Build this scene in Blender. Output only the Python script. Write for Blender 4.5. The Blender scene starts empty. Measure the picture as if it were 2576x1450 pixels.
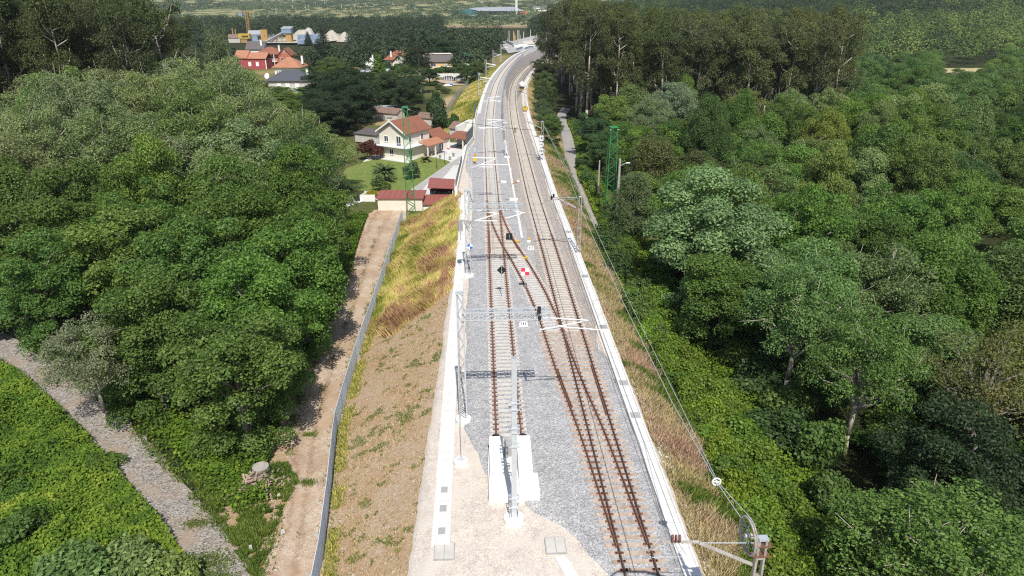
import bpy, bmesh, math, random
import numpy as np
from mathutils import Vector, Matrix
R = math.radians
random.seed(7)
scene = bpy.context.scene
COL = scene.collection

# ---------------------------------------------------------------- camera, sky, sun, exposure
FPX = 1757.0                      # focal length for a 2576 px wide frame
PITCH = math.atan(734.0 / FPX)
CP, SP = math.cos(PITCH), math.sin(PITCH)
CAMZ = 28.0
cam_data = bpy.data.cameras.new('drone_camera')
cam_data.sensor_width = 36.0
cam_data.lens = 36.0 * FPX / 2576.0
cam_data.clip_start = 0.5
cam_data.clip_end = 9000.0
cam = bpy.data.objects.new('drone_camera', cam_data)
cam.location = (0, 0, CAMZ)
cam.rotation_euler = (math.pi / 2 - PITCH, 0, 0)
COL.objects.link(cam)
scene.camera = cam

SUN_EL, SUN_AZ = R(52), R(187)    # azimuth clockwise from +Y: behind the camera, a little to the right
sun_data = bpy.data.lights.new('sun', 'SUN')
sun_data.energy = 4.5
sun_data.angle = R(0.5)
sun_data.color = (1.0, 0.955, 0.88)
sun = bpy.data.objects.new('sun', sun_data)
sdir = Vector((-math.cos(SUN_EL) * math.sin(R(-7)) , -math.cos(SUN_EL) * math.cos(R(-7)), math.sin(SUN_EL)))
sun.rotation_euler = sdir.to_track_quat('Z', 'Y').to_euler()
sun.location = (0, -50, 120)
COL.objects.link(sun)

world = bpy.data.worlds.new('World')
scene.world = world
world.use_nodes = True
wn = world.node_tree
sky = wn.nodes.new('ShaderNodeTexSky')
sky.sky_type = 'NISHITA'
sky.sun_disc = False
sky.sun_elevation = SUN_EL
sky.sun_rotation = math.atan2(sdir.x, sdir.y)
sky.air_density = 1.0
sky.dust_density = 1.0
bg = wn.nodes['Background']
bg.inputs[1].default_value = 0.1
wn.links.new(sky.outputs[0], bg.inputs[0])

scene.view_settings.view_transform = 'Standard'
scene.view_settings.look = 'None'
scene.view_settings.gamma = 1.0
scene.view_settings.exposure = 0.3
scene.render.engine = 'CYCLES'
cy = scene.cycles
cy.max_bounces = 6
cy.diffuse_bounces = 3
cy.glossy_bounces = 2
cy.transmission_bounces = 3
cy.transparent_max_bounces = 12
cy.caustics_reflective = False
cy.caustics_refractive = False
cy.use_denoising = False
cy.pixel_filter_type = 'BLACKMAN_HARRIS'
cy.filter_width = 1.15

# ---------------------------------------------------------------- survey: turn a sight line into a place
def ray(px, py):
    xc = (px - 1288) / FPX
    yc = -(py - 725) / FPX
    return Vector((xc, yc * SP + CP, yc * CP - SP))
def at(px, py, h=0.0):            # point on the level z = h
    d = ray(px, py)
    t = (h - CAMZ) / d.z
    return Vector((d.x * t, d.y * t, h))
def atD(px, py, D):               # point on the upright plane y = D
    d = ray(px, py)
    t = D / d.y
    return Vector((d.x * t, D, CAMZ + d.z * t))
def zat(py, D):
    return atD(1288, py, D).z

# ---------------------------------------------------------------- materials
MATS = {}
def _nodes(name):
    m = bpy.data.materials.new(name)
    m.use_nodes = True
    nt = m.node_tree
    b = nt.nodes['Principled BSDF']
    return m, nt, b
def nz(nt, scale, detail=4, rough=0.6, vec=None, dist=0.0):
    n = nt.nodes.new('ShaderNodeTexNoise')
    n.inputs['Scale'].default_value = scale
    n.inputs['Detail'].default_value = detail
    n.inputs['Roughness'].default_value = rough
    n.inputs['Distortion'].default_value = dist
    if vec is not None: nt.links.new(vec, n.inputs['Vector'])
    return n
def ramp(nt, fac, stops):
    r = nt.nodes.new('ShaderNodeValToRGB')
    e = r.color_ramp.elements
    while len(e) < len(stops): e.new(0.5)
    for k, (pos, c) in enumerate(stops):
        e[k].position = pos
        e[k].color = (c[0], c[1], c[2], 1) if hasattr(c, '__len__') else (c, c, c, 1)
    nt.links.new(fac, r.inputs[0])
    return r
def mixc(nt, fac, a, b, mode='MIX'):
    n = nt.nodes.new('ShaderNodeMix')
    n.data_type = 'RGBA'
    n.blend_type = mode
    for sock, v in ((n.inputs[0], fac), (n.inputs[6], a), (n.inputs[7], b)):
        if hasattr(v, 'is_output'): nt.links.new(v, sock)
        elif hasattr(v, '__len__'): sock.default_value = (v[0], v[1], v[2], 1)
        else: sock.default_value = v
    return n.outputs[2]
def bump(nt, b, h, strength=0.4, dist=0.05):
    n = nt.nodes.new('ShaderNodeBump')
    n.inputs['Strength'].default_value = strength
    n.inputs['Distance'].default_value = dist
    nt.links.new(h, n.inputs['Height'])
    nt.links.new(n.outputs[0], b.inputs['Normal'])
def pos(nt):
    return nt.nodes.new('ShaderNodeNewGeometry').outputs['Position']
def paint(name, c, rough=0.6, var=0.25, scale=3.0, metal=0.0, dirt=None, dscale=0.6):
    if name in MATS: return MATS[name]
    m, nt, b = _nodes(name)
    p = pos(nt)
    n = nz(nt, scale, 5, 0.65, p)
    c = tuple(c)
    out = ramp(nt, n.outputs[0], [(0.25, tuple(x * (1 - var) for x in c)), (0.75, tuple(min(1, x * (1 + var)) for x in c))]).outputs[0]
    if dirt is not None:
        d = nz(nt, dscale, 6, 0.7, p)
        f = ramp(nt, d.outputs[0], [(0.45, 0.0), (0.72, 0.75)])
        out = mixc(nt, f.outputs[0], out, dirt)
    nt.links.new(out, b.inputs['Base Color'])
    b.inputs['Roughness'].default_value = rough
    b.inputs['Metallic'].default_value = metal
    bump(nt, b, n.outputs[0], 0.15, 0.02)
    MATS[name] = m
    return m
def stones(name, cols, size, rough=0.9, patch=None, pscale=0.25, bstr=0.7):
    """loose stone chips: every cell of the pattern has its own tone"""
    m, nt, b = _nodes(name)
    p = pos(nt)
    v = nt.nodes.new('ShaderNodeTexVoronoi')
    v.inputs['Scale'].default_value = 1.0 / size
    nt.links.new(p, v.inputs['Vector'])
    sep = nt.nodes.new('ShaderNodeSeparateColor')
    nt.links.new(v.outputs['Color'], sep.inputs[0])
    k = len(cols)
    base = ramp(nt, sep.outputs[0], [(i / (k - 1) * 0.9 + 0.05, cols[i]) for i in range(k)]).outputs[0]
    big = nz(nt, 1.3, 4, 0.7, p)
    base = mixc(nt, ramp(nt, big.outputs[0], [(0.3, 0.0), (0.7, 1.0)]).outputs[0], base, mixc(nt, 1.0, base, (0.72, 0.72, 0.74), 'MULTIPLY'))
    if patch is not None:
        pn = nz(nt, pscale, 6, 0.7, p)
        base = mixc(nt, ramp(nt, pn.outputs[0], [(0.46, 0.0), (0.62, 0.85)]).outputs[0], base, patch)
    nt.links.new(base, b.inputs['Base Color'])
    b.inputs['Roughness'].default_value = rough
    bump(nt, b, v.outputs['Distance'], bstr, size * 0.6)
    MATS[name] = m
    return m
def leaf_material(name, use_object_color=True, col=(0.06, 0.1, 0.03), trans=0.32, rough=0.6, spread=0.5):
    """leaves: colour of the individual plant, each leaf a little different, light passes through"""
    m, nt, b = _nodes(name)
    at_ = nt.nodes.new('ShaderNodeAttribute'); at_.attribute_name = 'leaf_tone'
    if use_object_color:
        oi = nt.nodes.new('ShaderNodeObjectInfo'); base = oi.outputs['Color']
    else:
        rgb = nt.nodes.new('ShaderNodeRGB'); rgb.outputs[0].default_value = (*col, 1); base = rgb.outputs[0]
    hsv = nt.nodes.new('ShaderNodeHueSaturation')
    nt.links.new(base, hsv.inputs['Color'])
    mr = nt.nodes.new('ShaderNodeMapRange'); mr.inputs[3].default_value = 1.08 * (1 - spread); mr.inputs[4].default_value = 1.08 * (1 + spread)
    nt.links.new(at_.outputs['Fac'], mr.inputs[0]); nt.links.new(mr.outputs[0], hsv.inputs['Value'])
    mh = nt.nodes.new('ShaderNodeMapRange'); mh.inputs[3].default_value = 0.515; mh.inputs[4].default_value = 0.485
    nt.links.new(at_.outputs['Fac'], mh.inputs[0]); nt.links.new(mh.outputs[0], hsv.inputs['Hue'])
    nt.links.new(hsv.outputs[0], b.inputs['Base Color'])
    b.inputs['Roughness'].default_value = rough
    b.inputs['Specular IOR Level'].default_value = 0.35
    tr = nt.nodes.new('ShaderNodeBsdfTranslucent')
    tc = mixc(nt, 0.5, hsv.outputs[0], (0.35, 0.5, 0.08), 'MULTIPLY')
    sc_ = nt.nodes.new('ShaderNodeMix'); sc_.data_type = 'RGBA'; sc_.blend_type = 'ADD'; sc_.inputs[0].default_value = 1
    nt.links.new(hsv.outputs[0], sc_.inputs[6]); nt.links.new(tc, sc_.inputs[7])
    nt.links.new(sc_.outputs[2], tr.inputs[0])
    mx = nt.nodes.new('ShaderNodeMixShader'); mx.inputs[0].default_value = trans
    nt.links.new(b.outputs[0], mx.inputs[1]); nt.links.new(tr.outputs[0], mx.inputs[2])
    nt.links.new(mx.outputs[0], nt.nodes['Material Output'].inputs[0])
    MATS[name] = m
    return m
def mesh_screen(name, c, cell, wire, tint=0.0):
    """woven wire: opaque wires on a real grid, clear in between"""
    m, nt, b = _nodes(name)
    tcn = nt.nodes.new('ShaderNodeUVMap')
    sep = nt.nodes.new('ShaderNodeSeparateXYZ'); nt.links.new(tcn.outputs[0], sep.inputs[0])
    outs = []
    for k in (0, 1):
        d = nt.nodes.new('ShaderNodeMath'); d.operation = 'DIVIDE'; d.inputs[1].default_value = cell[k]
        nt.links.new(sep.outputs[k], d.inputs[0])
        fr = nt.nodes.new('ShaderNodeMath'); fr.operation = 'FRACT'; nt.links.new(d.outputs[0], fr.inputs[0])
        lt = nt.nodes.new('ShaderNodeMath'); lt.operation = 'LESS_THAN'; lt.inputs[1].default_value = wire / cell[k]
        nt.links.new(fr.outputs[0], lt.inputs[0]); outs.append(lt.outputs[0])
    mxm = nt.nodes.new('ShaderNodeMath'); mxm.operation = 'MAXIMUM'
    nt.links.new(outs[0], mxm.inputs[0]); nt.links.new(outs[1], mxm.inputs[1])
    al = nt.nodes.new('ShaderNodeMath'); al.operation = 'MAXIMUM'; al.inputs[1].default_value = tint
    nt.links.new(mxm.outputs[0], al.inputs[0])
    b.inputs['Base Color'].default_value = (*c, 1)
    b.inputs['Roughness'].default_value = 0.5
    b.inputs['Metallic'].default_value = 0.3
    nt.links.new(al.outputs[0], b.inputs['Alpha'])
    MATS[name] = m
    return m
def tiles(name, c1, c2, moss, scale=3.2):
    m, nt, b = _nodes(name)
    p = pos(nt)
    tc = nt.nodes.new('ShaderNodeTexCoord').outputs['Object']
    w = nt.nodes.new('ShaderNodeTexWave'); w.wave_type = 'BANDS'; w.bands_direction = 'X'
    w.inputs['Scale'].default_value = scale / 2; w.inputs['Distortion'].default_value = 0.3
    nt.links.new(tc, w.inputs['Vector'])
    w2 = nt.nodes.new('ShaderNodeTexWave'); w2.bands_direction = 'Y'; w2.inputs['Scale'].default_value = scale / 2.4
    nt.links.new(tc, w2.inputs['Vector'])
    n = nz(nt, 2.5, 6, 0.75, p)
    base = ramp(nt, n.outputs[0], [(0.3, c1), (0.7, c2)]).outputs[0]
    base = mixc(nt, mixc(nt, 0.5, w.outputs[0], w2.outputs[0]), mixc(nt, 1.0, base, (0.75, 0.72, 0.7), 'MULTIPLY'), base)
    d = nz(nt, 0.45, 7, 0.75, p)
    base = mixc(nt, ramp(nt, d.outputs[0], [(0.47, 0.0), (0.66, 0.8)]).outputs[0], base, moss)
    nt.links.new(base, b.inputs['Base Color'])
    b.inputs['Roughness'].default_value = 0.85
    bump(nt, b, w.outputs[0], 0.5, 0.05)
    MATS[name] = m
    return m

M = {}
M['ballast'] = stones('grey_ballast', [(0.28, 0.275, 0.27), (0.38, 0.372, 0.365), (0.46, 0.452, 0.445), (0.6, 0.59, 0.58)], 0.075)
M['old_ballast'] = stones('weathered_ballast', [(0.25, 0.215, 0.19), (0.36, 0.32, 0.285), (0.45, 0.405, 0.365), (0.6, 0.555, 0.51)], 0.08, patch=(0.38, 0.325, 0.265), pscale=0.5)
M['sand'] = stones('pale_sandy_fill', [(0.5, 0.42, 0.34), (0.62, 0.54, 0.45), (0.71, 0.63, 0.545), (0.78, 0.71, 0.63)], 0.05, patch=(0.6, 0.54, 0.47), pscale=0.35, bstr=0.35)
def jointed(m, pitch, width=0.035, tone=0.55):
    nt = m.node_tree; b = nt.nodes['Principled BSDF']; src = b.inputs['Base Color'].links[0].from_socket
    sep = nt.nodes.new('ShaderNodeSeparateXYZ'); nt.links.new(pos(nt), sep.inputs[0])
    d = nt.nodes.new('ShaderNodeMath'); d.operation = 'DIVIDE'; d.inputs[1].default_value = pitch; nt.links.new(sep.outputs[1], d.inputs[0])
    f = nt.nodes.new('ShaderNodeMath'); f.operation = 'FRACT'; nt.links.new(d.outputs[0], f.inputs[0])
    l = nt.nodes.new('ShaderNodeMath'); l.operation = 'LESS_THAN'; l.inputs[1].default_value = width / pitch; nt.links.new(f.outputs[0], l.inputs[0])
    nt.links.new(mixc(nt, l.outputs[0], src, mixc(nt, 1.0, src, (tone, tone, tone), 'MULTIPLY')), b.inputs['Base Color'])
    return m
M['edge_concrete'] = jointed(paint('edge_beam_concrete', (0.7, 0.695, 0.67), 0.85, 0.07, 2.5, dirt=(0.46, 0.445, 0.41), dscale=0.8), 2.0)
M['trough_concrete'] = jointed(paint('trough_concrete', (0.66, 0.655, 0.63), 0.85, 0.06, 2.5, dirt=(0.54, 0.53, 0.5), dscale=1.2), 1.0, 0.03, 0.8)
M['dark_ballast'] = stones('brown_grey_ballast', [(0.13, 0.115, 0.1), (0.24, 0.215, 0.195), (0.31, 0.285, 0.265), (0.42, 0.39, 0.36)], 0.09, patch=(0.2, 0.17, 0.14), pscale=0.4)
M['concrete'] = paint('pale_concrete', (0.66, 0.66, 0.63), 0.85, 0.1, 2.0, dirt=(0.5, 0.49, 0.46), dscale=1.1)
M['white_concrete'] = paint('bright_concrete', (0.78, 0.78, 0.75), 0.8, 0.06, 3.0, dirt=(0.6, 0.59, 0.55), dscale=0.9)
M['grey_concrete'] = paint('grey_concrete', (0.36, 0.36, 0.35), 0.9, 0.15, 2.0, dirt=(0.24, 0.23, 0.21), dscale=0.7)
M['sleeper'] = paint('concrete_sleeper', (0.56, 0.535, 0.49), 0.9, 0.15, 4.0, dirt=(0.4, 0.36, 0.3), dscale=2.0)
M['old_sleeper'] = paint('aged_concrete_sleeper', (0.58, 0.53, 0.46), 0.9, 0.2, 4.0, dirt=(0.3, 0.24, 0.18), dscale=2.0)
M['timber'] = paint('rust_stained_sleeper', (0.47, 0.38, 0.3), 0.9, 0.25, 3.0, dirt=(0.22, 0.12, 0.075), dscale=1.6)
M['rust'] = paint('rusty_rail', (0.2, 0.098, 0.062), 0.75, 0.35, 5.0, metal=0.15, dirt=(0.13, 0.05, 0.03), dscale=1.5)
M['dark_rail'] = paint('brown_running_rail', (0.14, 0.088, 0.066), 0.6, 0.3, 5.0, metal=0.3)
M['clip'] = paint('rusty_fastening', (0.16, 0.07, 0.05), 0.8, 0.4, 8.0)
M['galv'] = paint('galvanised_steel', (0.56, 0.6, 0.63), 0.45, 0.15, 4.0, metal=0.35)
M['weathered'] = paint('weathered_steel', (0.42, 0.4, 0.37), 0.6, 0.25, 4.0, metal=0.25, dirt=(0.25, 0.17, 0.11), dscale=1.5)
M['white_tube'] = paint('white_tube', (0.8, 0.81, 0.82), 0.35, 0.05, 2.0, metal=0.1)
M['green_steel'] = paint('green_painted_steel', (0.03, 0.22, 0.06), 0.5, 0.2, 3.0)
M['black'] = paint('black_plate', (0.012, 0.012, 0.014), 0.5, 0.2, 3.0)
M['rubber'] = paint('black_rubber', (0.02, 0.02, 0.022), 0.6, 0.3, 6.0)
M['white'] = paint('white_enamel', (0.82, 0.82, 0.82), 0.4, 0.04, 2.0)
M['red'] = paint('red_enamel', (0.68, 0.04, 0.085), 0.4, 0.08, 2.0)
M['blue'] = paint('blue_enamel', (0.01, 0.16, 0.52), 0.4, 0.08, 2.0)
M['yellow'] = paint('yellow_paint', (0.72, 0.47, 0.03), 0.5, 0.1, 3.0)
M['orange'] = paint('orange_paint', (0.62, 0.25, 0.04), 0.5, 0.1, 3.0)
M['wire'] = paint('weathered_wire', (0.3, 0.3, 0.3), 0.5, 0.1, 2.0, metal=0.4)
M['dark_wire'] = paint('dark_cable', (0.04, 0.04, 0.045), 0.6, 0.1, 2.0)
M['wood_pole'] = paint('grey_pole', (0.36, 0.33, 0.29), 0.9, 0.25, 3.0)
M['wall_cream'] = paint('cream_render', (0.74, 0.69, 0.6), 0.9, 0.05, 1.5, dirt=(0.66, 0.6, 0.52), dscale=0.4)
M['wall_white'] = paint('white_render', (0.8, 0.79, 0.76), 0.9, 0.05, 1.5, dirt=(0.66, 0.65, 0.62), dscale=0.4)
M['wall_red'] = paint('red_render', (0.34, 0.065, 0.068), 0.9, 0.12, 1.5)
M['wall_brick'] = paint('orange_brick', (0.42, 0.14, 0.085), 0.9, 0.15, 3.0)
M['wall_yellow'] = paint('ochre_render', (0.62, 0.43, 0.22), 0.9, 0.08, 1.5)
M['wall_grey'] = paint('grey_stone_render', (0.5, 0.48, 0.44), 0.9, 0.2, 2.0)
M['wall_green'] = paint('pale_green_render', (0.5, 0.55, 0.36), 0.9, 0.1, 1.5)
M['tile_red'] = tiles('red_brown_tiles', (0.25, 0.095, 0.055), (0.34, 0.135, 0.08), (0.15, 0.08, 0.06))
M['tile_orange'] = tiles('orange_tiles', (0.4, 0.17, 0.09), (0.5, 0.25, 0.15), (0.3, 0.14, 0.09))
M['tile_old'] = tiles('old_brown_tiles', (0.2, 0.13, 0.1), (0.3, 0.2, 0.15), (0.12, 0.1, 0.085))
M['slate'] = paint('slate_roof', (0.075, 0.08, 0.095), 0.6, 0.2, 6.0)
M['brown_roof'] = paint('brown_sheet_roof', (0.11, 0.095, 0.09), 0.7, 0.2, 4.0)
M['maroon'] = paint('maroon_sheet', (0.3, 0.095, 0.075), 0.6, 0.12, 2.0)
M['glass'] = paint('dark_window_glass', (0.05, 0.065, 0.08), 0.12, 0.2, 2.0)
M['frame_white'] = paint('white_frame', (0.8, 0.8, 0.8), 0.5, 0.04, 2.0)
M['shutter'] = paint('white_shutter', (0.74, 0.74, 0.73), 0.6, 0.06, 2.0)
M['dark'] = paint('dark_interior', (0.03, 0.03, 0.03), 0.9, 0.2, 2.0)
M['bark'] = paint('grey_bark', (0.16, 0.14, 0.115), 0.95, 0.35, 4.0)
M['pale_bark'] = paint('pale_peeling_bark', (0.42, 0.37, 0.31), 0.9, 0.35, 3.0, dirt=(0.22, 0.15, 0.1), dscale=0.8)
M['grey_metal_roof'] = paint('grey_sheet_roof', (0.4, 0.42, 0.44), 0.5, 0.12, 1.0, metal=0.2)
M['blue_sheet'] = paint('blue_grey_cladding', (0.2, 0.28, 0.36), 0.5, 0.12, 1.0)
M['teal'] = paint('teal_cladding', (0.025, 0.19, 0.19), 0.5, 0.1, 0.5)
M['dark_teal'] = paint('dark_teal_cladding', (0.03, 0.14, 0.15), 0.5, 0.1, 0.5)
M['fence_wire'] = mesh_screen('wire_mesh', (0.78, 0.82, 0.85), (0.1, 0.1), 0.034)
M['fence_blue'] = mesh_screen('bluish_wire_mesh', (0.42, 0.5, 0.58), (0.3, 0.3), 0.09)
M['maroon_car'] = paint('dark_maroon_car_paint', (0.06, 0.012, 0.014), 0.25, 0.1, 1.0)
M['crane_rust'] = paint('rusty_yellow_steel', (0.3, 0.19, 0.07), 0.7, 0.3, 0.5)
M['sandpile'] = paint('pale_crushed_stone', (0.4, 0.37, 0.31), 1.0, 0.15, 0.15)
M['sandpile2'] = paint('grey_crushed_stone', (0.4, 0.38, 0.35), 1.0, 0.15, 0.15)
M['blue_roof'] = paint('faded_blue_roof', (0.13, 0.18, 0.25), 0.5, 0.3, 0.08, dirt=(0.45, 0.48, 0.5), dscale=0.12)
M['tan_stone'] = paint('tan_stone', (0.4, 0.32, 0.24), 0.95, 0.3, 6.0)
M['root_wood'] = paint('splintered_wood', (0.33, 0.25, 0.19), 0.95, 0.4, 5.0)
M['hivis'] = paint('fluorescent_vest', (0.6, 0.75, 0.12), 0.6, 0.05, 3.0)
M['leaf'] = leaf_material('tree_leaves')
M['leaf_far'] = M['leaf']

# ---------------------------------------------------------------- mesh helpers
class MB:
    """collects shapes; build() links them as ONE mesh object"""
    def __init__(s): s.v = []; s.f = []; s.m = []; s.uv = {}
    def add(s, verts, faces, mi=0):
        o = len(s.v)
        s.v += [tuple(x) for x in verts]
        for q in faces:
            s.f.append(tuple(i + o for i in q)); s.m.append(mi)
    def box(s, c, d, rz=0.0, mi=0, taper=1.0):
        cx, cy_, cz = c; hx, hy, hz = d[0] / 2, d[1] / 2, d[2] / 2
        ca, sa = math.cos(rz), math.sin(rz)
        vs = []
        for z in (-1, 1):
            t = 1.0 if z < 0 else taper
            for x, y in ((-1, -1), (1, -1), (1, 1), (-1, 1)):
                X, Y = x * hx * t, y * hy * t
                vs.append((cx + X * ca - Y * sa, cy_ + X * sa + Y * ca, cz + z * hz))
        s.add(vs, [(3, 2, 1, 0), (4, 5, 6, 7), (0, 1, 5, 4), (1, 2, 6, 5), (2, 3, 7, 6), (3, 0, 4, 7)], mi)
    def tube(s, p0, p1, r0, r1=None, n=6, mi=0, cap=True):
        r1 = r0 if r1 is None else r1
        p0, p1 = Vector(p0), Vector(p1)
        d = p1 - p0
        if d.length < 1e-6: return
        d.normalize()
        a = d.orthogonal().normalized(); b = d.cross(a)
        vs = []
        for p, r in ((p0, r0), (p1, r1)):
            for k in range(n):
                t = 2 * math.pi * (k + 0.5) / n
                vs.append(p + (a * math.cos(t) + b * math.sin(t)) * r)
        fs = [(k, (k + 1) % n, n + (k + 1) % n, n + k) for k in range(n)]
        if cap: fs += [tuple(range(n))[::-1], tuple(range(n, 2 * n))]
        s.add(vs, fs, mi)
    def bar(s, p0, p1, w, h=None, mi=0):
        """rectangular bar; h measured towards the vertical"""
        h = w if h is None else h
        p0, p1 = Vector(p0), Vector(p1)
        d = (p1 - p0).normalized()
        up = Vector((0, 0, 1)) if abs(d.z) < 0.95 else Vector((0, 1, 0))
        a = d.cross(up).normalized(); b = a.cross(d)
        vs = []
        for p in (p0, p1):
            for x, y in ((-1, -1), (1, -1), (1, 1), (-1, 1)):
                vs.append(p + a * (x * w / 2) + b * (y * h / 2))
        s.add(vs, [(0, 1, 2, 3), (7, 6, 5, 4), (0, 4, 5, 1), (1, 5, 6, 2), (2, 6, 7, 3), (3, 7, 4, 0)], mi)
    def path(s, pts, r, n=5, mi=0, r1=None):
        for k in range(len(pts) - 1):
            if r1 is None: s.tube(pts[k], pts[k + 1], r, r, n, mi)
            else:
                L = len(pts) - 1
                s.tube(pts[k], pts[k + 1], r + (r1 - r) * k / L, r + (r1 - r) * (k + 1) / L, n, mi)
    def prism(s, poly, z0, z1, mi=0):
        n = len(poly)
        vs = [(x, y, z0) for x, y in poly] + [(x, y, z1) for x, y in poly]
        s.add(vs, [tuple(range(n))[::-1], tuple(range(n, 2 * n))] + [(k, (k + 1) % n, n + (k + 1) % n, n + k) for k in range(n)], mi)
    def extrude(s, poly, axis_vec, mi=0):
        """polygon of 3-D points swept along a vector"""
        n = len(poly); a = Vector(axis_vec)
        vs = [Vector(p) for p in poly] + [Vector(p) + a for p in poly]
        s.add(vs, [tuple(range(n))[::-1], tuple(range(n, 2 * n))] + [(k, (k + 1) % n, n + (k + 1) % n, n + k) for k in range(n)], mi)
    def build(s, name, mats, parent=None, loc=(0, 0, 0), rz=0.0, smooth=False):
        me = bpy.data.meshes.new(name)
        me.from_pydata(s.v, [], s.f)
        mats = mats if isinstance(mats, (list, tuple)) else [mats]
        for mt in mats: me.materials.append(mt)
        if len(mats) > 1: me.polygons.foreach_set('material_index', s.m)
        if smooth: me.polygons.foreach_set('use_smooth', [True] * len(me.polygons))
        bm = bmesh.new(); bm.from_mesh(me); bmesh.ops.recalc_face_normals(bm, faces=bm.faces[:]); bm.to_mesh(me); bm.free()
        me.update()
        o = bpy.data.objects.new(name, me)
        o.location = loc; o.rotation_euler = (0, 0, rz)
        if parent is not None: o.parent = parent
        COL.objects.link(o)
        return o
def tag(o, label, cat, group=None, kind=None):
    if label: o['label'] = label
    if cat: o['category'] = cat
    if group: o['group'] = group
    if kind: o['kind'] = kind
    return o
def thing(name, label, cat, loc=(0, 0, 0), rz=0.0, group=None):
    o = bpy.data.objects.new(name, None)
    o.empty_display_size = 0.5
    o.location = loc; o.rotation_euler = (0, 0, rz)
    COL.objects.link(o)
    return tag(o, label, cat, group)
def struct(o):
    o['kind'] = 'structure'
    return o
def dup(root, loc, rz=None, label=None, group=None, scale=None):
    r = root.copy(); COL.objects.link(r); r.location = loc
    if rz is not None: r.rotation_euler = (0, 0, rz)
    if scale is not None: r.scale = scale
    if label: r['label'] = label
    if group: r['group'] = group
    for ch in list(root.children):
        c = ch.copy(); COL.objects.link(c); c.parent = r
        for g in list(ch.children):
            d = g.copy(); COL.objects.link(d); d.parent = c
    return r
def np_mesh(name, verts, quads, mats, attr=None, smooth=False):
    """numpy arrays -> mesh data; quads (n,4) or (n,3)"""
    me = bpy.data.meshes.new(name)
    k = quads.shape[1]; nf = len(quads)
    me.vertices.add(len(verts)); me.vertices.foreach_set('co', np.ascontiguousarray(verts, dtype=np.float32).ravel())
    me.loops.add(nf * k); me.loops.foreach_set('vertex_index', np.ascontiguousarray(quads, dtype=np.int32).ravel())
    me.polygons.add(nf); me.polygons.foreach_set('loop_start', np.arange(0, nf * k, k, dtype=np.int32))
    if smooth: me.polygons.foreach_set('use_smooth', np.ones(nf, dtype=bool))
    if attr is not None:
        for nm, vals in attr.items():
            a = me.attributes.new(nm, 'FLOAT', 'FACE'); a.data.foreach_set('value', np.ascontiguousarray(vals, dtype=np.float32))
    for mt in (mats if isinstance(mats, (list, tuple)) else [mats]): me.materials.append(mt)
    me.update(calc_edges=True)
    return me
# ---------------------------------------------------------------- alignment of the line
A_PTS = [(1.2, 8), (-0.14, 38.9), (-1.8, 77.2), (-3.59, 118.4), (-4.89, 148.6), (-5.61, 174.2), (-6.0, 208.5), (-5.6, 247.8), (-4.4, 279.4), (-2.1, 315.9), (0.94, 352), (4.6, 385), (12, 425), (26, 470), (60, 540)]
B_PTS = [(7.8, 8), (6.85, 27.9), (4.58, 77.5), (3.2, 104), (1.55, 148.6), (0.76, 169.1), (0.35, 190), (0.19, 208.5), (0.31, 233), (1.09, 254.3), (2.05, 267), (4.35, 292.9), (7.6, 319), (11.0, 340), (20, 380), (36, 425), (60, 475)]
C_PTS = [(-2.85, 101), (-2.45, 95), (-1.55, 88), (-0.55, 82), (0.45, 77.5), (1.33, 73), (2.41, 67.3), (3.45, 60), (4.58, 48.9), (5.64, 41.1), (6.2, 35.2), (6.6, 31), (6.85, 27.9)]
def spline(pts, step=1.0):
    p = np.array(sorted(pts, key=lambda q: q[1]))
    y = np.arange(p[0, 1], p[-1, 1], step)
    # smooth: interpolate, then average
    x = np.interp(y, p[:, 1], p[:, 0])
    k = np.ones(9) / 9
    xp = np.concatenate([x[0] - (np.arange(8, 0, -1)) * (x[1] - x[0]), x, x[-1] + np.arange(1, 9) * (x[-1] - x[-2])])
    xs = np.convolve(np.convolve(xp, k, 'same'), k, 'same')[8:-8]
    return y, xs
_ay, _ax = spline(A_PTS); _by, _bx = spline(B_PTS); _cy, _cx = spline(C_PTS, 0.5)
def lin_ext(d, y, x):
    d = np.asarray(d, float)
    r = np.interp(d, y, x)
    r = np.where(d < y[0], x[0] + (d - y[0]) * (x[1] - x[0]) / (y[1] - y[0]), r)
    return np.where(d > y[-1], x[-1] + (d - y[-1]) * (x[-1] - x[-2]) / (y[-1] - y[-2]), r)
Ax = lambda d: lin_ext(d, _ay, _ax)
Bx = lambda d: lin_ext(d, _by, _bx)
Cx = lambda d: lin_ext(d, _cy, _cx)
def pw(pairs):
    ys = np.array([q[0] for q in pairs], float); xs = np.array([q[1] for q in pairs], float)
    return lambda d: np.interp(np.asarray(d, float), ys, xs)
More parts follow.
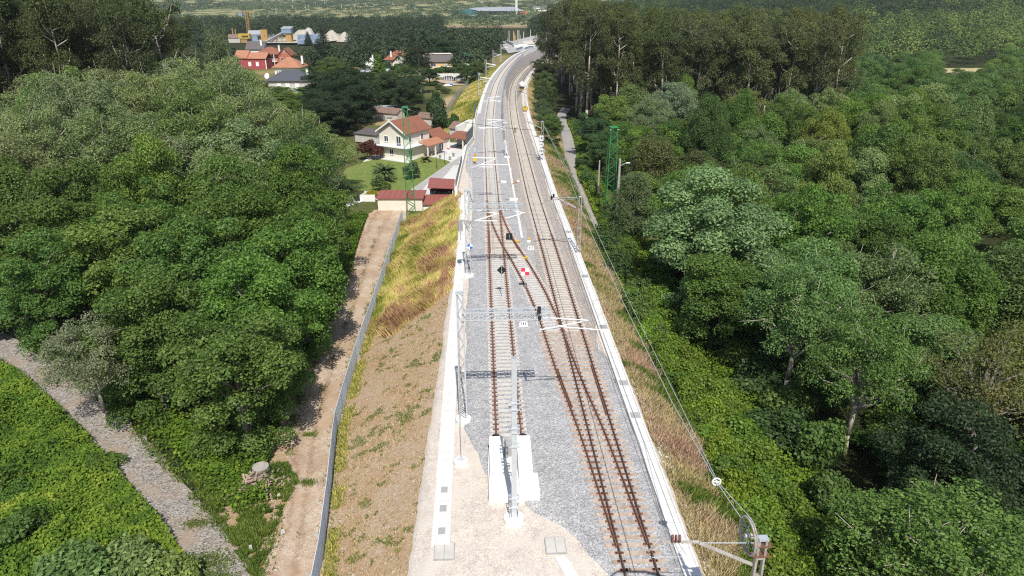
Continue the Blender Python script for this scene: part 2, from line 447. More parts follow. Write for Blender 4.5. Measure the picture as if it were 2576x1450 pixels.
# edges of the level formation, foot of the left bank (fence line) and its level
Lx = lambda d: Ax(d) - pw([(20, 5.6), (45, 5.2), (75, 4.6), (100, 4.9), (106, 5.3), (138, 4.4), (148, 3.1), (190, 3.3), (400, 3.6)])(d)
Rx = lambda d: Bx(d) + pw([(20, 3.0), (60, 3.3), (100, 3.6), (150, 4.0), (240, 4.2), (400, 4.2)])(d)
FX = pw([(8, -8.0), (24, -10.4), (31, -11.0), (39, -12.4), (47, -13.9), (59, -14.9), (78, -15.9), (108, -17.6)])
FZ = pw([(20, -3.0), (31, -3.3), (39, -3.9), (47, -4.4), (59, -4.9), (78, -5.4), (108, -5.8), (118, -5.4), (150, -5.1), (230, -5.2), (330, -5.0), (700, -6.0)])
def sstep(e0, e1, v):
    t = np.clip((v - e0) / (e1 - e0), 0, 1)
    return t * t * (3 - 2 * t)
def vnoise(x, y, s, seed=0):
    """smooth value noise, numpy"""
    x = np.asarray(x, float) / s + seed * 17.3; y = np.asarray(y, float) / s - seed * 9.1
    xi = np.floor(x); yi = np.floor(y); fx = x - xi; fy = y - yi
    fx = fx * fx * (3 - 2 * fx); fy = fy * fy * (3 - 2 * fy)
    def h(a, b):
        v = np.sin(a * 127.1 + b * 311.7 + seed * 74.7) * 43758.5453
        return v - np.floor(v)
    return (h(xi, yi) * (1 - fx) + h(xi + 1, yi) * fx) * (1 - fy) + (h(xi, yi + 1) * (1 - fx) + h(xi + 1, yi + 1) * fx) * fy
def terrain(x, d):
    x = np.asarray(x, float); d = np.asarray(d, float)
    L, Rr = Lx(d), Rx(d)
    bump_ = (vnoise(x, d, 9, 1) - 0.5) * 0.5 + (vnoise(x, d, 3, 2) - 0.5) * 0.16
    # left side
    foot = np.where(d < 108, FX(d), np.where(d < 186, L - 0.7, L - 0.7 - 9.0 * sstep(180, 215, d)))
    fz = FZ(d)
    tl = np.clip((L - x) / np.maximum(L - foot, 0.5), 0, 1)
    zl = -0.55 + (fz + 0.55) * tl
    zl = zl + bump_ * 0.35 * np.where((tl > 0.1) & (tl < 0.9), 1, 0)
    west = np.clip(-x - 24, 0, 200)
    zl = np.where(tl >= 1, fz + (bump_ - 0.1) * np.clip((foot - x) / 6, 0, 1) * 0.6, zl)
    zl = zl + np.where(d < 215, 1.0, 1 - sstep(215, 270, d)) * np.minimum(west * 0.035, 3.5)
    yard = sstep(110, 116, d) * (1 - sstep(186, 196, d)) * sstep(-50, -44, x)
    zl = np.where(tl >= 1, zl * (1 - yard) + (-5.38) * yard, zl)
    # right side
    wfoot = pw([(20, 7.0), (60, 6.5), (85, 4.4), (180, 6.0), (260, 7.0), (400, 8)])(d)
    rz = pw([(20, -4.6), (60, -4.4), (85, -3.1), (190, -3.1), (260, -4.5), (400, -6)])(d)
    tr = np.clip((x - Rr) / wfoot, 0, 1)
    zr = -0.55 + (rz + 0.55) * (tr * 0.75 + 0.25 * tr * tr)
    east = np.clip(x - Rr - wfoot - 4.0, 0, 400)
    zr = zr - np.minimum(east * 0.14, 4.2) + bump_ * np.clip(east / 5, 0.15, 1) * 0.8
    z = np.where(x < (L + Rr) / 2, zl, zr)
    z = np.where((x > L) & (x < Rr), -0.62, z)
    st_ = sstep(366, 388, d) * (1 - sstep(560, 620, d)) * sstep(-16, -6, x) * (1 - sstep(150, 190, x))
    z = np.where((x > L) & (x < Rr), z, z * (1 - st_) - 1.25 * st_)
    # beyond the station the plain, then the hills
    far = sstep(430, 560, d)
    plain = -6.5 + (vnoise(x, d, 60, 3) - 0.5) * 2.0
    far = far * (1 - st_); z = z * (1 - far) + plain * far
    hill = np.clip(d - 1250, 0, None) * 0.028 + np.clip(d - 2200, 0, None) * 0.05
    hill = hill + (vnoise(x, d, 380, 5) - 0.4) * np.clip(d - 1250, 0, 1500) * 0.035
    hill_r = np.clip(d - 520, 0, 900) * 0.07 * sstep(120, 420, x) * (1 - sstep(1500, 2300, d) * 0.3)
    return z + np.maximum(hill, 0) + hill_r
def ground_z(x, d):
    return float(terrain(np.array([x]), np.array([d]))[0])

# one sheet of ground to the horizon
def steps(lo, hi, fine_lo, fine_hi, s, grow):
    a = list(np.arange(fine_lo, fine_hi + 0.01, s))
    st = s
    while a[-1] < hi: st *= grow; a.append(a[-1] + st)
    st = s
    while a[0] > lo: st *= grow; a.insert(0, a[0] - st)
    return np.array(a)
gx = steps(-4500, 4500, -62, 62, 0.8, 1.07)
gy = steps(6, 6500, 20, 215, 0.8, 1.045)
GX, GY = np.meshgrid(gx, gy)
GZ = terrain(GX, GY)
nx, ny = len(gx), len(gy)
idx = np.arange(nx * ny).reshape(ny, nx)
quads = np.stack([idx[:-1, :-1], idx[:-1, 1:], idx[1:, 1:], idx[1:, :-1]], -1).reshape(-1, 4)
verts = np.stack([GX, GY, GZ], -1).reshape(-1, 3)

def ground_material():
    m, nt, b = _nodes('open_ground')
    p = pos(nt)
    def att(n):
        a = nt.nodes.new('ShaderNodeAttribute'); a.attribute_name = n
        return a.outputs['Fac']
    n1 = nz(nt, 0.35, 7, 0.7, p); n2 = nz(nt, 6.0, 5, 0.7, p); n3 = nz(nt, 0.02, 6, 0.65, p); n4 = nz(nt, 1.4, 6, 0.75, p)
    # soil of the new bank: pale tan with brown and stones
    soil = ramp(nt, n2.outputs[0], [(0.28, (0.25, 0.165, 0.095)), (0.5, (0.42, 0.315, 0.21)), (0.72, (0.56, 0.46, 0.35))]).outputs[0]
    soil = mixc(nt, ramp(nt, n1.outputs[0], [(0.42, 0.0), (0.62, 0.7)]).outputs[0], soil, (0.38, 0.25, 0.13))
    soil = mixc(nt, ramp(nt, n4.outputs[0], [(0.57, 0.0), (0.66, 0.8)]).outputs[0], soil, (0.19, 0.2, 0.06))
    # straw
    straw = ramp(nt, n4.outputs[0], [(0.3, (0.22, 0.17, 0.06)), (0.55, (0.36, 0.29, 0.11)), (0.75, (0.4, 0.25, 0.13))]).outputs[0]
    # meadow green and dark undergrowth
    green = ramp(nt, n4.outputs[0], [(0.3, (0.045, 0.065, 0.02)), (0.5, (0.09, 0.115, 0.03)), (0.66, (0.16, 0.15, 0.06)), (0.78, (0.21, 0.16, 0.085))]).outputs[0]
    green = mixc(nt, ramp(nt, n1.outputs[0], [(0.45, 0.0), (0.6, 0.7)]).outputs[0], green, (0.12, 0.1, 0.055))
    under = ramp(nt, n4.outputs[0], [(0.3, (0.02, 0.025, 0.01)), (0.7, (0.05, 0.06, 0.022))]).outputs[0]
    # far country: fields and scrub
    farc = ramp(nt, n3.outputs[0], [(0.32, (0.06, 0.09, 0.04)), (0.45, (0.11, 0.14, 0.06)), (0.52, (0.3, 0.28, 0.13)), (0.57, (0.34, 0.31, 0.17)), (0.62, (0.13, 0.16, 0.07)), (0.78, (0.07, 0.1, 0.05))]).outputs[0]
    c = mixc(nt, att('straw'), soil, straw)
    c = mixc(nt, att('green'), c, green)
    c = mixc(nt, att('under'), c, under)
    c = mixc(nt, att('far'), c, farc)
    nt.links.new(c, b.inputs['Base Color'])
    b.inputs['Roughness'].default_value = 1.0
    b.inputs['Specular IOR Level'].default_value = 0.1
    bump(nt, b, n2.outputs[0], 0.6, 0.12)
    return m
def inpoly(x, y, poly):
    r = np.zeros(np.shape(x), bool); n = len(poly)
    for i in range(n):
        x0, y0 = poly[i]; x1, y1 = poly[(i + 1) % n]
        c = ((y0 > y) != (y1 > y)) & (x < (x1 - x0) * (y - y0) / ((y1 - y0) if y1 != y0 else 1e-9) + x0)
        r ^= c
    return r
STRAW_POLY = [tuple(at(a, b, h)[:2]) for a, b, h in [(1150, 640, -1.0), (1140, 735, -1.2), (1060, 790, -2.2), (1000, 845, -3.6), (950, 835, -4.2), (925, 860, -4.9), (960, 740, -5.4), (1000, 610, -5.7), (1035, 545, -5.6), (1165, 488, -0.6), (1160, 560, -0.7)]]
wob = (vnoise(GX, GY, 2.2, 7) - 0.5) * 1.6
straw = np.zeros_like(GX); green = np.zeros_like(GX); under = np.zeros_like(GX); farm = np.zeros_like(GX)
Lg, Rg = Lx(GY), Rx(GY)
straw[inpoly(GX + wob * 0.5, GY + wob, STRAW_POLY)] = 1
rs = (GX > Rg) & (GX < Rg + 6.5 + wob)
straw[rs] = np.clip(0.35 + vnoise(GX, GY, 4, 11)[rs], 0, 1)
green[rs & (vnoise(GX, GY, 5, 12) > 0.66)] = 0.8
ls = (GY > 178) & (GX < Lg) & (GX > Lg - 10) & (GY < 420); straw[ls] = 0.8; green[ls] = np.clip(vnoise(GX, GY, 6, 13)[ls] * 1.1, 0, 1)
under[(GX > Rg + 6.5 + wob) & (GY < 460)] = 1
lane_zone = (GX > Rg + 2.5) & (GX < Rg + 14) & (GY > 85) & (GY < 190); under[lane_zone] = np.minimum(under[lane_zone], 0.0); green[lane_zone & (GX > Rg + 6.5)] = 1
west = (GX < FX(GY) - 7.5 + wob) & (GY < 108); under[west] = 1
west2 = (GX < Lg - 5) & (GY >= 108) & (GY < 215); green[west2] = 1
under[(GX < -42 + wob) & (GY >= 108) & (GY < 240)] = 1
west3 = (GX < Lg - 9 + wob) & (GY >= 195) & (GY < 460); green[west3] = np.clip(vnoise(GX, GY, 14, 21)[west3] * 1.6, 0, 1); straw[west3] = 0.7
_zb = lambda a, b: ((1400 + a / 3.22) * .63889, (b / 3.22) * .63889)
PLOT = [tuple(at(*_zb(*q), -5)[:2]) for q in ((230, 1420), (180, 1300), (420, 1180), (800, 1190), (1000, 1260), (1030, 1330), (960, 1450), (500, 1460))]
under[inpoly(GX + wob, GY + wob, PLOT)] = 0.75
CUT = [tuple(at(*_zb(*q), -5)[:2]) for q in ((1010, 1450), (1100, 1250), (1230, 1190), (1290, 1230), (1180, 1330), (1130, 1450))]
_c = inpoly(GX + wob, GY + wob, CUT); straw[_c] = 0.1; green[_c] = 0; under[_c] = 0
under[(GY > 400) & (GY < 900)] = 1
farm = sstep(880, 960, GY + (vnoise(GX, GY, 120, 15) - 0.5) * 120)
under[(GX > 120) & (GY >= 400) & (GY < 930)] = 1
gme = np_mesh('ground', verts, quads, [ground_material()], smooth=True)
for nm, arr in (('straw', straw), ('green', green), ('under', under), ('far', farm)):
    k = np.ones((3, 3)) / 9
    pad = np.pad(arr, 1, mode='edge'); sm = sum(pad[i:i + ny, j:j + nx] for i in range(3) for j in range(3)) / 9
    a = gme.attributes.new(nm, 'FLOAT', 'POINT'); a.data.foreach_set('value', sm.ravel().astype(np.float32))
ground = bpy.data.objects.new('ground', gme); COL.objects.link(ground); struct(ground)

# bilinear height on the very grid, so that sheets lie on it without cutting through
def grid_z(x, y):
    x = np.atleast_1d(np.asarray(x, float)); y = np.atleast_1d(np.asarray(y, float))
    i = np.clip(np.searchsorted(gx, x) - 1, 0, nx - 2); j = np.clip(np.searchsorted(gy, y) - 1, 0, ny - 2)
    u = (x - gx[i]) / (gx[i + 1] - gx[i]); v = (y - gy[j]) / (gy[j + 1] - gy[j])
    return (GZ[j, i] * (1 - u) + GZ[j, i + 1] * u) * (1 - v) + (GZ[j + 1, i] * (1 - u) + GZ[j + 1, i + 1] * u) * v

def ribbon(name, d, left, right, z, mat, ncross=6, ragged=0.0, skirt=0.0, lift=0.05, seed=3):
    """a sheet between two edges given for each distance d; z None = lies on the ground"""
    d = np.asarray(d, float); n = len(d)
    l = np.asarray(left, float).copy(); r = np.asarray(right, float).copy()
    if ragged:
        l += (vnoise(d, d * 0, 0.9, seed) - 0.5) * ragged + (vnoise(d, d * 0, 3.5, seed + 1) - 0.5) * ragged * 1.5
        r += (vnoise(d, d * 0, 0.9, seed + 2) - 0.5) * ragged + (vnoise(d, d * 0, 3.5, seed + 3) - 0.5) * ragged * 1.5
    t = np.linspace(0, 1, ncross)
    X = l[:, None] + (r - l)[:, None] * t[None]
    Y = np.repeat(d[:, None], ncross, 1)
    if z is None:
        Z = grid_z(X.ravel(), Y.ravel()).reshape(X.shape) + lift
    else:
        Z = np.zeros_like(X) + (np.asarray(z, float)[:, None] if hasattr(z, '__len__') else z)
    if skirt:
        X = np.concatenate([X[:, :1] - skirt * 1.2, X, X[:, -1:] + skirt * 1.2], 1)
        Y = np.concatenate([Y[:, :1], Y, Y[:, -1:]], 1)
        Z = np.concatenate([Z[:, :1] - skirt, Z, Z[:, -1:] - skirt], 1)
    m = X.shape[1]
    ii = np.arange(n * m).reshape(n, m)
    q = np.stack([ii[:-1, :-1], ii[:-1, 1:], ii[1:, 1:], ii[1:, :-1]], -1).reshape(-1, 4)
    me = np_mesh(name, np.stack([X, Y, Z], -1).reshape(-1, 3), q, [mat], smooth=True)
    o = bpy.data.objects.new(name, me); COL.objects.link(o)
    return struct(o)
def ribbon_path(name, pts, widths, mat, step=0.4, ncross=8, ragged=0.0, lift=0.05, z=None, seed=5):
    """a sheet along a free path (list of x, y)"""
    P_ = np.array(pts, float)
    s = np.concatenate([[0], np.cumsum(np.hypot(*np.diff(P_, axis=0).T))])
    t = np.arange(0, s[-1], step)
    x = np.interp(t, s, P_[:, 0]); y = np.interp(t, s, P_[:, 1]); w = np.interp(t, s, widths)
    k = np.ones(11) / 11
    def sm(v):
        vp = np.concatenate([v[0] + (np.arange(-10, 0)) * (v[1] - v[0]), v, v[-1] + np.arange(1, 11) * (v[-1] - v[-2])])
        return np.convolve(vp, k, 'same')[10:-10]
    x, y = sm(x), sm(y)
    tx, ty = np.gradient(x), np.gradient(y); L = np.hypot(tx, ty); nxv, nyv = ty / L, -tx / L
    wl = w / 2; wr = w / 2
    if ragged:
        wl = wl + (vnoise(t, t * 0, 0.8, seed) - 0.5) * ragged + (vnoise(t, t * 0, 3, seed + 1) - 0.5) * ragged * 1.3
        wr = wr + (vnoise(t, t * 0, 0.8, seed + 2) - 0.5) * ragged + (vnoise(t, t * 0, 3, seed + 3) - 0.5) * ragged * 1.3
    u = np.linspace(-1, 1, ncross)
    off = np.where(u[None] < 0, u[None] * wl[:, None], u[None] * wr[:, None])
    X = x[:, None] + nxv[:, None] * off; Y = y[:, None] + nyv[:, None] * off
    Z = grid_z(X.ravel(), Y.ravel()).reshape(X.shape) + lift if z is None else np.zeros_like(X) + z
    n, m = X.shape; ii = np.arange(n * m).reshape(n, m)
    q = np.stack([ii[:-1, :-1], ii[:-1, 1:], ii[1:, 1:], ii[1:, :-1]], -1).reshape(-1, 4)
    me = np_mesh(name, np.stack([X, Y, Z], -1).reshape(-1, 3), q, [mat], smooth=True)
    a_ = me.attributes.new('across', 'FLOAT', 'POINT'); a_.data.foreach_set('value', np.tile(np.linspace(0, 1, ncross), n).astype(np.float32))
    o = bpy.data.objects.new(name, me); COL.objects.link(o)
    return struct(o)

# sandy formation, grey ballast, old ballast
dd = np.arange(8, 430, 0.5)
ribbon('track_formation', dd, Lx(dd), Rx(dd), -0.3, M['sand'], 14, 0.12, skirt=0.35)
d1 = np.arange(22, 425, 0.35)
bal_l = pw([(22, 7.0), (28, 5.4), (31.9, 3.2), (33, 1.5), (33.8, 0.9), (36.2, 0.9), (36.6, -1.6), (39, -2.2), (42, -3.3), (52, -3.9), (77, -4.9)])(d1)
bal_l = np.where(d1 > 77, Ax(d1) - 3.0, bal_l)
t_l = sstep(112, 126, d1); bal_l = bal_l * (1 - t_l) + np.minimum(bal_l, Lx(d1) + .35) * t_l
bal_r = np.where(d1 < 95, Bx(d1) + 2.3, np.where(d1 < 150, Ax(d1) + pw([(95, 4.2), (105, 3.3), (150, 3.1)])(d1), Ax(d1) + 3.0))
bal_r = np.where((d1 > 58) & (d1 < 95), Cx(d1) * 0 + np.minimum(Bx(d1) - 1.55, 20), bal_r)
tr_ = sstep(52, 60, d1); bal_r = (Bx(d1) + 2.3) * (1 - tr_) + np.where(d1 < 95, Bx(d1) - 1.55, bal_r) * tr_
ribbon('ballast_bed', d1, bal_l, bal_r, -0.2, M['ballast'], 10, 0.16, skirt=0.12)
d2 = np.arange(54, 425, 0.35)
ribbon('old_ballast_bed', d2, Bx(d2) - pw([(54, 0.9), (62, 1.6), (100, 2.6), (430, 2.9)])(d2), Bx(d2) + pw([(54, 1.6), (60, 2.5), (430, 2.7)])(d2), -0.19, M['old_ballast'], 8, 0.2, skirt=0.12, seed=9)

d3 = np.arange(150, 420, 0.5)
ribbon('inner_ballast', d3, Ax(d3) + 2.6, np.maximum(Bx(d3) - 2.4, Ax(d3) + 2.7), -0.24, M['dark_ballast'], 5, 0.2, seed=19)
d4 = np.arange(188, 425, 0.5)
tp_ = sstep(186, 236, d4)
ribbon('painted_shade_ballast', d4, Bx(d4) - 2.9 * tp_, Bx(d4) + 2.7 * tp_, -0.182, M['dark_ballast'], 5, 0.2, seed=29)  # darker sheet over the running line: shade of the curve put into the colour
# dirt track outside the fence, gravel path, lane
M['dirt'] = stones('tan_dirt', [(0.42, 0.31, 0.22), (0.52, 0.4, 0.29), (0.6, 0.48, 0.365), (0.68, 0.57, 0.45)], 0.06, patch=(0.42, 0.3, 0.2), pscale=0.22, bstr=0.4)
M['gravel'] = stones('path_gravel', [(0.17, 0.15, 0.125), (0.28, 0.25, 0.21), (0.37, 0.335, 0.295), (0.5, 0.46, 0.41)], 0.1, patch=(0.33, 0.245, 0.18), pscale=0.3)
M['lane'] = stones('worn_lane', [(0.26, 0.25, 0.235), (0.31, 0.3, 0.28), (0.36, 0.34, 0.32), (0.4, 0.38, 0.35)], 0.06, patch=(0.38, 0.34, 0.29), pscale=0.4, bstr=0.2)
def rutted(base):
    m = M[base].copy(); nt = m.node_tree; b = nt.nodes['Principled BSDF']; src = b.inputs['Base Color'].links[0].from_socket
    a = nt.nodes.new('ShaderNodeAttribute'); a.attribute_name = 'across'
    p = pos(nt); n = nz(nt, 1.2, 5, 0.7, p); n2 = nz(nt, 0.16, 4, 0.6, p)
    w = nt.nodes.new('ShaderNodeMath'); w.operation = 'MULTIPLY_ADD'; w.inputs[1].default_value = 0.5; nt.links.new(n.outputs[0], w.inputs[0]); nt.links.new(a.outputs['Fac'], w.inputs[2])
    rut = ramp(nt, w.outputs[0], [(0.0, 0.0), (0.32, 0.0), (0.42, 0.85), (0.52, 0.1), (0.68, 0.1), (0.78, 0.85), (0.9, 0.0)]).outputs[0]
    c = mixc(nt, rut, src, mixc(nt, 1.0, src, (0.74, 0.66, 0.58), 'MULTIPLY'))
    c = mixc(nt, ramp(nt, n2.outputs[0], [(0.45, 0.0), (0.6, 0.6)]).outputs[0], c, mixc(nt, 1.0, c, (0.72, 0.62, 0.52), 'MULTIPLY'))
    nt.links.new(c, b.inputs['Base Color'])
    return m
M['dirt_rut'] = rutted('dirt')
ribbon_path('dirt_track', [(-10.2, 24), (-12.9, 31.2), (-14.3, 39), (-15.9, 46.8), (-17.5, 59.3), (-18.9, 78), (-20.0, 92), (-20.9, 106), (-20.6, 112.5), (-20.5, 114.2)], [2.9, 3.0, 2.8, 2.9, 3.1, 3.6, 4.8, 6.4, 6.4, 6.0], M['dirt_rut'], ragged=0.9, ncross=12)
ribbon_path('gravel_path', [(-13.6, 27), (-16.9, 31.4), (-23.5, 38.5), (-33.5, 48.2), (-43.7, 56.8), (-51.5, 62.0), (-64, 68)], [3.0, 3.1, 3.4, 3.3, 3.4, 3.6, 3.6], M['gravel'], ragged=0.45, seed=15)
LANE = [(11.9, 88), (11.7, 93), (11.3, 103.6), (11.2, 117.9), (10.9, 129.5), (11.4, 139.7), (12.5, 149), (13.3, 170), (13.2, 186), (14.2, 204), (17, 222)]
ribbon_path('lane', LANE, [2.4, 2.4, 2.4, 2.3, 2.3, 2.4, 2.5, 2.6, 2.6, 2.6, 2.6], M['lane'], ragged=0.15, seed=25, lift=0.08)
# ---------------------------------------------------------------- plants
rng = np.random.default_rng(11)
def unit(v): return v / np.maximum(np.linalg.norm(v, axis=1, keepdims=True), 1e-9)
def leaves(cent, nrm, length, width, hang=0.0, fold=0.18):
    """kite-shaped leaf sprays: cent (n,3), nrm (n,3)"""
    n = len(cent)
    nrm = unit(nrm)
    r = rng.normal(size=(n, 3))
    if hang: r = r * (1 - hang) + np.array([0, 0, -1.0]) * hang * 2
    a = unit(r - nrm * (r * nrm).sum(1, keepdims=True))
    b = np.cross(nrm, a)
    L = (length * (0.65 + 0.7 * rng.random(n)))[:, None]; W = (width * (0.65 + 0.7 * rng.random(n)))[:, None]
    up = nrm * W * fold
    v = np.stack([cent - a * L / 2, cent + a * L * 0.06 + b * W / 2 + up, cent + a * L / 2, cent + a * L * 0.06 - b * W / 2 + up], 1)
    return v.reshape(-1, 3), np.arange(n * 4).reshape(n, 4)
def clump_leaves(cs, rs, per, squash=0.85, down=-0.35, hang=0.0, length=0.32, width=0.2, stretch=1.0, upb=0.3):
    C, N, T = [], [], []
    for c, r in zip(cs, rs):
        n = max(6, int(per * r * r))
        d = unit(rng.normal(size=(n, 3)))
        d[:, 2] = np.where(d[:, 2] < down, -d[:, 2], d[:, 2])
        rad = r * (0.55 + 0.5 * rng.random(n) ** 0.6)
        # a ragged outline: the clump swells and shrinks with direction
        rad *= 0.8 + 0.45 * vnoise(d[:, 0] * 2 + c[0], d[:, 1] * 2 + d[:, 2] * 2 + c[1], 0.7, 3)
        p = np.asarray(c) + d * rad[:, None] * np.array([1, 1, squash * stretch])
        C.append(p); N.append(d * 0.75 + np.array([0, 0, upb]) + rng.normal(size=(n, 3)) * 0.55)
        T.append(np.clip(0.5 + (rng.random(n) - 0.5) * 0.75 + (rng.random() - 0.5) * 0.3, 0, 1))
    v, q = leaves(np.concatenate(C), np.concatenate(N), length, width, hang)
    return v, q, np.concatenate(T)
def limbs(mb, base, tips, r0, wob=0.6, n=5):
    for t in tips:
        b = Vector(base(t)); t = Vector(t)
        m1 = b.lerp(t, 0.4) + Vector((random.uniform(-wob, wob), random.uniform(-wob, wob), random.uniform(0, wob)))
        m2 = b.lerp(t, 0.75) + Vector((random.uniform(-wob, wob), random.uniform(-wob, wob), random.uniform(0, wob))) * 0.7
        mb.path([b, m1, m2, t], r0, n, 0, r0 * 0.22)
PROTO = {}
def proto(name, kind, crown, trunk_mb, bark, H, Dm):
    v, q, t = crown
    root = bpy.data.objects.new(kind, None); COL.objects.link(root); root.empty_display_size = 0.5
    me = np_mesh('crown', v, q, [M['leaf']], {'leaf_tone': t})
    c = bpy.data.objects.new('crown', me); COL.objects.link(c); c.parent = root
    if trunk_mb is not None:
        trunk_mb.build('trunk', M[bark], root, smooth=True)
    PROTO[name] = (root, H, Dm)
def envelope(n, c, rad, low=-0.45, jitter=0.22, rmin=1.0, rmax=1.8):
    d = unit(rng.normal(size=(n * 3, 3)))
    d = d[d[:, 2] > low][:n]
    # even the spread: pick far-apart directions
    k = 0.8 + jitter * rng.normal(size=len(d))
    k = np.clip(k, 0.35, 1.1)
    return np.array(c) + d * np.array(rad) * k[:, None], rng.uniform(rmin, rmax, len(d))
def broadleaf(name, kind, H=14.0, Dm=10.0, n=58, per=150, low=-0.5, leaf=(0.25, 0.165), rr=(1.0, 1.9), bark='bark', base=0.2, sparse=False, stems=1):
    cz = H * (base + 1) / 2 + 0.2
    cs, rs = envelope(n, (0, 0, cz), (Dm / 2 - 0.9, Dm / 2 - 0.9, H * (1 - base) / 2 - 0.9), low, 0.36 if sparse else 0.28, *rr)
    if base < 0.15:      # boughs that hang down round the foot
        k_ = 16; a_ = rng.random(k_) * 6.283; q_ = rng.uniform(0.25, 0.85, k_) * Dm / 2
        cs = np.concatenate([cs, np.stack([np.cos(a_) * q_, np.sin(a_) * q_, rng.uniform(0.7, 3.0, k_)], 1)]); rs = np.concatenate([rs, rng.uniform(0.7, 1.3, k_)])
    crown = clump_leaves(cs, rs, per, length=leaf[0], width=leaf[1])
    mb = MB()
    top = Vector((random.uniform(-.4, .4), random.uniform(-.4, .4), H * 0.62))
    for s_ in range(stems):
        o = Vector((0, 0, -0.6)) if stems == 1 else Vector((random.uniform(-.5, .5), random.uniform(-.5, .5), -0.6))
        tp = top if stems == 1 else top + Vector((random.uniform(-2, 2), random.uniform(-2, 2), random.uniform(-1, 1)))
        mb.path([o, o.lerp(tp, 0.3) + Vector((random.uniform(-.2, .2), random.uniform(-.2, .2), 0)), o.lerp(tp, 0.65), tp], 0.32 if stems == 1 else 0.2, 7, 0, 0.12)
    sel = [cs[i] for i in rng.choice(len(cs), min(len(cs), 40 if sparse else 22), replace=False)]
    limbs(mb, lambda t: (top.x * 0.6, top.y * 0.6, min(t[2] * 0.62, H * 0.6)), sel, 0.13)
    if sparse:   # bare twigs that reach out of the foliage
        for c in sel:
            for _ in range(2):
                e = Vector(c) + Vector(rng.normal(size=3)) * 0.75 + Vector((0, 0, 0.5))
                mb.tube(c, e, 0.035, 0.01, 4)
    proto(name, kind, crown, mb, bark, H, Dm)
broadleaf('oak1', 'oak_tree', n=78, per=330, rr=(0.7, 1.5), base=0.1, low=-0.75)
broadleaf('oak2', 'oak_tree', n=66, per=330, rr=(0.8, 1.7), base=0.1, low=-0.75)
broadleaf('oak3', 'oak_tree', n=92, per=330, rr=(0.6, 1.35), base=0.06, low=-0.8)
broadleaf('oak4', 'oak_tree', n=74, per=330, rr=(0.7, 1.7), base=0.08, low=-0.8)
broadleaf('pale1', 'alder_tree', n=125, per=260, rr=(0.6, 1.2), leaf=(0.2, 0.13), sparse=True, bark='pale_bark', low=-0.3)
broadleaf('pale2', 'alder_tree', n=115, per=250, rr=(0.6, 1.25), leaf=(0.2, 0.13), sparse=True, bark='pale_bark', low=-0.4)
broadleaf('twiggy', 'leafless_tree', n=70, per=80, rr=(0.8, 1.3), leaf=(0.2, 0.13), sparse=True, bark='bark', low=-0.3)
broadleaf('lime1', 'acacia_tree', n=60, per=330, rr=(0.9, 1.8), leaf=(0.24, 0.12), low=-0.4)
def pointed(name, kind, H=12.0, Dm=7.0, n=80, per=330):
    """bushy upright crown of many pointed sprays"""
    cs, rs = [], []
    for i in range(n):
        z = H * (0.1 + 0.85 * rng.random() ** 0.8); u = (z / H)
        R_ = (Dm / 2) * (1 - u ** 2.2) ** 0.6 * (0.55 + 0.45 * rng.random()); a = rng.random() * 6.283
        cs.append((R_ * math.cos(a), R_ * math.sin(a), z)); rs.append(rng.uniform(0.7, 1.25))
    v, q, t = clump_leaves(cs, rs, per, squash=1.0, stretch=1.35, length=0.24, width=0.1, upb=0.5)
    mb = MB(); mb.path([(0, 0, -.5), (0.1, 0, H * .5), (0, 0, H * .85)], 0.22, 6, 0, 0.05)
    limbs(mb, lambda t_: (0, 0, t_[2] * 0.6), cs[:16], 0.07)
    proto(name, kind, (v, q, t), mb, 'bark', H, Dm)
pointed('mimosa1', 'mimosa_tree'); pointed('mimosa2', 'mimosa_tree', n=70)
def eucalyptus(name, H=28.0, Dm=8.0, stems=5, seedx=0):
    mb = MB(); cs, rs = [], []
    lean = Vector((random.uniform(-1, 1), random.uniform(-1, 1), 0))
    axis = lambda u: Vector((lean.x * u * u, lean.y * u * u, H * u))
    mb.path([axis(u) for u in (-0.02, 0.15, 0.3, 0.45, 0.6, 0.78, 0.93)], 0.34, 7, 0, 0.05)
    for z, r_ in ((0.96, 1.2), (0.9, 1.6), (0.83, 1.6)):
        p = axis(z); cs.append(tuple(p)); rs.append(r_)
    for k in range(stems + 6):
        u0 = rng.uniform(0.3, 0.8); a = rng.random() * 6.283
        b = axis(u0); reach = rng.uniform(0.45, 1.0) * Dm / 2; rise = rng.uniform(2.0, 6.0)
        e = b + Vector((math.cos(a) * reach, math.sin(a) * reach, rise))
        e.z = min(e.z, H * 0.95)
        mid = b.lerp(e, 0.5) + Vector((math.cos(a) * .5, math.sin(a) * .5, -0.5))
        mb.path([b, mid, e], 0.12, 5, 0, 0.03)
        for j in range(4):
            q_ = mid.lerp(e, 0.2 + 0.35 * j) + Vector(rng.normal(size=3)) * 0.7
            cs.append(tuple(q_)); rs.append(rng.uniform(0.75, 1.45))
    for _ in range(6):     # ragged growth down the stem
        u = rng.uniform(0.12, 0.6); p = axis(u) + Vector((rng.normal() * 0.9, rng.normal() * 0.9, 0))
        cs.append(tuple(p)); rs.append(rng.uniform(0.5, 0.9))
    v, q, t = clump_leaves(cs, rs, 230, squash=1.0, stretch=1.3, hang=0.5, length=0.36, width=0.14, upb=0.35)
    proto(name, 'eucalyptus_tree', (v, q, t), mb, 'pale_bark', H, Dm)
for k in range(4): eucalyptus('euc%d' % (k + 1))
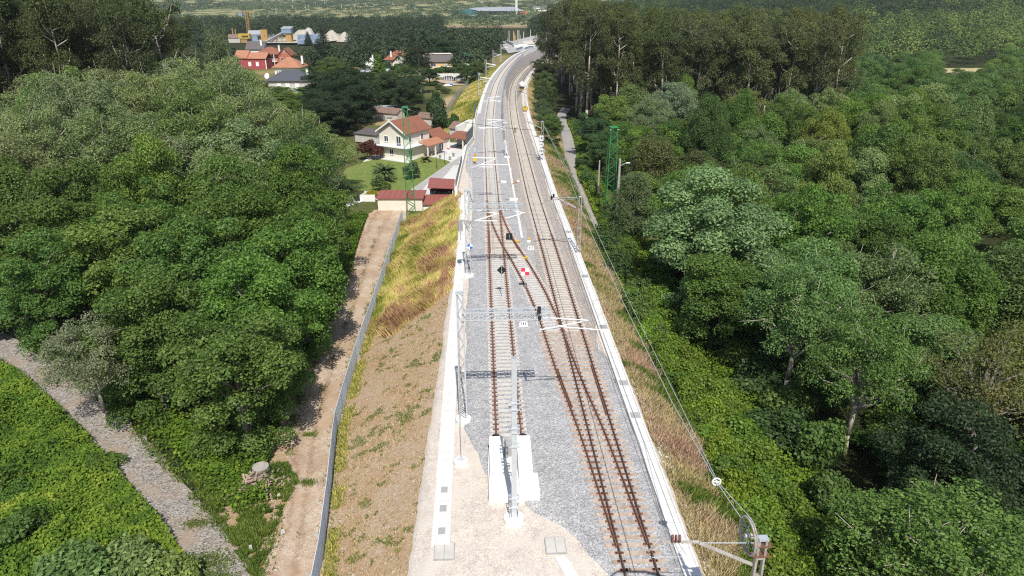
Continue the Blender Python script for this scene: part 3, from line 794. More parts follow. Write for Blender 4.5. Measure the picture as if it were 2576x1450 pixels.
def conifer(name, kind, H=14.0, Dm=6.0, tiers=16, per=150, droop=0.25):
    mb = MB(); mb.path([(0, 0, -.5), (0, 0, H * .5), (0, 0, H * .97)], 0.22, 6, 0, 0.03)
    C, N = [], []
    for k in range(tiers):
        u = 0.1 + 0.88 * k / (tiers - 1); R_ = Dm / 2 * (1 - u) ** 0.8 + 0.15
        nb = max(4, int(10 * (1 - u)) + 4)
        for j in range(nb):
            a = 6.283 * (j + rng.random() * 0.7) / nb; n = int(per * R_ / 3) + 8
            r = R_ * rng.random(n) ** 0.6 * rng.uniform(0.75, 1.1)
            C.append(np.stack([np.cos(a) * r, np.sin(a) * r, np.full(n, u * H) - droop * r + 0.25 * r * r / R_], 1) + rng.normal(size=(n, 3)) * np.array([.22, .22, .12]))
            N.append(rng.normal(size=(n, 3)) * 0.5 + np.array([math.cos(a) * .5, math.sin(a) * .5, 0.7]))
    C = np.concatenate(C); N = np.concatenate(N)
    v, q = leaves(C, N, 0.4, 0.14)
    proto(name, kind, (v, q, rng.random(len(q))), mb, 'bark', H, Dm)
conifer('conifer1', 'conifer_tree'); conifer('conifer2', 'conifer_tree', tiers=20, droop=0.1, Dm=5)
def shrub(name, kind, n=20, Dm=3.0, H=2.2, per=190, leaf=(0.22, 0.15)):
    cs, rs = envelope(n, (0, 0, H * 0.42), (Dm / 2 - .4, Dm / 2 - .4, H * .5 - .2), -0.2, 0.2, 0.4, 0.75)
    v, q, t = clump_leaves(cs, rs, per * 2.6, length=leaf[0], width=leaf[1], down=-0.6)
    mb = MB(); limbs(mb, lambda t_: (0, 0, -0.1), cs[:9], 0.03, 0.15, 4)
    proto(name, kind, (v, q, t), mb, 'bark', H, Dm)
shrub('shrub1', 'shrub'); shrub('shrub2', 'shrub', n=16); shrub('shrub3', 'shrub', n=26, per=160)

def place(pname, x, y, h, dia, col, label, cat, group=None, z=None, rz=None, name=None, jit=0.16):
    root, H, Dm = PROTO[pname]
    zz = ground_z(x, y) if z is None else z
    o = dup(root, (x, y, zz - 0.05), random.uniform(0, 6.28) if rz is None else rz, label, group, (dia / Dm, dia / Dm, h / H))
    o['category'] = cat
    if name: o.name = name
    g = 1 + random.uniform(-jit, jit)
    for c in o.children:
        if c.name.startswith('crown'):
            c.color = (min(1, col[0] * g * (1 + random.uniform(-.1, .1))), col[1] * g, col[2] * g * (1 + random.uniform(-.12, .12)), 1)
    return o
def scatter(poly, spacing, tries=6000, taken=None, keep=lambda x, y: True):
    xs = [p[0] for p in poly]; ys = [p[1] for p in poly]
    pts = [] if taken is None else taken
    new = []
    for _ in range(tries):
        x = random.uniform(min(xs), max(xs)); y = random.uniform(min(ys), max(ys))
        if not bool(inpoly(np.array([x]), np.array([y]), poly)[0]) or not keep(x, y): continue
        if all((x - a) ** 2 + (y - b) ** 2 > spacing ** 2 for a, b in pts):
            pts.append((x, y)); new.append((x, y))
    return new
G_OAK = (0.095, 0.168, 0.03); G_BRIGHT = (0.085, 0.15, 0.03); G_PALE = (0.17, 0.222, 0.08); G_EUC = (0.105, 0.13, 0.042)
G_OLIVE = (0.1, 0.115, 0.035); G_GREY = (0.13, 0.17, 0.095); G_DARK = (0.032, 0.058, 0.022); G_YELLOW = (0.17, 0.23, 0.03)
# ---------------------------------------------------------------- the grove left of the dirt track
def stand(poly, spacing, protos, hrange, drange, cols, label, cat, group, taken, tries=5000, keep=lambda x, y: True, hfun=None):
    k = []
    for x, y in scatter(poly, spacing, tries, taken, keep):
        h = random.uniform(*hrange) if hfun is None else hfun(x, y) * random.uniform(0.88, 1.1)
        i = random.randrange(len(cols))
        lab = label[i] if isinstance(label, (list, tuple)) else label
        k.append(place(random.choice(protos), x, y, h, random.uniform(*drange), cols[i], lab, cat, group))
    return k
counts = {}
left_taken = []
OAKS = ['oak1', 'oak2', 'oak3', 'oak4']
EUCS = ['euc1', 'euc2', 'euc3', 'euc4']
# front and eastern edge: dense dark oaks
KEY_L = [  # x, y, height, width, kind, colour, label
    (-20.3, 44.5, 12.5, 9.5, 'oak1', G_OAK, 'lowest dark green oak at the pointed end of the left grove, above the rubble heap'),
    (-29.5, 51.0, 12.5, 9.5, 'oak2', G_OAK, 'broad dark green oak overhanging the gravel path, behind the first oak of the point'),
    (-21.2, 53.0, 13.8, 10, 'oak3', G_OAK, 'dark green oak beside the dirt track, second along the track from the rubble heap'),
    (-32.8, 47.9, 9.5, 7.0, 'pale2', (0.15, 0.18, 0.1), 'thin grey green tree with pale limbs leaning over the middle of the gravel path'),
    (-21.9, 62.0, 14.5, 10.0, 'oak4', G_OAK, 'dark green oak bulging over the dirt track across from the grassy bank'),
    (-23.0, 71.5, 15, 10, 'oak1', G_OAK, 'round oak at the track side shading the darkest stretch of dirt track'),
    (-25.0, 81.0, 17.0, 10.5, 'oak2', G_OAK, 'tall leafy oak on the track side beside the upper grassy bank'),
    (-27.5, 91.0, 17.8, 10.0, 'pale2', (0.085, 0.14, 0.04), 'mid green tree at the grove edge whose boughs reach over the sandy clearing'),
    (-30.5, 101.0, 18.6, 10.5, 'pale1', (0.11, 0.165, 0.045), 'light green tree at the far end of the grove, in front of the garden lawn'),
    (-45.0, 62.0, 12.0, 9.0, 'oak3', G_OAK, 'dark oak standing where the gravel path leaves the picture'),
]
for x, y, h, dmt, kd, c, lb in KEY_L:
    place(kd, x, y, h, dmt, c, lb, 'tree'); left_taken.append((x, y))
GROVE = [(-24, 56), (-32, 55), (-47, 67), (-62, 76), (-78, 88), (-92, 132), (-34, 132), (-32, 104), (-26, 92)]
SKY_X = [0, 60, 180, 280, 450, 560, 610, 640, 690, 740, 800, 860, 900, 940]; SKY_Y = [330, 250, 170, 138, 148, 143, 150, 185, 232, 262, 305, 338, 362, 440]
def grove_h(x, y):     # the grove is no taller than its skyline in the survey
    h = 12.5 + (y - 45) * 0.105 + max(0, -x - 40) * 0.05
    px = 1288 + FPX * (x + 2.0) / (y * CP + 14 * SP)
    return min(h, max(5.0, (zat(float(np.interp(px, SKY_X, SKY_Y)), y) - ground_z(x, y)) / 1.02))
front = [(-24, 52), (-47, 66), (-66, 78), (-48, 80), (-26, 82)]
counts['grove_oak'] = stand(front, 7.0, OAKS, (12, 16), (9.5, 12.5), [G_OAK, (0.115, 0.188, 0.034), (0.08, 0.145, 0.026)], 'dark green oak inside the grove between the gravel path and the dirt track', 'tree', 'oaks massed in the left grove', left_taken, hfun=grove_h)
counts['grove_pale'] = stand([(-26, 80), (-50, 78), (-68, 79), (-95, 132), (-36, 132)], 8.0, ['pale1', 'pale2', 'pale1', 'pale2', 'oak3'], (16, 20), (11, 14.5), [G_PALE, (0.14, 0.205, 0.06), (0.165, 0.21, 0.09)], 'light olive tree with pale limbs showing through, in the back of the left grove', 'tree', 'pale trees at the back of the left grove', left_taken, hfun=grove_h)
# tall eucalyptus behind the grove
counts['euc_left'] = stand([(-66, 134), (-175, 118), (-210, 190), (-86, 188), (-71, 150)], 7.0, EUCS, (27, 34), (8, 11), [(0.065, 0.085, 0.027), (0.08, 0.095, 0.036), (0.058, 0.08, 0.028)], 'tall dark eucalyptus towering behind the left grove', 'tree', 'eucalyptus behind the left grove', left_taken, tries=3000)
place('euc1', -60, 140, 23, 8, (0.1, 0.115, 0.05), 'slender eucalyptus with bare pale trunk standing apart at the right end of the tall trees', 'tree')

# ---------------------------------------------------------------- right side woods
right_taken = []
def lane_clear(x, y): return x > float(Rx(y)) + (13.5 if 85 < y < 190 else 12.0)
KEY_R = [
    (22.0, 71.0, 15.5, 13.5, 'oak2', (0.15, 0.225, 0.095), 'largest sunlit oak on the right, its silvery green dome facing the points'),
    (16.6, 92.0, 9.0, 6.0, 'mimosa1', (0.115, 0.15, 0.06), 'grey green pointed bushy tree at the foot of the right green pylon'),
    (21.5, 106.0, 12.0, 9.0, 'mimosa1', G_OLIVE, 'olive brown mimosa behind the lamp pole'),
    (28.0, 101.0, 12.0, 9.5, 'mimosa2', G_OLIVE, 'olive brown mimosa in the middle of the brownish clump'),
    (34.0, 96.0, 11.5, 9.0, 'mimosa1', G_OLIVE, 'olive brown mimosa at the right end of the brownish clump'),
    (16.8, 146.0, 10.0, 8.0, 'oak1', (0.05, 0.1, 0.03), 'dark round oak at the bend of the lane below the eucalyptus'),
    (17.5, 132.0, 8.5, 7.0, 'oak3', (0.055, 0.11, 0.03), 'smaller dark oak leaning over the shadow on the lane'),
    (20.0, 121.0, 9.5, 8.0, 'mimosa2', (0.09, 0.12, 0.04), 'bushy tree behind the right green pylon, across from the lane'),
    (8.2, 151.0, 6.5, 5.5, 'oak3', (0.085, 0.15, 0.035), 'small round tree between the old track and the lane, closest to the speed boards'),
    (8.0, 163.0, 6.0, 5.0, 'pale1', (0.085, 0.14, 0.045), 'small leafy tree on the right bank, just beyond the round tree'),
    (7.6, 178.0, 6.0, 4.8, 'pale2', (0.075, 0.12, 0.045), 'thin little tree on the right bank beside the orange round sign'),
    (36.0, 158.0, 17.0, 11.0, 'pale1', (0.2, 0.24, 0.13), 'pale silvery willow rising over the green wood before the eucalyptus'),
    (29.0, 149.0, 14.0, 10.0, 'pale2', (0.17, 0.21, 0.1), 'pale green willow, lower neighbour of the silvery one'),
    (62.0, 138.0, 15.0, 10.0, 'lime1', (0.18, 0.23, 0.035), 'yellow green tree glowing among the dark oaks'),
    (41.0, 172.0, 17.0, 8.0, 'lime1', (0.13, 0.21, 0.03), 'bright lime green acacia in the gap between the eucalyptus'),
    (47.0, 169.0, 10.0, 9.0, 'lime1', (0.12, 0.22, 0.03), 'low bright green acacia at the foot of the eucalyptus'),
    (28.0, 37.0, 10.5, 8.0, 'oak3', G_DARK, 'dark oak next to the bright shrubs at the bottom right'),
    (34.5, 44.0, 13.0, 9.0, 'twiggy', (0.12, 0.135, 0.04), 'half bare tree with a fan of grey twigs at the right'),
    (39.0, 37.0, 11.0, 8.5, 'pale2', (0.1, 0.135, 0.03), 'light green feathery tree at the lower right edge'),
    (47.0, 52.0, 14.0, 10.5, 'mimosa1', (0.15, 0.185, 0.035), 'yellowish green mimosa filling the right edge'),
    (41.5, 48.0, 13.0, 9.0, 'mimosa2', (0.135, 0.175, 0.035), 'yellowish green mimosa left of the tallest one at the right edge'),
    (50.0, 64.0, 14.0, 10.5, 'mimosa2', (0.12, 0.17, 0.045), 'soft green mimosa behind the yellowish ones at the right edge'),
    (34.0, 60.0, 13.5, 11.0, 'pale1', (0.1, 0.16, 0.06), 'oak with twisted white branches breaking through its crown'),
]
for x, y, h, dmt, kd, c, lb in KEY_R:
    place(kd, x, y, h, dmt, c, lb, 'tree'); right_taken.append((x, y))
near = [(20, 32), (24, 84), (50, 84), (70, 84), (52, 52), (36, 30)]
counts['right_near'] = stand([(21, 26), (19.5, 44), (20, 84), (74, 84), (46, 44), (34, 26)], 6.8, OAKS + ['pale2'], (9, 15.5), (7.5, 11), [G_OAK, (0.11, 0.185, 0.038), (0.12, 0.195, 0.055)], 'dark green leafy tree in the nearest part of the right wood', 'tree', 'trees in the near right wood', right_taken, keep=lane_clear)
counts['right_mid'] = stand([(20, 84), (22, 172), (130, 172), (74, 84)], 7.3, OAKS + ['pale1', 'mimosa2', 'lime1'], (8, 18), (7, 12.5), [G_OAK, (0.11, 0.18, 0.035), (0.15, 0.215, 0.07), (0.12, 0.195, 0.033), (0.07, 0.13, 0.03), (0.14, 0.185, 0.04)], 'mixed broadleaf tree in the hollow of the right wood', 'tree', 'trees in the middle of the right wood', right_taken, keep=lambda x, y: lane_clear(x, y) and not (x > 84 and y > 176))
eu_taken = [p for p in right_taken if p[1] > 150]
counts['euc_right'] = stand([(18.5, 176), (20, 330), (60, 330), (118, 300), (82, 176)], 6.4, EUCS, (26, 33), (8, 11), [G_EUC, (0.09, 0.115, 0.04), (0.08, 0.1, 0.042), (0.125, 0.14, 0.042)], 'tall olive eucalyptus in the wood right of the railway', 'tree', 'eucalyptus in the right wood', eu_taken, tries=3500, keep=lambda x, y: x > float(Rx(y)) + (9 if y < 250 else 6))
for k, (x, y) in enumerate(((14.5, 290), (15.5, 303), (18.5, 318), (24, 336), (29, 352), (36, 366), (44, 378), (53, 388), (13.0, 274), (62, 396))):
    place(EUCS[k % 4], x, y, random.uniform(24, 30), 9, (0.07, 0.085, 0.035), 'dark eucalyptus closing over the curve of the old track', 'tree', 'eucalyptus over the curve')
place('oak1', 12.2, 262, 12, 9, (0.06, 0.08, 0.03), 'dark shady tree at the inner end of the straw bank, under the eucalyptus', 'tree')
place('euc2', 69, 186, 31, 7, (0.075, 0.09, 0.04), 'leaning eucalyptus with a long bare pale trunk at the wood edge', 'tree')
counts['far_right'] = stand([(88, 176), (124, 300), (330, 420), (330, 300), (190, 172)], 9.0, ['oak1', 'lime1', 'pale1', 'oak3'], (12, 17), (10, 14), [(0.1, 0.18, 0.04), (0.12, 0.2, 0.05), (0.085, 0.155, 0.04)], 'green broadleaf tree on the far right, towards the straw field', 'tree', 'broadleaf trees around the far right field', [], tries=1600, keep=lambda x, y: not (0.575 * y < x < 0.67 * y and 255 < y < 425))
for k in range(34):
    y = random.uniform(262, 385); x = y * random.uniform(0.58, 0.665)
    place(random.choice(['shrub1', 'oak3', 'shrub3']), x, y, random.uniform(2.5, 5), random.uniform(5, 8), random.choice([(0.2, 0.23, 0.15), (0.1, 0.17, 0.04), (0.13, 0.2, 0.04)]), 'rounded bush in front of the far straw field', 'bush', 'bushes in front of the far straw field')

for x, y in scatter([(21, 24), (20.5, 84), (60, 84), (42, 36), (32, 24)], 3.4, 1500):
    place(random.choice(['shrub1', 'shrub3', 'shrub2']), x, y, random.uniform(2.2, 4.2), random.uniform(3.2, 5.0), random.choice([(0.07, 0.125, 0.025), (0.05, 0.1, 0.025), (0.09, 0.15, 0.03)]), 'shaded understorey bush beneath the near right wood', 'bush', 'understorey bushes of the near right wood')
ORD = 'first second third fourth fifth sixth seventh eighth ninth tenth eleventh twelfth thirteenth fourteenth fifteenth sixteenth'.split()
MARKS = [(30, 'buffer stop'), (43, 'nearest lattice mast'), (57, 'joining tracks'), (71, 'second lattice mast'), (86, 'siding points'), (100, 'third lattice mast'), (114, 'garage'), (129, 'speed boards'), (150, 'white house'), (164, 'worker'), (190, 'orange round board'), (229, 'yellow box signal'), (262, 'farthest weathered mast')]
def relabel(objs, noun, ref):
    """each tree told by the landmark it is level with and its place in from the edge of the wood"""
    bands = {}
    for o in objs: bands.setdefault(min(MARKS, key=lambda q: abs(q[0] - o.location.y))[1], []).append(o)
    for mk, lst in bands.items():
        for i, o in enumerate(sorted(lst, key=lambda o: abs(o.location.x))):
            if i < len(ORD): o['label'] = '%s, %s in from the %s, level with the %s' % (noun, ORD[i], ref, mk)
relabel(counts['grove_oak'], 'dark green oak', 'dirt track')
relabel(counts['grove_pale'], 'light olive tree', 'dirt track side')
relabel(counts['right_near'], 'leafy green tree', 'bramble belt')
relabel(counts['right_mid'], 'broadleaf tree', 'lane')
relabel(counts['euc_right'], 'tall olive eucalyptus', 'running line')
# shrubs along the right bank
sh = []
for x, y, h, d_, lb in ((9.2, 194, 8.5, 6.5, 'dark bushy tree closing off the far end of the lane, nearest of three'), (9.6, 209, 9, 7, 'dark bushy tree at the far end of the lane, middle one of three'), (10.2, 226, 10, 7.5, 'dark bushy tree at the far end of the lane, farthest of three')):
    place('oak3', x, y, h, d_, (0.075, 0.115, 0.035), lb, 'tree')
for k in range(46):
    y = 27 + k * 0.98 + random.uniform(-.4, .4)
    x = float(Rx(y)) + 6.0 + random.uniform(-0.6, 1.0) - (0.8 if y > 50 else 0)
    place(random.choice(['shrub1', 'shrub2', 'shrub3']), x, y, random.uniform(1.6, 2.6), random.uniform(2.2, 3.4), random.choice([(0.15, 0.23, 0.022), (0.13, 0.205, 0.022), (0.11, 0.18, 0.024)]), 'bright green bramble shrub in the belt between the right bank and the wood', 'shrub', 'shrubs below the right bank')
    if k % 3 != 0:
        place(random.choice(['shrub1', 'shrub3']), x + 2.5, y + random.uniform(-1, 1), random.uniform(1.8, 2.8), random.uniform(2.8, 4.0), (0.12, 0.19, 0.024), 'deep green shrub on the wood side of the bramble belt', 'shrub', 'shrubs on the wood side of the belt')
for y in np.arange(84, 190, 3.2):
    y = float(y) + random.uniform(-1, 1)
    x = float(np.interp(y, [p[1] for p in LANE], [p[0] for p in LANE])) + random.uniform(2.6, 4.2)
    place(random.choice(['shrub1', 'shrub2', 'shrub3']), x, y, random.uniform(1.0, 2.6), random.uniform(2.0, 3.6), random.choice([(0.1, 0.17, 0.03), (0.13, 0.2, 0.035), (0.07, 0.12, 0.03)]), 'leafy shrub lining the wood side of the lane', 'shrub', 'shrubs along the lane')
for y in np.arange(60, 92, 2.4):
    y = float(y); x = float(Rx(y)) + random.uniform(4.6, 6.4)
    place(random.choice(['shrub1', 'shrub3']), x, y, random.uniform(1.6, 3.2), random.uniform(2.4, 4.0), random.choice([(0.085, 0.14, 0.03), (0.06, 0.11, 0.03)]), 'dense shrub between the portal mast and the end of the lane', 'shrub', 'shrubs at the end of the lane')
for y in np.arange(45, 100, 3.0):
    y = float(y) + random.uniform(-1, 1); x = float(FX(y)) - 5.6 - random.uniform(0.3, 1.5) - max(0, (y - 80) * 0.08)
    place(random.choice(['shrub1', 'shrub2', 'shrub3']), x, y, random.uniform(1.0, 2.2), random.uniform(2.0, 3.2), random.choice([(0.05, 0.1, 0.025), (0.1, 0.16, 0.03)]), 'low shrub under the oaks at the edge of the dirt track', 'shrub', 'shrubs along the dirt track')
print('COUNTS', {a: len(b) for a, b in counts.items()})
# ---------------------------------------------------------------- the railway
def heading(fn, d):
    return math.atan2(float(fn(d + 0.5)) - float(fn(d - 0.5)), 1.0)   # clockwise from +Y
def off(fn, d, o, z=0.0):
    t = heading(fn, d)
    return Vector((float(fn(d)) + o * math.cos(t), d - o * math.sin(t), z))
def sweep(name, fn, ds, prof, mats, parent=None, mis=None):
    """profile (offset, z) swept along a line"""
    k = len(prof); V = []
    for d in ds:
        t = heading(fn, d); x = float(fn(d)); c, s_ = math.cos(t), math.sin(t)
        V += [(x + o * c, d - o * s_, z) for o, z in prof]
    F, MI = [], []
    for i in range(len(ds) - 1):
        for j in range(k):
            F.append((i * k + j, i * k + (j + 1) % k, (i + 1) * k + (j + 1) % k, (i + 1) * k + j)); MI.append(0 if mis is None else mis[j])
    F.append(tuple(range(k))[::-1]); MI.append(0); F.append(tuple(range((len(ds) - 1) * k, len(ds) * k))); MI.append(0)
    mb = MB(); mb.v = V; mb.f = F; mb.m = MI
    return mb.build(name, mats, parent)
def rail_profile(o, z=0.0):
    return [(o - .075, z - .16), (o + .075, z - .16), (o + .075, z - .145), (o + .012, z - .12), (o + .012, z - .05), (o + .036, z - .035), (o + .036, z), (o - .036, z), (o - .036, z - .035), (o - .012, z - .05), (o - .012, z - .12), (o - .075, z - .145)]
G2 = 0.868
def sleeper_mb(w0, w1, seats):
    mb = MB(); mb.box(((w0 + w1) / 2, 0, -0.205), (w1 - w0, 0.27, 0.12), mi=0)
    for s_ in seats:
        for e in (-0.13, 0.13): mb.box((s_ + e * 1.1, 0, -0.125), (0.17, 0.19, 0.06), mi=1, taper=0.6)
    return mb
def track(name, label, fn, ds, rail_mat, z=0.0, sleeper_ds=(), smat='sleeper', special=(), rails=(-G2, G2)):
    """special: (d, from_x, to_x, rail positions) = long sleepers under points"""
    root = thing(name, label, 'railway track', (float(fn(ds[0])), float(ds[0]), 0))
    inv = Vector(root.location)
    def local(o): o.location = -inv; return o
    for o_ in rails: local(sweep('rail', fn, ds, rail_profile(o_, z), [M[rail_mat]], root))
    n = 0
    for d, x0, x1, seats, mt in special:
        mb = sleeper_mb(x0, x1, seats)
        t = heading(Bx, d)
        o = mb.build('sleeper', [M[mt], M['clip']], root, Vector((0, d, 0)) - inv, -t * 0.5); n += 1
    base = None; rest = MB()
    for i, d in enumerate(sleeper_ds):
        t = heading(fn, d)
        if n < 100:
            loc = Vector((float(fn(d)), d, 0)) - inv
            if base is None:
                base = sleeper_mb(-1.3, 1.3, (-G2, G2)).build('sleeper', [M[smat], M['clip']], root, loc, -t)
            else:
                c = base.copy(); COL.objects.link(c); c.parent = root; c.location = loc; c.rotation_euler = (0, 0, -t)
            n += 1
        else:
            rest.box((float(fn(d)) - inv.x, d - inv.y, -0.215), (2.6, 0.27, 0.11), -t)
    if rest.v:
        o = rest.build('sleepers', M[smat], root); o['kind'] = 'stuff'
    return root
rds = lambda a, b: np.concatenate([np.arange(a, min(b, 130), 1.5), np.arange(max(a, 130), b, 3.0)]) if b > 130 else np.arange(a, b, 1.2)
spA = [(d, float(Ax(d)) - 1.35 + 0 * d, float(Cx(d)) + 1.35, (float(Ax(d)) - G2, float(Ax(d)) + G2, float(Cx(d)) - G2, float(Cx(d)) + G2), 'timber' if int(d * 1.66) % 4 == 0 else 'old_sleeper') for d in np.arange(76.4, 101, 0.62)]
spB = [(d, min(float(Cx(d)), float(Bx(d))) - 1.35 - (0.12 if int(d * 5) % 3 else 0.0), float(Bx(d)) + 1.4 + (0.1 if int(d * 7) % 3 else 0.0), (float(Bx(d)) - G2, float(Bx(d)) + G2, float(Cx(d)) - G2, float(Cx(d)) + G2), 'timber') for d in np.arange(24, 57, 0.62)]
TA = track('siding_track', 'rusty new siding ending at the white concrete buffer stop', Ax, rds(39.2, 420), 'rust', 0.0, np.r_[np.arange(39.7, 76, 0.62), np.arange(101.4, 420, 0.62)], 'sleeper', spA)
TB = track('main_track', 'older dark railed running line on the right with weathered sleepers', Bx, rds(14, 420), 'dark_rail', 0.0, np.arange(57.3, 420, 0.62), 'old_sleeper', spB)
TC = track('crossover_track', 'rusty connecting track that slants from the siding to the running line', Cx, np.arange(30.2, 97, 0.8), 'rust', -0.004, np.arange(57.4, 76, 0.62), 'sleeper')
for root, fn, o_, d0, d1_ in ((TB, Bx, G2 - .12, 43.5, 51.5), (TC, Cx, -G2 + .12, 44.5, 50.5), (TA, Ax, -G2 + .12, 78.5, 87), (TC, Cx, G2 - .12, 79, 86)):
    o = sweep('check_rail', fn, np.arange(d0, d1_, .8), rail_profile(o_, -0.006), [M['rust']], root); o.location = -Vector(root.location)

# concrete cable trough along the left edge, drain along the right edge
tr_off = pw([(20, 4.05), (30, 4.2), (52, 4.35), (77, 4.2), (108, 4.3), (140, 4.0), (420, 3.4)])
fnT = lambda d: Ax(d) - tr_off(d)
t_ = thing('cable_trough', 'long pale concrete cable trough along the left edge of the formation', 'cable trough', (float(fnT(30.4)), 30.4, 0))
ds_ = np.concatenate([np.arange(30.4, 106.4, 1.0)])
o = sweep('trough', fnT, ds_, [(-.52, -.32), (-.52, -.12), (-.42, -.12), (-.42, -.15), (.42, -.15), (.42, -.12), (.52, -.12), (.52, -.32)], [M['trough_concrete']], t_); o.location = -Vector(t_.location)
cov = MB()
for d in np.arange(30.8, 106, 1.0):
    c = off(fnT, float(d), 0.02); cov.box((c.x, c.y, -.137), (.34 if d > 36 else .36, .965, .03), -heading(fnT, float(d)))
o = cov.build('covers', M['trough_concrete'], t_, -Vector(t_.location)); o['kind'] = 'stuff'
for d in (31.4, 33.3, 35.0):
    c = off(fnT, d, 0.02); mb = MB(); mb.box((c.x, c.y, -.128), (.4, .55, .03), -heading(fnT, d)); mb.build('cover_plate', M['grey_concrete'], t_, -Vector(t_.location))
fnD = lambda d: Rx(d) - pw([(20, .45), (60, .4), (420, .4)])(d)
t_ = thing('edge_drain', 'bright white concrete edge beam beside the running line, down the right bank', 'drain', (float(fnD(20)), 20, 0))
o = sweep('channel', fnD, np.arange(16, 185, 1.2), [(-.42, -.34), (-.42, -.02), (-.3, -.02), (-.3, -.07), (.36, -.1), (.42, -.02), (.5, -.02), (.5, -.9), (.3, -.9)], [M['edge_concrete']], t_); o.location = -Vector(t_.location)
for d in (43.2, 47.8, 57.9, 70.5, 86.0):
    c = off(fnD, d, 0.03); mb = MB(); mb.box((c.x, c.y, -.05), (.62, .7, .06), -heading(fnD, d)); mb.build('joint_cover', M['grey_concrete'], t_, -Vector(t_.location))
far_edge = lambda d: Rx(d) - pw([(150, .5), (200, .2), (420, .3)])(d)
o = sweep('edge_drain', far_edge, np.arange(185.5, 300, 2), [(-.3, -.34), (-.3, -.05), (.3, -.05), (.3, -.6)], [M['concrete']]); tag(o, 'far thin stretch of pale drain beside the curving running line', 'drain')
o = sweep('edge_drain', lambda d: Ax(d) - pw([(186, 2.9), (420, 3.1)])(d), np.arange(186, 420, 2), [(-.45, -.34), (-.45, -.1), (.45, -.1), (.45, -.34)], [M['concrete']]); tag(o, 'pale drain along the left edge of the curving new line', 'drain')
mid = lambda d: (Ax(d) + 3.35)
o = sweep('cable_duct', mid, np.arange(84, 150, 1.5), [(-.16, -.32), (-.16, -.12), (.16, -.12), (.16, -.32)], [M['concrete']]); tag(o, 'narrow concrete duct between the two tracks', 'cable duct')

# buffer stop
bx, by = -0.06, 36.2
bt = -heading(Ax, 40)
buf = thing('buffer_stop', 'white concrete buffer stop with two sloping cheeks and black buffers', 'buffer stop', (bx, by, -0.3), bt)
mb = MB(); mb.box((0.12, -1.15, 0.3), (3.1, 2.0, 0.6)); mb.box((-.02, 1.35, 0.42), (2.84, 2.95, 0.1)); mb.build('plinth', M['white_concrete'], buf)
for sx in (-1, 1):
    x0 = sx * 0.9 - .44; x1 = sx * 0.9 + .44
    mb = MB(); poly = [(x0, 2.45, 0.0), (x0, 2.45, 1.62), (x0, 1.8, 1.66), (x0, -1.9, .68), (x0, -1.9, 0.0)]
    mb.extrude(poly, (x1 - x0, 0, 0)); mb.build('cheek', M['white_concrete'], buf)
    mb = MB(); mb.tube((sx * .92, 2.44, 1.22), (sx * .92, 2.72, 1.22), .13, .13, 10); mb.tube((sx * .92, 2.7, 1.22), (sx * .92, 2.8, 1.22), .3, .33, 14); mb.build('buffer', M['rubber'], buf)
mb = MB(); mb.box((0, 2.0, .85), (.68, .5, 1.3)); mb.build('cross_wall', M['grey_concrete'], buf)

# masts --------------------------------------------------------------
def lattice_mast(x, y, h, label, z0=-0.3, w0=.5, w1=.36, mat='galv', footing=True, group=None, dep=.3, pitch=.75):
    root = thing('catenary_mast', label, 'mast', (x, y, z0), -heading(Ax, y), group)
    L = []
    for sx in (-1, 1):
        mb = MB(); mb.bar((sx * w0 / 2, 0, .25), (sx * w1 / 2, 0, h), .1, dep); mb.build('leg', M[mat], root)
    mb = MB(); n = int(h / pitch)
    for k in range(n):
        za, zb = .4 + (h - .6) * k / n, .4 + (h - .6) * (k + 1) / n
        wa = (w0 + (w1 - w0) * za / h) / 2; wb = (w0 + (w1 - w0) * zb / h) / 2; s_ = 1 if k % 2 else -1
        for yy in (-dep / 2 + .01, dep / 2 - .01): mb.bar((-s_ * wa, yy, za), (s_ * wb, yy, zb), .085, .02)
    mb.build('lacing', M[mat], root)
    mb = MB(); mb.box((0, 0, h - .06), (w1 + .18, dep + .1, .12)); mb.build('cap', M[mat], root)
    if footing:
        mb = MB(); mb.tube((0, 0, -.3), (0, 0, .28), .58, .56, 16); mb.build('footing', M['white_concrete'], root)
    return root
def arms(root, D, segs, name='cantilever', mat='white_tube', r=.042, D2=None):
    """segs: pairs of sight points on the plane of the mast"""
    mb = MB(); inv = root.matrix_basis.inverted() if False else Matrix.Translation(root.location) @ Matrix.Rotation(root.rotation_euler.z, 4, 'Z')
    inv = inv.inverted()
    for s_ in segs:
        rr = s_[2] if len(s_) > 2 else r
        mb.tube(inv @ atD(*s_[0], D), inv @ atD(*s_[1], D2 or D), rr, rr, 6)
    return mb.build(name, M[mat], root)
Z2 = lambda a, b: ((1750 + a / 2.9) * .63889, (1000 + b / 2.9) * .63889)
Z5 = lambda a, b: ((1750 + a / 2.9) * .63889, (550 + b / 2.9) * .63889)
Z4 = lambda a, b: ((1750 + a / 2.9) * .63889, (100 + b / 2.9) * .63889)
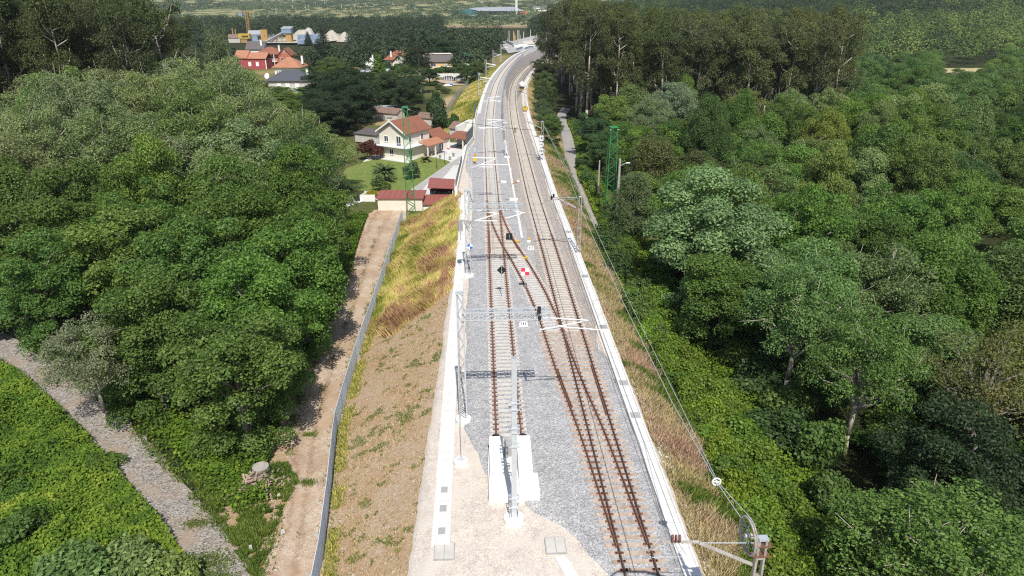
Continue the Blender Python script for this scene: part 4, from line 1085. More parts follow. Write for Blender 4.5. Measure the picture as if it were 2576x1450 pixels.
def boom(root, x0, x1, zc, hh=.55, dd_=.6, bays=9):
    mb = MB(); c = []
    for yy in (-dd_ / 2, dd_ / 2):
        for zz in (zc - hh / 2, zc + hh / 2):
            za = zz if zz > zc else zc - hh / 2
            mb.bar((x0, yy, za), (x1, yy, za), .07, .07)
    for k in range(bays):
        xa = x0 + (x1 - x0) * k / bays; xb = x0 + (x1 - x0) * (k + 1) / bays; s_ = 1 if k % 2 else -1
        for yy in (-dd_ / 2, dd_ / 2):
            mb.bar((xa, yy, zc - s_ * hh / 2), (xb, yy, zc + s_ * hh / 2), .045, .03)
            mb.bar((xb, yy, zc - hh / 2), (xb, yy, zc + hh / 2), .04, .04)
        for zz in (zc - hh / 2, zc + hh / 2):
            mb.bar((xa, -s_ * dd_ / 2, zz), (xb, s_ * dd_ / 2, zz), .04, .03)
            mb.bar((xb, -dd_ / 2, zz), (xb, dd_ / 2, zz), .04, .04)
    return mb.build('boom', M['galv'], root)
m1 = lattice_mast(-3.5, 42.8, 10.1, 'tall galvanised lattice mast nearest the buffer stop, holding a long truss boom')
boom(m1, .15, 6.1, 8.45, bays=11)
arms(m1, 42.8, [(Z2(1110, 725), Z2(1640, 760)), (Z2(1090, 870), Z2(1570, 775)), (Z2(1320, 832), Z2(1885, 877)), (Z2(1780, 872), Z2(1870, 915), .03)])
arms(m1, 42.8, [(Z2(1082, 640), Z2(1075, 880), .06), (Z2(930, 690), Z2(1060, 770), .035), (Z2(1280, 770), Z2(1265, 860), .03)], 'drop_tube', 'galv')
mb = MB(); p_ = Matrix.Translation(m1.location).inverted() @ atD(*Z2(1080, 655), 42.5); mb.tube(p_ + Vector((0, -.1, -.2)), p_ + Vector((0, -.1, .25)), .13, .13, 8); mb.tube(p_ + Vector((.05, 0, -.75)), p_ + Vector((.05, 0, -.5)), .1, .14, 8); mb.build('insulator', M['rubber'], m1)
m2 = lattice_mast(-4.75, 71, 9.7, 'second lattice mast from the buffer stop, hung with tension weights')
boom(m2, .2, 6.0, 7.9, bays=11)
arms(m2, 71, [(Z5(320, 800), Z5(620, 850)), (Z5(345, 930), Z5(600, 850)), (Z5(385, 930), Z5(605, 930)), (Z5(700, 795), Z5(915, 840)), (Z5(700, 900), Z5(890, 845))], r=.06)
arms(m2, 71, [(Z5(695, 770), Z5(690, 885), .06), (Z5(630, 785), Z5(690, 850), .04), (Z5(795, 790), Z5(785, 890), .04)], 'drop_tube', 'galv')
mb = MB(); mb.tube((-.75, -.1, 5.3), (-.75, -.1, 6.4), .26, .26, 10); mb.tube((-.75, -.1, 4.2), (-.75, -.1, 5.3), .03, .03, 5); mb.box((-.4, 0, 6.4), (.9, .12, .12)); mb.build('tension_weight', M['grey_concrete'], m2)
mb = MB(); mb.box((0, 0, 6.2), (.75, .55, .2)); mb.box((0, -.2, 5.7), (.3, .2, .4)); mb.build('bracket', M['weathered'], m2)
m3 = lattice_mast(-6.1, 100.7, 8.2, 'third lattice mast beside the retaining wall and the house drive, with thick white arms', footing=False)
arms(m3, 100.7, [(Z5(370, 208), Z5(580, 214), .1), (Z5(405, 290), Z5(725, 288), .07), (Z5(400, 315), Z5(555, 315), .06), (Z5(350, 310), Z5(580, 220), .05), (Z5(440, 310), Z5(580, 225), .04), (Z5(300, 325), Z5(405, 290), .05), (Z5(320, 205), Z5(375, 205), .06)])
m4 = lattice_mast(-1.0, 132, 8.0, 'pale lattice mast between the two tracks, level with the worker', dep=.3)
arms(m4, 132, [(Z4(490, 1075), Z4(690, 1085), .09), (Z4(490, 1120), Z4(655, 1085), .06), (Z4(500, 1120), Z4(690, 1195), .06), (Z4(390, 1172), Z4(690, 1165), .1), (Z4(400, 1183), Z4(475, 1183), .05), (Z4(520, 1080), Z4(640, 1160), .05)])
m5 = lattice_mast(-1.7, 171, 7.8, 'pale lattice mast between the tracks at the start of the curve')
arms(m5, 171, [(Z4(425, 868), Z4(645, 866), .09), (Z4(500, 830), Z4(640, 810), .07), (Z4(510, 848), Z4(645, 880), .06)])
for (px, b_y, t_y, D, segs, lb) in [
    (1205.8, 222.5, 184, 222, [(Z4(405, 592), Z4(530, 612), .12), (Z4(440, 640), Z4(520, 638), .08), (Z4(405, 625), Z4(500, 608), .05)], 'lattice mast on the left bank, first of four around the curve'),
    (1222.7, 198, 151, 254, [(Z4(480, 438), Z4(590, 456), .13), (Z4(490, 480), Z4(580, 462), .08)], 'lattice mast on the left bank, second of four around the curve'),
    (1241.5, 161, 128, 318, [(Z4(562, 326), Z4(640, 336), .08), (Z4(562, 360), Z4(640, 338), .08)], 'lattice mast on the left bank, third of four around the curve'),
    (1260, 150, 112, 345, [(Z4(650, 250), Z4(725, 256), .1), (Z4(650, 268), Z4(700, 275), .08)], 'lattice mast on the left bank, farthest of four before the bridge')]:
    p_ = atD(px, b_y, D); zt = zat(t_y, D)
    mm = lattice_mast(p_.x, D, zt + .9, lb, z0=-.9, footing=False, w0=.6, w1=.5)
    arms(mm, D, segs)
# weathered masts of the running line
def twin_mast(x, y, z0, h, label, w=.42):
    root = thing('catenary_mast', label, 'mast', (x, y, z0), -heading(Bx, y))
    for sx in (-1, 1):
        mb = MB(); mb.bar((sx * w / 2, 0, -.3), (sx * w * .32, 0, h), .09, .2); mb.build('leg', M['weathered'], root)
    mb = MB()
    for k in range(int(h / 1.1)):
        z = .5 + k * 1.1; mb.box((0, 0, z), (w * (1 - .3 * z / h), .18, .2))
    mb.build('batten_plates', M['weathered'], root)
    mb = MB(); mb.box((0, 0, h + .04), (w * .9, .3, .1)); mb.build('cap', M['galv'], root)
    return root
r1 = twin_mast(7.85, 78, -.75, 0.75 + zat(496, 78), 'weathered twin legged mast on the right bank whose bent arm reaches over the running line')
arms(r1, 78, [(Z5(1505, 782), Z5(1290, 668), .09), (Z5(1290, 662), Z5(1170, 660), .06), (Z5(1160, 688), Z5(1300, 686), .06), (Z5(1300, 686), Z5(1505, 790), .04), (Z5(1098, 765), Z5(1160, 688), .05), (Z5(1100, 770), Z5(1140, 773), .03)], mat='weathered')
arms(r1, 78, [(Z5(1250, 660), Z5(1515, 660), .025), (Z5(1250, 683), Z5(1500, 680), .02), (Z5(1270, 745), Z5(1375, 735), .025), (Z5(1375, 735), Z5(1490, 770), .02)], 'stay', 'galv')
mb = MB(); q = Matrix.Translation(r1.location).inverted()
for zz in (Z5(1222, 662), Z5(1246, 640)): mb.tube(q @ atD(*zz, 78) - Vector((0, 0, .15)), q @ atD(*zz, 78) + Vector((0, 0, .2)), .09, .12, 8)
mb.build('insulator', M['black'], r1)
r2 = twin_mast(5.55, 129, -.65, 0.65 + zat(306, 129), 'slim weathered mast on the right bank carrying three round speed boards')
arms(r2, 129, [(Z4(905, 1103), Z4(960, 1103), .07), (Z4(960, 1103), Z4(1110, 1180), .09), (Z4(850, 1160), Z4(905, 1103), .05), (Z4(860, 1100), Z4(1110, 1102), .02)], mat='weathered')
r3 = twin_mast(3.6, 190, -.6, .6 + zat(216, 190), 'weathered mast on the right bank beside the orange round board')
arms(r3, 190, [(Z4(750, 737), Z4(920, 735), .03)], mat='weathered')
r4 = twin_mast(3.75, 262, -.6, .6 + zat(173, 262), 'farthest weathered mast of the running line, inside the curve')
arms(r4, 262, [(Z4(815, 515), Z4(885, 545), .12), (Z4(800, 512), Z4(815, 515), .08)], mat='weathered')
# bottom right mast with tension wheel
r0 = twin_mast(10.45, 22.8, -.9, 8.05, 'weathered mast at the bottom right corner with a spoked tension wheel at its head', .46)
W2 = lambda a, b: ((2200 + a / 2.3418) * .63889, (1700 + b / 2.3418) * .63889)
arms(r0, 22.9, [(W2(1780, 1225), W2(1290, 1025), .085), (W2(1290, 1018), W2(945, 1015), .07), (W2(945, 1015), W2(820, 1105), .055)], mat='weathered')
arms(r0, 22.9, [(W2(1290, 1027), W2(1800, 1027), .022), (W2(860, 1160), W2(1130, 1155), .018), (W2(1075, 1140), W2(1135, 1095), .015), (W2(1055, 1040), W2(1060, 1150), .01)], 'stay', 'galv')
q = (Matrix.Translation(r0.location) @ Matrix.Rotation(r0.rotation_euler.z, 4, 'Z')).inverted()
mb = MB()
for a in (1050, 1082, 1115):
    for b_ in (972, 1000): mb.tube(q @ atD(*W2(a - 8, b_), 22.8), q @ atD(*W2(a + 10, b_), 22.8), .1, .1, 8)
mb.build('insulator', M['clip'], r0)
mb = MB(); c = q @ atD(*W2(1740, 960), 23.0); Rw = .78
ax_ = Vector((1, .06, 0)).normalized(); e1 = Vector((0, 0, 1)); e2 = ax_.cross(e1)
ringp = [c + (e1 * math.cos(6.2832 * k / 28) + e2 * math.sin(6.2832 * k / 28)) * Rw for k in range(29)]
mb.path(ringp, .045, 6)
ringp = [c + ax_ * .09 + (e1 * math.cos(6.2832 * k / 28) + e2 * math.sin(6.2832 * k / 28)) * Rw for k in range(29)]
mb.path(ringp, .03, 6)
for k in range(7):
    a = 6.2832 * k / 7; mb.tube(c, c + (e1 * math.cos(a) + e2 * math.sin(a)) * Rw, .022, .022, 5)
mb.tube(c - ax_ * .12, c + ax_ * .2, .1, .1, 10); mb.build('tension_wheel', M['weathered'], r0)
mb = MB(); mb.bar(c - ax_ * .12, (0, .1, 8.0), .07, .07); mb.bar(c + ax_ * .15, (0, .1, 7.8), .05, .05); mb.build('wheel_bracket', M['galv'], r0)
for z_ in (7.72, 7.2):
    mb = MB(); mb.box((0, 0, z_), (.75, .3, .05)); mb.build('flange', M['rust'], r0)
# steel post in front of the buffer stop
hp = thing('steel_post', 'tall grey steel post standing in front of the buffer stop', 'post', (.12, 32.4, -.3), R(1))
mb = MB()
H_ = zat(900, 32.4) + .3
mb.box((0, -.12, H_ / 2 + .1), (.3, .03, H_ - .2)); mb.box((0, .12, H_ / 2 + .1), (.3, .03, H_ - .2)); mb.box((0, 0, H_ / 2 + .1), (.03, .21, H_ - .2)); mb.build('shaft', M['galv'], hp)
mb = MB(); mb.tube((0, 0, -.3), (0, 0, .3), .62, .6, 18); mb.build('footing', M['white_concrete'], hp)
for z in (1.1, 1.75, 5.3, 6.2, 6.5, 7.7, 8.1):
    mb = MB(); mb.box((0, -.17, z), (.62, .06, .07)); mb.box((0, .17, z), (.62, .06, .07)); mb.tube((-.27, -.22, z), (-.27, .22, z), .02); mb.tube((.27, -.22, z), (.27, .22, z), .02); mb.build('clamp', M['galv'], hp)
mb = MB(); mb.box((.24, -.05, .85), (.05, .2, 1.1)); mb.box((-.24, -.05, .85), (.05, .2, 1.1)); mb.build('foot_bracket', M['galv'], hp)
# guy wire with its anchor block
p0 = at(1160, 1166, -.3); p1 = Vector((-3.55, 42.5, 9.2))
g = thing('guy_anchor', 'round white anchor block with a stay wire up to the nearest lattice mast', 'anchor', p0)
mb = MB(); mb.tube((0, 0, -.2), (0, 0, .22), .5, .48, 16); mb.build('block', M['white_concrete'], g)
mb = MB(); mb.box((0, 0, .3), (.5, .08, .12)); mb.box((0, 0, .4), (.1, .3, .4)); mb.build('eye', M['galv'], g)
mb = MB(); mb.tube((0, 0, .5), p1 - p0, .018, .018, 5); mb.build('stay_wire', M['wire'], g)
for px, py, lb in ((1118, 1388, 'flat concrete chamber lid at the end of the cable trough'), (1397, 1373, 'flat concrete chamber lid beside the ballast near the bottom edge')):
    c = at(px, py, -.25); t_ = thing('chamber', lb, 'chamber lid', c, R(3))
    mb = MB(); mb.box((0, 0, -.02), (1.15, 1.25, .12)); mb.build('frame', M['grey_concrete'], t_)
    mb = MB(); mb.box((-.27, 0, .05), (.5, 1.12, .04)); mb.box((.27, 0, .05), (.5, 1.12, .04)); mb.build('lid', M['sleeper'], t_)
ribbon_path('concrete_strip', [tuple(at(1408, 1400, -.27)[:2]), tuple(at(1440, 1450, -.27)[:2]), tuple(at(1470, 1500, -.27)[:2])], [.6, .7, .7], M['concrete'], z=-.255)

# wires -------------------------------------------------------------
def cable(name, label, pts, r, mat='wire', sag=0.0, cat='cable'):
    mb = MB(); P = []
    for k in range(len(pts) - 1):
        a, b = Vector(pts[k]), Vector(pts[k + 1])
        for i in range(12):
            u = i / 12; P.append(a.lerp(b, u) - Vector((0, 0, sag * 4 * u * (1 - u))))
    P.append(Vector(pts[-1])); mb.path(P, r, 4)
    return tag(mb.build(name, M[mat]), label, cat)
wp = [atD(1886, 1335, 23.1), atD(1803, 1213, 26.3), atD(1690, 1010, 34.8), atD(1560, 745, 50), atD(1480, 570, 67.5), atD(1425, 430, 91.8), atD(1365, 310, 128)]
cable('tension_wire', 'bright tension wire from the spoked wheel up the right bank', wp, .022, 'galv')
cable('tension_wire', 'second tension wire, slightly right of the first and joined to it at the pulley', [wp[0] + Vector((.25, .6, .1)), wp[1] + Vector((.05, 0, 0)), wp[2] + Vector((.35, 0, .1)), wp[3] + Vector((.5, 0, 0)), wp[4] + Vector((.6, 0, 0)), wp[5] + Vector((.3, 0, 0)), wp[6]], .018, 'galv')
pl = thing('pulley', 'small white pulley on the tension wires above the bright shrubs', 'pulley', wp[1])
mb = MB(); ring = [Vector((math.cos(6.2832 * k / 16) * .19, .02, math.sin(6.2832 * k / 16) * .19)) for k in range(17)]; mb.path(ring, .04, 5); mb.tube((0, -.06, 0), (0, .08, 0), .05, .05, 8)
mb.bar((-.18, .02, 0), (.18, .02, 0), .04, .04); mb.build('sheave', M['white_tube'], pl)
for nm, fn, o_, zz in (('contact_wire', Bx, 0, 5.4), ('messenger_wire', Bx, .1, 6.7), ('contact_wire', Ax, 0.1, 5.5), ('messenger_wire', Ax, 0, 6.8)):
    mb = MB(); P = [off(fn, float(d), o_ , zz) for d in np.arange(23 if fn is Bx else 72, 330, 12)]
    mb.path(P, .014, 4); tag(mb.build(nm, M['wire']), ('thin %s strung over the %s' % (nm.replace('_', ' '), 'running line' if fn is Bx else 'new siding')), 'wire')

# boards and small lineside things ----------------------------------
def board(name, label, cat, c, size, mats, kind='square', post=True, ground=-.25, rot=0.0, back=None):
    """flat plate facing the camera, on its own post"""
    root = thing(name, label, cat, (c[0], c[1], ground), rot)
    h = c[2] - ground
    def plate(polys, mt, y0, th=.025, nm='plate'):
        mb = MB()
        for p_ in polys: mb.extrude([(x, y0, h + z) for x, z in p_], (0, th, 0))
        return mb.build(nm, M[mt], root)
    s = size / 2
    sq = [(-s, -s), (s, -s), (s, s), (-s, s)]
    if kind == 'square': plate([sq], mats[0], 0)
    if kind == 'diamond': plate([[(0, -s), (s, 0), (0, s), (-s, 0)]], mats[0], 0)
    if kind == 'disc': plate([[(s * math.cos(6.2832 * k / 24), s * math.sin(6.2832 * k / 24)) for k in range(24)]], mats[0], 0)
    if post:
        mb = MB(); mb.tube((0, .06, -.2), (0, .06, h + s * .6), .035, .035, 6); mb.build('post', M['galv'], root)
    return root, plate, h, s
gz0 = -.22
c = atD(1262, 680, 65); root, plate, h, s = board('diamond_board', 'black diamond board on a thin post in the middle of the siding', 'railway sign', c, .98, ['black'], 'diamond')
mb = MB(); mb.box((0, -.02, h), (.03, .03, .9)); mb.tube((0, -.03, h - .22), (0, -.03, h - .14), .06); mb.build('bracket', M['galv'], root)
c = atD(1321, 684, 67); c.z = max(c.z, .55); root, plate, h, s = board('checker_board', 'square board chequered red and white beside the crossover', 'railway sign', c, .82, ['white'], 'square')
plate([[(-s, 0), (0, 0), (0, s), (-s, s)], [(0, -s), (s, -s), (s, 0), (0, 0)]], 'red', -.006, .006, 'red_fields')
c = atD(1182, 620.6, 70.6); root, plate, h, s = board('diamond_board', 'blue and white quartered diamond board fixed to the second lattice mast', 'railway sign', c, .8, ['white'], 'diamond')
plate([[(0, 0), (0, s), (-s, 0)], [(0, 0), (0, -s), (s, 0)]], 'blue', -.006, .006, 'blue_fields')
c = atD(*Z5(740, 1106), 83); root, plate, h, s = board('board_back', 'plain dark square board seen from behind, between the rails of the points', 'railway sign', c, .8, ['black'], 'square')
mb = MB(); mb.box((0, -.02, h), (.04, .03, .5)); mb.build('bracket', M['galv'], root)
def marker(px, py, lb):
    c = at(px, py, -.2); root = thing('marker_plate', lb, 'marker', c, 0)
    mb = MB(); prof = [(-.4, 0), (.4, 0), (.4, .34), (.27, .5), (-.27, .5), (-.4, .34)]
    mb.extrude([(x, 0, z) for x, z in prof], (0, .05, 0)); mb.build('plate', M['white'], root)
    mb = MB()
    for x in (-.16, 0, .16): mb.box((x, -.008, .29), (.06, .014, .3))
    mb.build('strokes', M['black'], root)
marker(1317, 822, 'white marker plate with three black strokes, nearer one left of the joining tracks')
marker(1335.5, 629, 'white marker plate with three black strokes, farther one near the crossover')
for k, (py, txt, siz) in enumerate(((348.5, '140', 1.12), (364.5, '145', .95), (380.5, '140', 1.12))):
    c = atD(1361.5, py, 128.6)
    root, plate, h, s = board('speed_board', ['topmost round white speed board reading 140', 'middle round white speed board reading 145', 'lowest round white speed board reading 140'][k], 'speed sign', c, siz, ['white'], 'disc', post=False, ground=c.z - .1)
    mb = MB(); ring = [Vector((math.cos(6.2832 * i / 24) * s * .86, -.012, h + math.sin(6.2832 * i / 24) * s * .86)) for i in range(25)]; mb.path(ring, .022, 4); mb.build('ring', M['grey_concrete' if k != 1 else 'white'], root)
    cu = bpy.data.curves.new('digits', 'FONT'); cu.body = txt; cu.size = siz * .58; cu.align_x = 'CENTER'; cu.align_y = 'CENTER'; cu.extrude = .006
    cu.materials.append(M['black']); tmp = bpy.data.objects.new('digits_curve', cu); COL.objects.link(tmp)
    dg = bpy.context.evaluated_depsgraph_get(); dg.update(); me = bpy.data.meshes.new_from_object(tmp.evaluated_get(dg)); bpy.data.objects.remove(tmp)
    o = bpy.data.objects.new('digits', me); o.parent = root; o.location = (0, -.02, h); o.rotation_euler = (math.pi / 2, 0, 0); COL.objects.link(o)
c = atD(1321, 273.5, 189.3); root, plate, h, s = board('round_board', 'orange round board with a dark hooked sign on the weathered mast', 'railway sign', c, 1.35, ['yellow'], 'disc', post=False, ground=c.z - .1)
mb = MB(); ring = [Vector((math.cos(6.2832 * i / 24) * s * .93, -.012, h + math.sin(6.2832 * i / 24) * s * .93)) for i in range(25)]; mb.path(ring, .06, 4); mb.build('ring', M['black'], root)
mb = MB(); mb.box((-.18, -.02, h), (.1, .02, .55)); mb.box((.18, -.02, h - .08), (.1, .02, .4)); mb.box((0, -.02, h + .24), (.46, .02, .1)); mb.build('symbol', M['black'], root)
p_ = atD(1313, 232, 229)
sg = thing('signal', 'railway signal with a pale diamond plate over a black hood and yellow box', 'signal', (p_.x, 229, -.4))
zz = lambda y: zat(y, 229) + .4
mb = MB(); mb.tube((0, .15, 0), (0, .15, zz(205)), .09, .09, 8); mb.build('post', M['galv'], sg)
mb = MB(); s = .95; mb.extrude([(0, 0, zz(211) - s), (s, 0, zz(211)), (0, 0, zz(211) + s), (-s, 0, zz(211))], (0, .05, 0)); mb.build('diamond_plate', M['white'], sg)
mb = MB(); mb.tube((0, -.1, zz(221)), (0, -.1, zz(217.5)), .95, .3, 14); mb.build('hood', M['black'], sg)
mb = MB(); mb.box((0, -.1, (zz(227) + zz(221)) / 2 - .05), (1.35, .5, zz(220.5) - zz(227.5))); mb.build('box', M['yellow'], sg)
# dwarf lamps, boxes
def dwarf(px, py, lb, z=-.22, hh=.55):
    c = at(px, py, z); t_ = thing('dwarf_lamp', lb, 'lineside lamp', c)
    mb = MB(); mb.box((0, 0, .12), (.42, .34, .26), taper=.85); mb.build('base', M['white'], t_)
    mb = MB(); mb.tube((0, 0, .25), (0, 0, .4), .06, .06, 8); mb.tube((0, 0, .4), (0, 0, hh), .15, .12, 10); mb.build('lamp', M['yellow'], t_)
dwarf(*Z5(842, 480), 'little white box with a yellow lamp by the orange conduit'); dwarf(*Z5(964, 1170), 'little white box with a yellow lamp between the crossover and the running line')
def pmachine(px, py, lb, mt='white', sx=.95):
    c = at(px, py, -.2); t_ = thing('point_machine', lb, 'point machine', c, R(5))
    mb = MB(); mb.box((0, 0, .16), (sx, .45, .3), taper=.92); mb.build('casing', M[mt], t_)
    mb = MB(); mb.box((-sx * .5 - .3, 0, .1), (.6, .05, .05)); mb.build('rod', M['rust'], t_)
    mb = MB(); mb.box((.2, 0, .34), (.2, .2, .08)); mb.build('knob', M['yellow'], t_)
pmachine(*Z5(675, 492), 'white point machine to the right of the siding points'); pmachine(*Z5(790, 692), 'flat white box right of the siding under the second boom', 'white', 1.3)
for px, py, lb in ((*Z5(922, 1358), 'yellow clamp on the right rail of the crossover, nearer one'), (*Z5(832, 1170), 'small yellow clamp on the right rail of the crossover, farther one')):
    c = at(px, py, -.1); t_ = thing('rail_clamp', lb, 'clamp', c, R(-20)); mb = MB(); mb.box((0, 0, .06), (.5, .16, .16)); mb.box((.2, 0, .12), (.14, .3, .2)); mb.build('jaw', M['yellow'], t_); mb = MB(); mb.tube((-.25, 0, .1), (-.25, .25, .2), .03); mb.build('handle', M['orange'], t_)
cable('conduit', 'orange conduit curling out of the ballast between the tracks', [at(*Z5(765, 520), -.15), at(*Z5(790, 490), .1), at(*Z5(835, 482), -.1)], .06, 'orange')
cable('conduit', 'short orange conduit end beside the duct, level with the lane bend', [at(*Z5(738, 262), -.15), at(*Z5(748, 240), .15)], .08, 'orange')
c = at(*Z5(350, 285), -.3); t_ = thing('signal_post', 'signal post with a yellow box and a grey panel by the retaining wall', 'signal', c)
mb = MB(); mb.tube((0, 0, 0), (0, 0, 3.0), .06, .06, 8); mb.build('post', M['galv'], t_)
mb = MB(); mb.box((0, -.05, 1.0), (.55, .4, .8)); mb.build('box', M['yellow'], t_); mb = MB(); mb.box((0, -.05, 1.75), (.4, .3, .4)); mb.build('lamp_unit', M['orange'], t_); mb = MB(); mb.box((0, -.02, 2.7), (.62, .06, 1.0)); mb.build('panel', M['blue_sheet'], t_)
mb = MB(); mb.box((0, -.06, 2.7), (.5, .03, .86)); mb.build('panel_face', M['galv'], t_)
M['bright_wire'] = paint('new_zinc_wire', (0.74, 0.78, 0.8), 0.5, 0.05, 3.0)
M['pale_stone'] = paint('pale_stone', (0.45, 0.42, 0.38), 0.95, 0.25, 6.0)
# ---------------------------------------------------------------- grass, brambles, loose stones
def tone_material(name, stops, trans=0.25, rough=0.7):
    m, nt, b = _nodes(name)
    a = nt.nodes.new('ShaderNodeAttribute'); a.attribute_name = 'leaf_tone'
    c = ramp(nt, a.outputs['Fac'], stops).outputs[0]
    nt.links.new(c, b.inputs['Base Color']); b.inputs['Roughness'].default_value = rough; b.inputs['Specular IOR Level'].default_value = 0.25
    tr = nt.nodes.new('ShaderNodeBsdfTranslucent'); nt.links.new(c, tr.inputs[0])
    mx = nt.nodes.new('ShaderNodeMixShader'); mx.inputs[0].default_value = trans
    nt.links.new(b.outputs[0], mx.inputs[1]); nt.links.new(tr.outputs[0], mx.inputs[2]); nt.links.new(mx.outputs[0], nt.nodes['Material Output'].inputs[0])
    MATS[name] = m
    return m
M['straw_blades'] = tone_material('straw_blades', [(0.0, (0.2, 0.26, 0.04)), (0.28, (0.5, 0.46, 0.11)), (0.55, (0.72, 0.6, 0.24)), (0.8, (0.6, 0.44, 0.2)), (1.0, (0.48, 0.28, 0.17))], 0.3)
M['weed_blades'] = tone_material('weed_blades', [(0.0, (0.06, 0.11, 0.018)), (0.5, (0.13, 0.2, 0.03)), (1.0, (0.24, 0.27, 0.06))], 0.3)
M['dry_blades'] = tone_material('dry_blades', [(0.0, (0.2, 0.24, 0.06)), (0.35, (0.45, 0.39, 0.17)), (0.7, (0.56, 0.45, 0.27)), (1.0, (0.5, 0.33, 0.23))], 0.25)
M['bramble_leaf'] = tone_material('bramble_leaves', [(0.0, (0.045, 0.1, 0.014)), (0.45, (0.12, 0.215, 0.02)), (0.8, (0.22, 0.31, 0.03)), (1.0, (0.34, 0.38, 0.06))], 0.35)
def blades(name, xy, height, width, mat, tone, lean=0.45, wind=None, zoff=0.0, kind='stuff'):
    n = len(xy)
    z = grid_z(xy[:, 0], xy[:, 1]) + zoff
    base = np.stack([xy[:, 0], xy[:, 1], z - 0.05], 1)
    h = height * (0.55 + 0.9 * rng.random(n))
    a = rng.random(n) * 6.283
    ld = np.stack([np.cos(a), np.sin(a)], 1) * lean * (0.3 + rng.random(n))[:, None]
    if wind is not None: ld = ld * 0.5 + wind(xy)
    tip = base + np.stack([ld[:, 0] * h, ld[:, 1] * h, h], 1)
    b = rng.random(n) * 6.283
    sd = np.stack([np.cos(b), np.sin(b), np.zeros(n)], 1) * (width / 2 * (0.6 + 0.8 * rng.random(n)))[:, None]
    mid = base * 0.45 + tip * 0.55 + np.array([0, 0, 0.08]) * h[:, None]
    v = np.stack([base - sd, base + sd, mid + sd * 0.8, tip, mid - sd * 0.8], 1).reshape(-1, 3)
    me = bpy.data.meshes.new(name)
    me.vertices.add(n * 5); me.vertices.foreach_set('co', v.astype(np.float32).ravel())
    me.loops.add(n * 5); me.loops.foreach_set('vertex_index', np.arange(n * 5, dtype=np.int32))
    me.polygons.add(n); me.polygons.foreach_set('loop_start', np.arange(0, n * 5, 5, dtype=np.int32))
    at_ = me.attributes.new('leaf_tone', 'FLOAT', 'FACE'); at_.data.foreach_set('value', tone.astype(np.float32))
    me.materials.append(mat); me.update(calc_edges=True)
    o = bpy.data.objects.new(name, me); COL.objects.link(o); o['kind'] = kind
    return o
def rand_in(poly, n):
    xs = np.array([p[0] for p in poly]); ys = np.array([p[1] for p in poly]); out = np.zeros((0, 2))
    while len(out) < n:
        c = np.stack([rng.uniform(xs.min(), xs.max(), n * 2), rng.uniform(ys.min(), ys.max(), n * 2)], 1)
        out = np.concatenate([out, c[inpoly(c[:, 0], c[:, 1], poly)]])
    return out[:n]
# tall straw on the bank
xy = rand_in(STRAW_POLY, 64000)
xy = xy + np.stack([(vnoise(xy[:, 0], xy[:, 1], 1.6, 41) - .5) * 1.4 + rng.normal(size=len(xy)) * .22, (vnoise(xy[:, 0], xy[:, 1], 1.6, 42) - .5) * 2.4 + rng.normal(size=len(xy)) * .4], 1)
xy = xy[(xy[:, 0] < Lx(xy[:, 1]) + .15)]
tn = np.clip(0.62 + (vnoise(xy[:, 0], xy[:, 1], 3.2, 43) - .5) * 1.0 + (vnoise(xy[:, 0], xy[:, 1], 0.9, 44) - .5) * 0.7 + rng.normal(size=len(xy)) * .1 - np.clip((FX(xy[:, 1]) + 2.2 - xy[:, 0]) / 3, 0, .5), 0, 1)
blades('dry_grass', xy, 0.62, 0.055, M['straw_blades'], tn, 0.5, wind=lambda q: np.stack([(vnoise(q[:, 0], q[:, 1], 2.4, 45) - .62) * 2.2, (vnoise(q[:, 0], q[:, 1], 2.4, 46) - .35) * 1.6], 1))
# sparse weeds on the bare bank
n_ = 150000
yy = rng.uniform(26, 66, n_); xx = FX(yy) + (Lx(yy) - FX(yy)) * rng.random(n_) ** 0.9
dens = vnoise(xx, yy, 2.6, 55) * 0.3 + vnoise(xx, yy, 0.7, 51) * 0.4 + vnoise(xx, yy, 0.28, 52) * 0.3
edge_ = sstep(0.0, 1.0, (xx - FX(yy)) / 1.1)
k_ = (dens > 0.66 - 0.10 * (1 - edge_) - 0.05 * sstep(44, 34, yy)) & ~inpoly(xx, yy, STRAW_POLY)
xy = np.stack([xx, yy], 1)[k_]
xy = xy[rng.random(len(xy)) < .6]
blades('bank_weeds', xy, 0.16, 0.045, M['weed_blades'], np.clip(rng.normal(size=len(xy)) * .2 + .7 + (vnoise(xy[:, 0], xy[:, 1], 2, 53) - .5) * .6, 0, 1), 0.7)
k_ = (dens > 0.5) & (dens < 0.62) & (rng.random(n_) < .35) & ~inpoly(xx, yy, STRAW_POLY)
xy = np.stack([xx, yy], 1)[k_]
blades('withered_bank_grass', xy, 0.16, 0.05, M['dry_blades'], np.clip(rng.random(len(xy)) * .5 + .5, 0, 1), 0.9)
# right bank: dry grass, green patches, tall tufts
n_ = 190000
yy = 20 + 170 * rng.random(n_) ** 1.5; wd = pw([(20, 6.4), (60, 6.0), (85, 4.0), (190, 5.0)])(yy); xx = Rx(yy) + .5 + wd * rng.random(n_)
gr = vnoise(xx, yy, 3.0, 61) * .6 + vnoise(xx, yy, 1.0, 62) * .4
fr = (xx - Rx(yy)) / wd
keep = (rng.random(n_) < np.clip(.3 + fr * 1.6 + (gr - .45) * 1.4, 0, 1))
isg = (gr + (fr - .55) * .35 > .6)
xy = np.stack([xx, yy], 1)
k_ = keep & ~isg
blades('bank_dry_grass', xy[k_], 0.48, 0.04, M['dry_blades'], np.clip(.62 + (vnoise(xx, yy, 4, 63)[k_] - .5) * .9 + rng.normal(size=k_.sum()) * .13, 0, 1), 0.8)
k_ = keep & isg
blades('bank_green_grass', xy[k_], 0.45, 0.08, M['weed_blades'], np.clip(.5 + rng.normal(size=k_.sum()) * .22, 0, 1), 0.8)
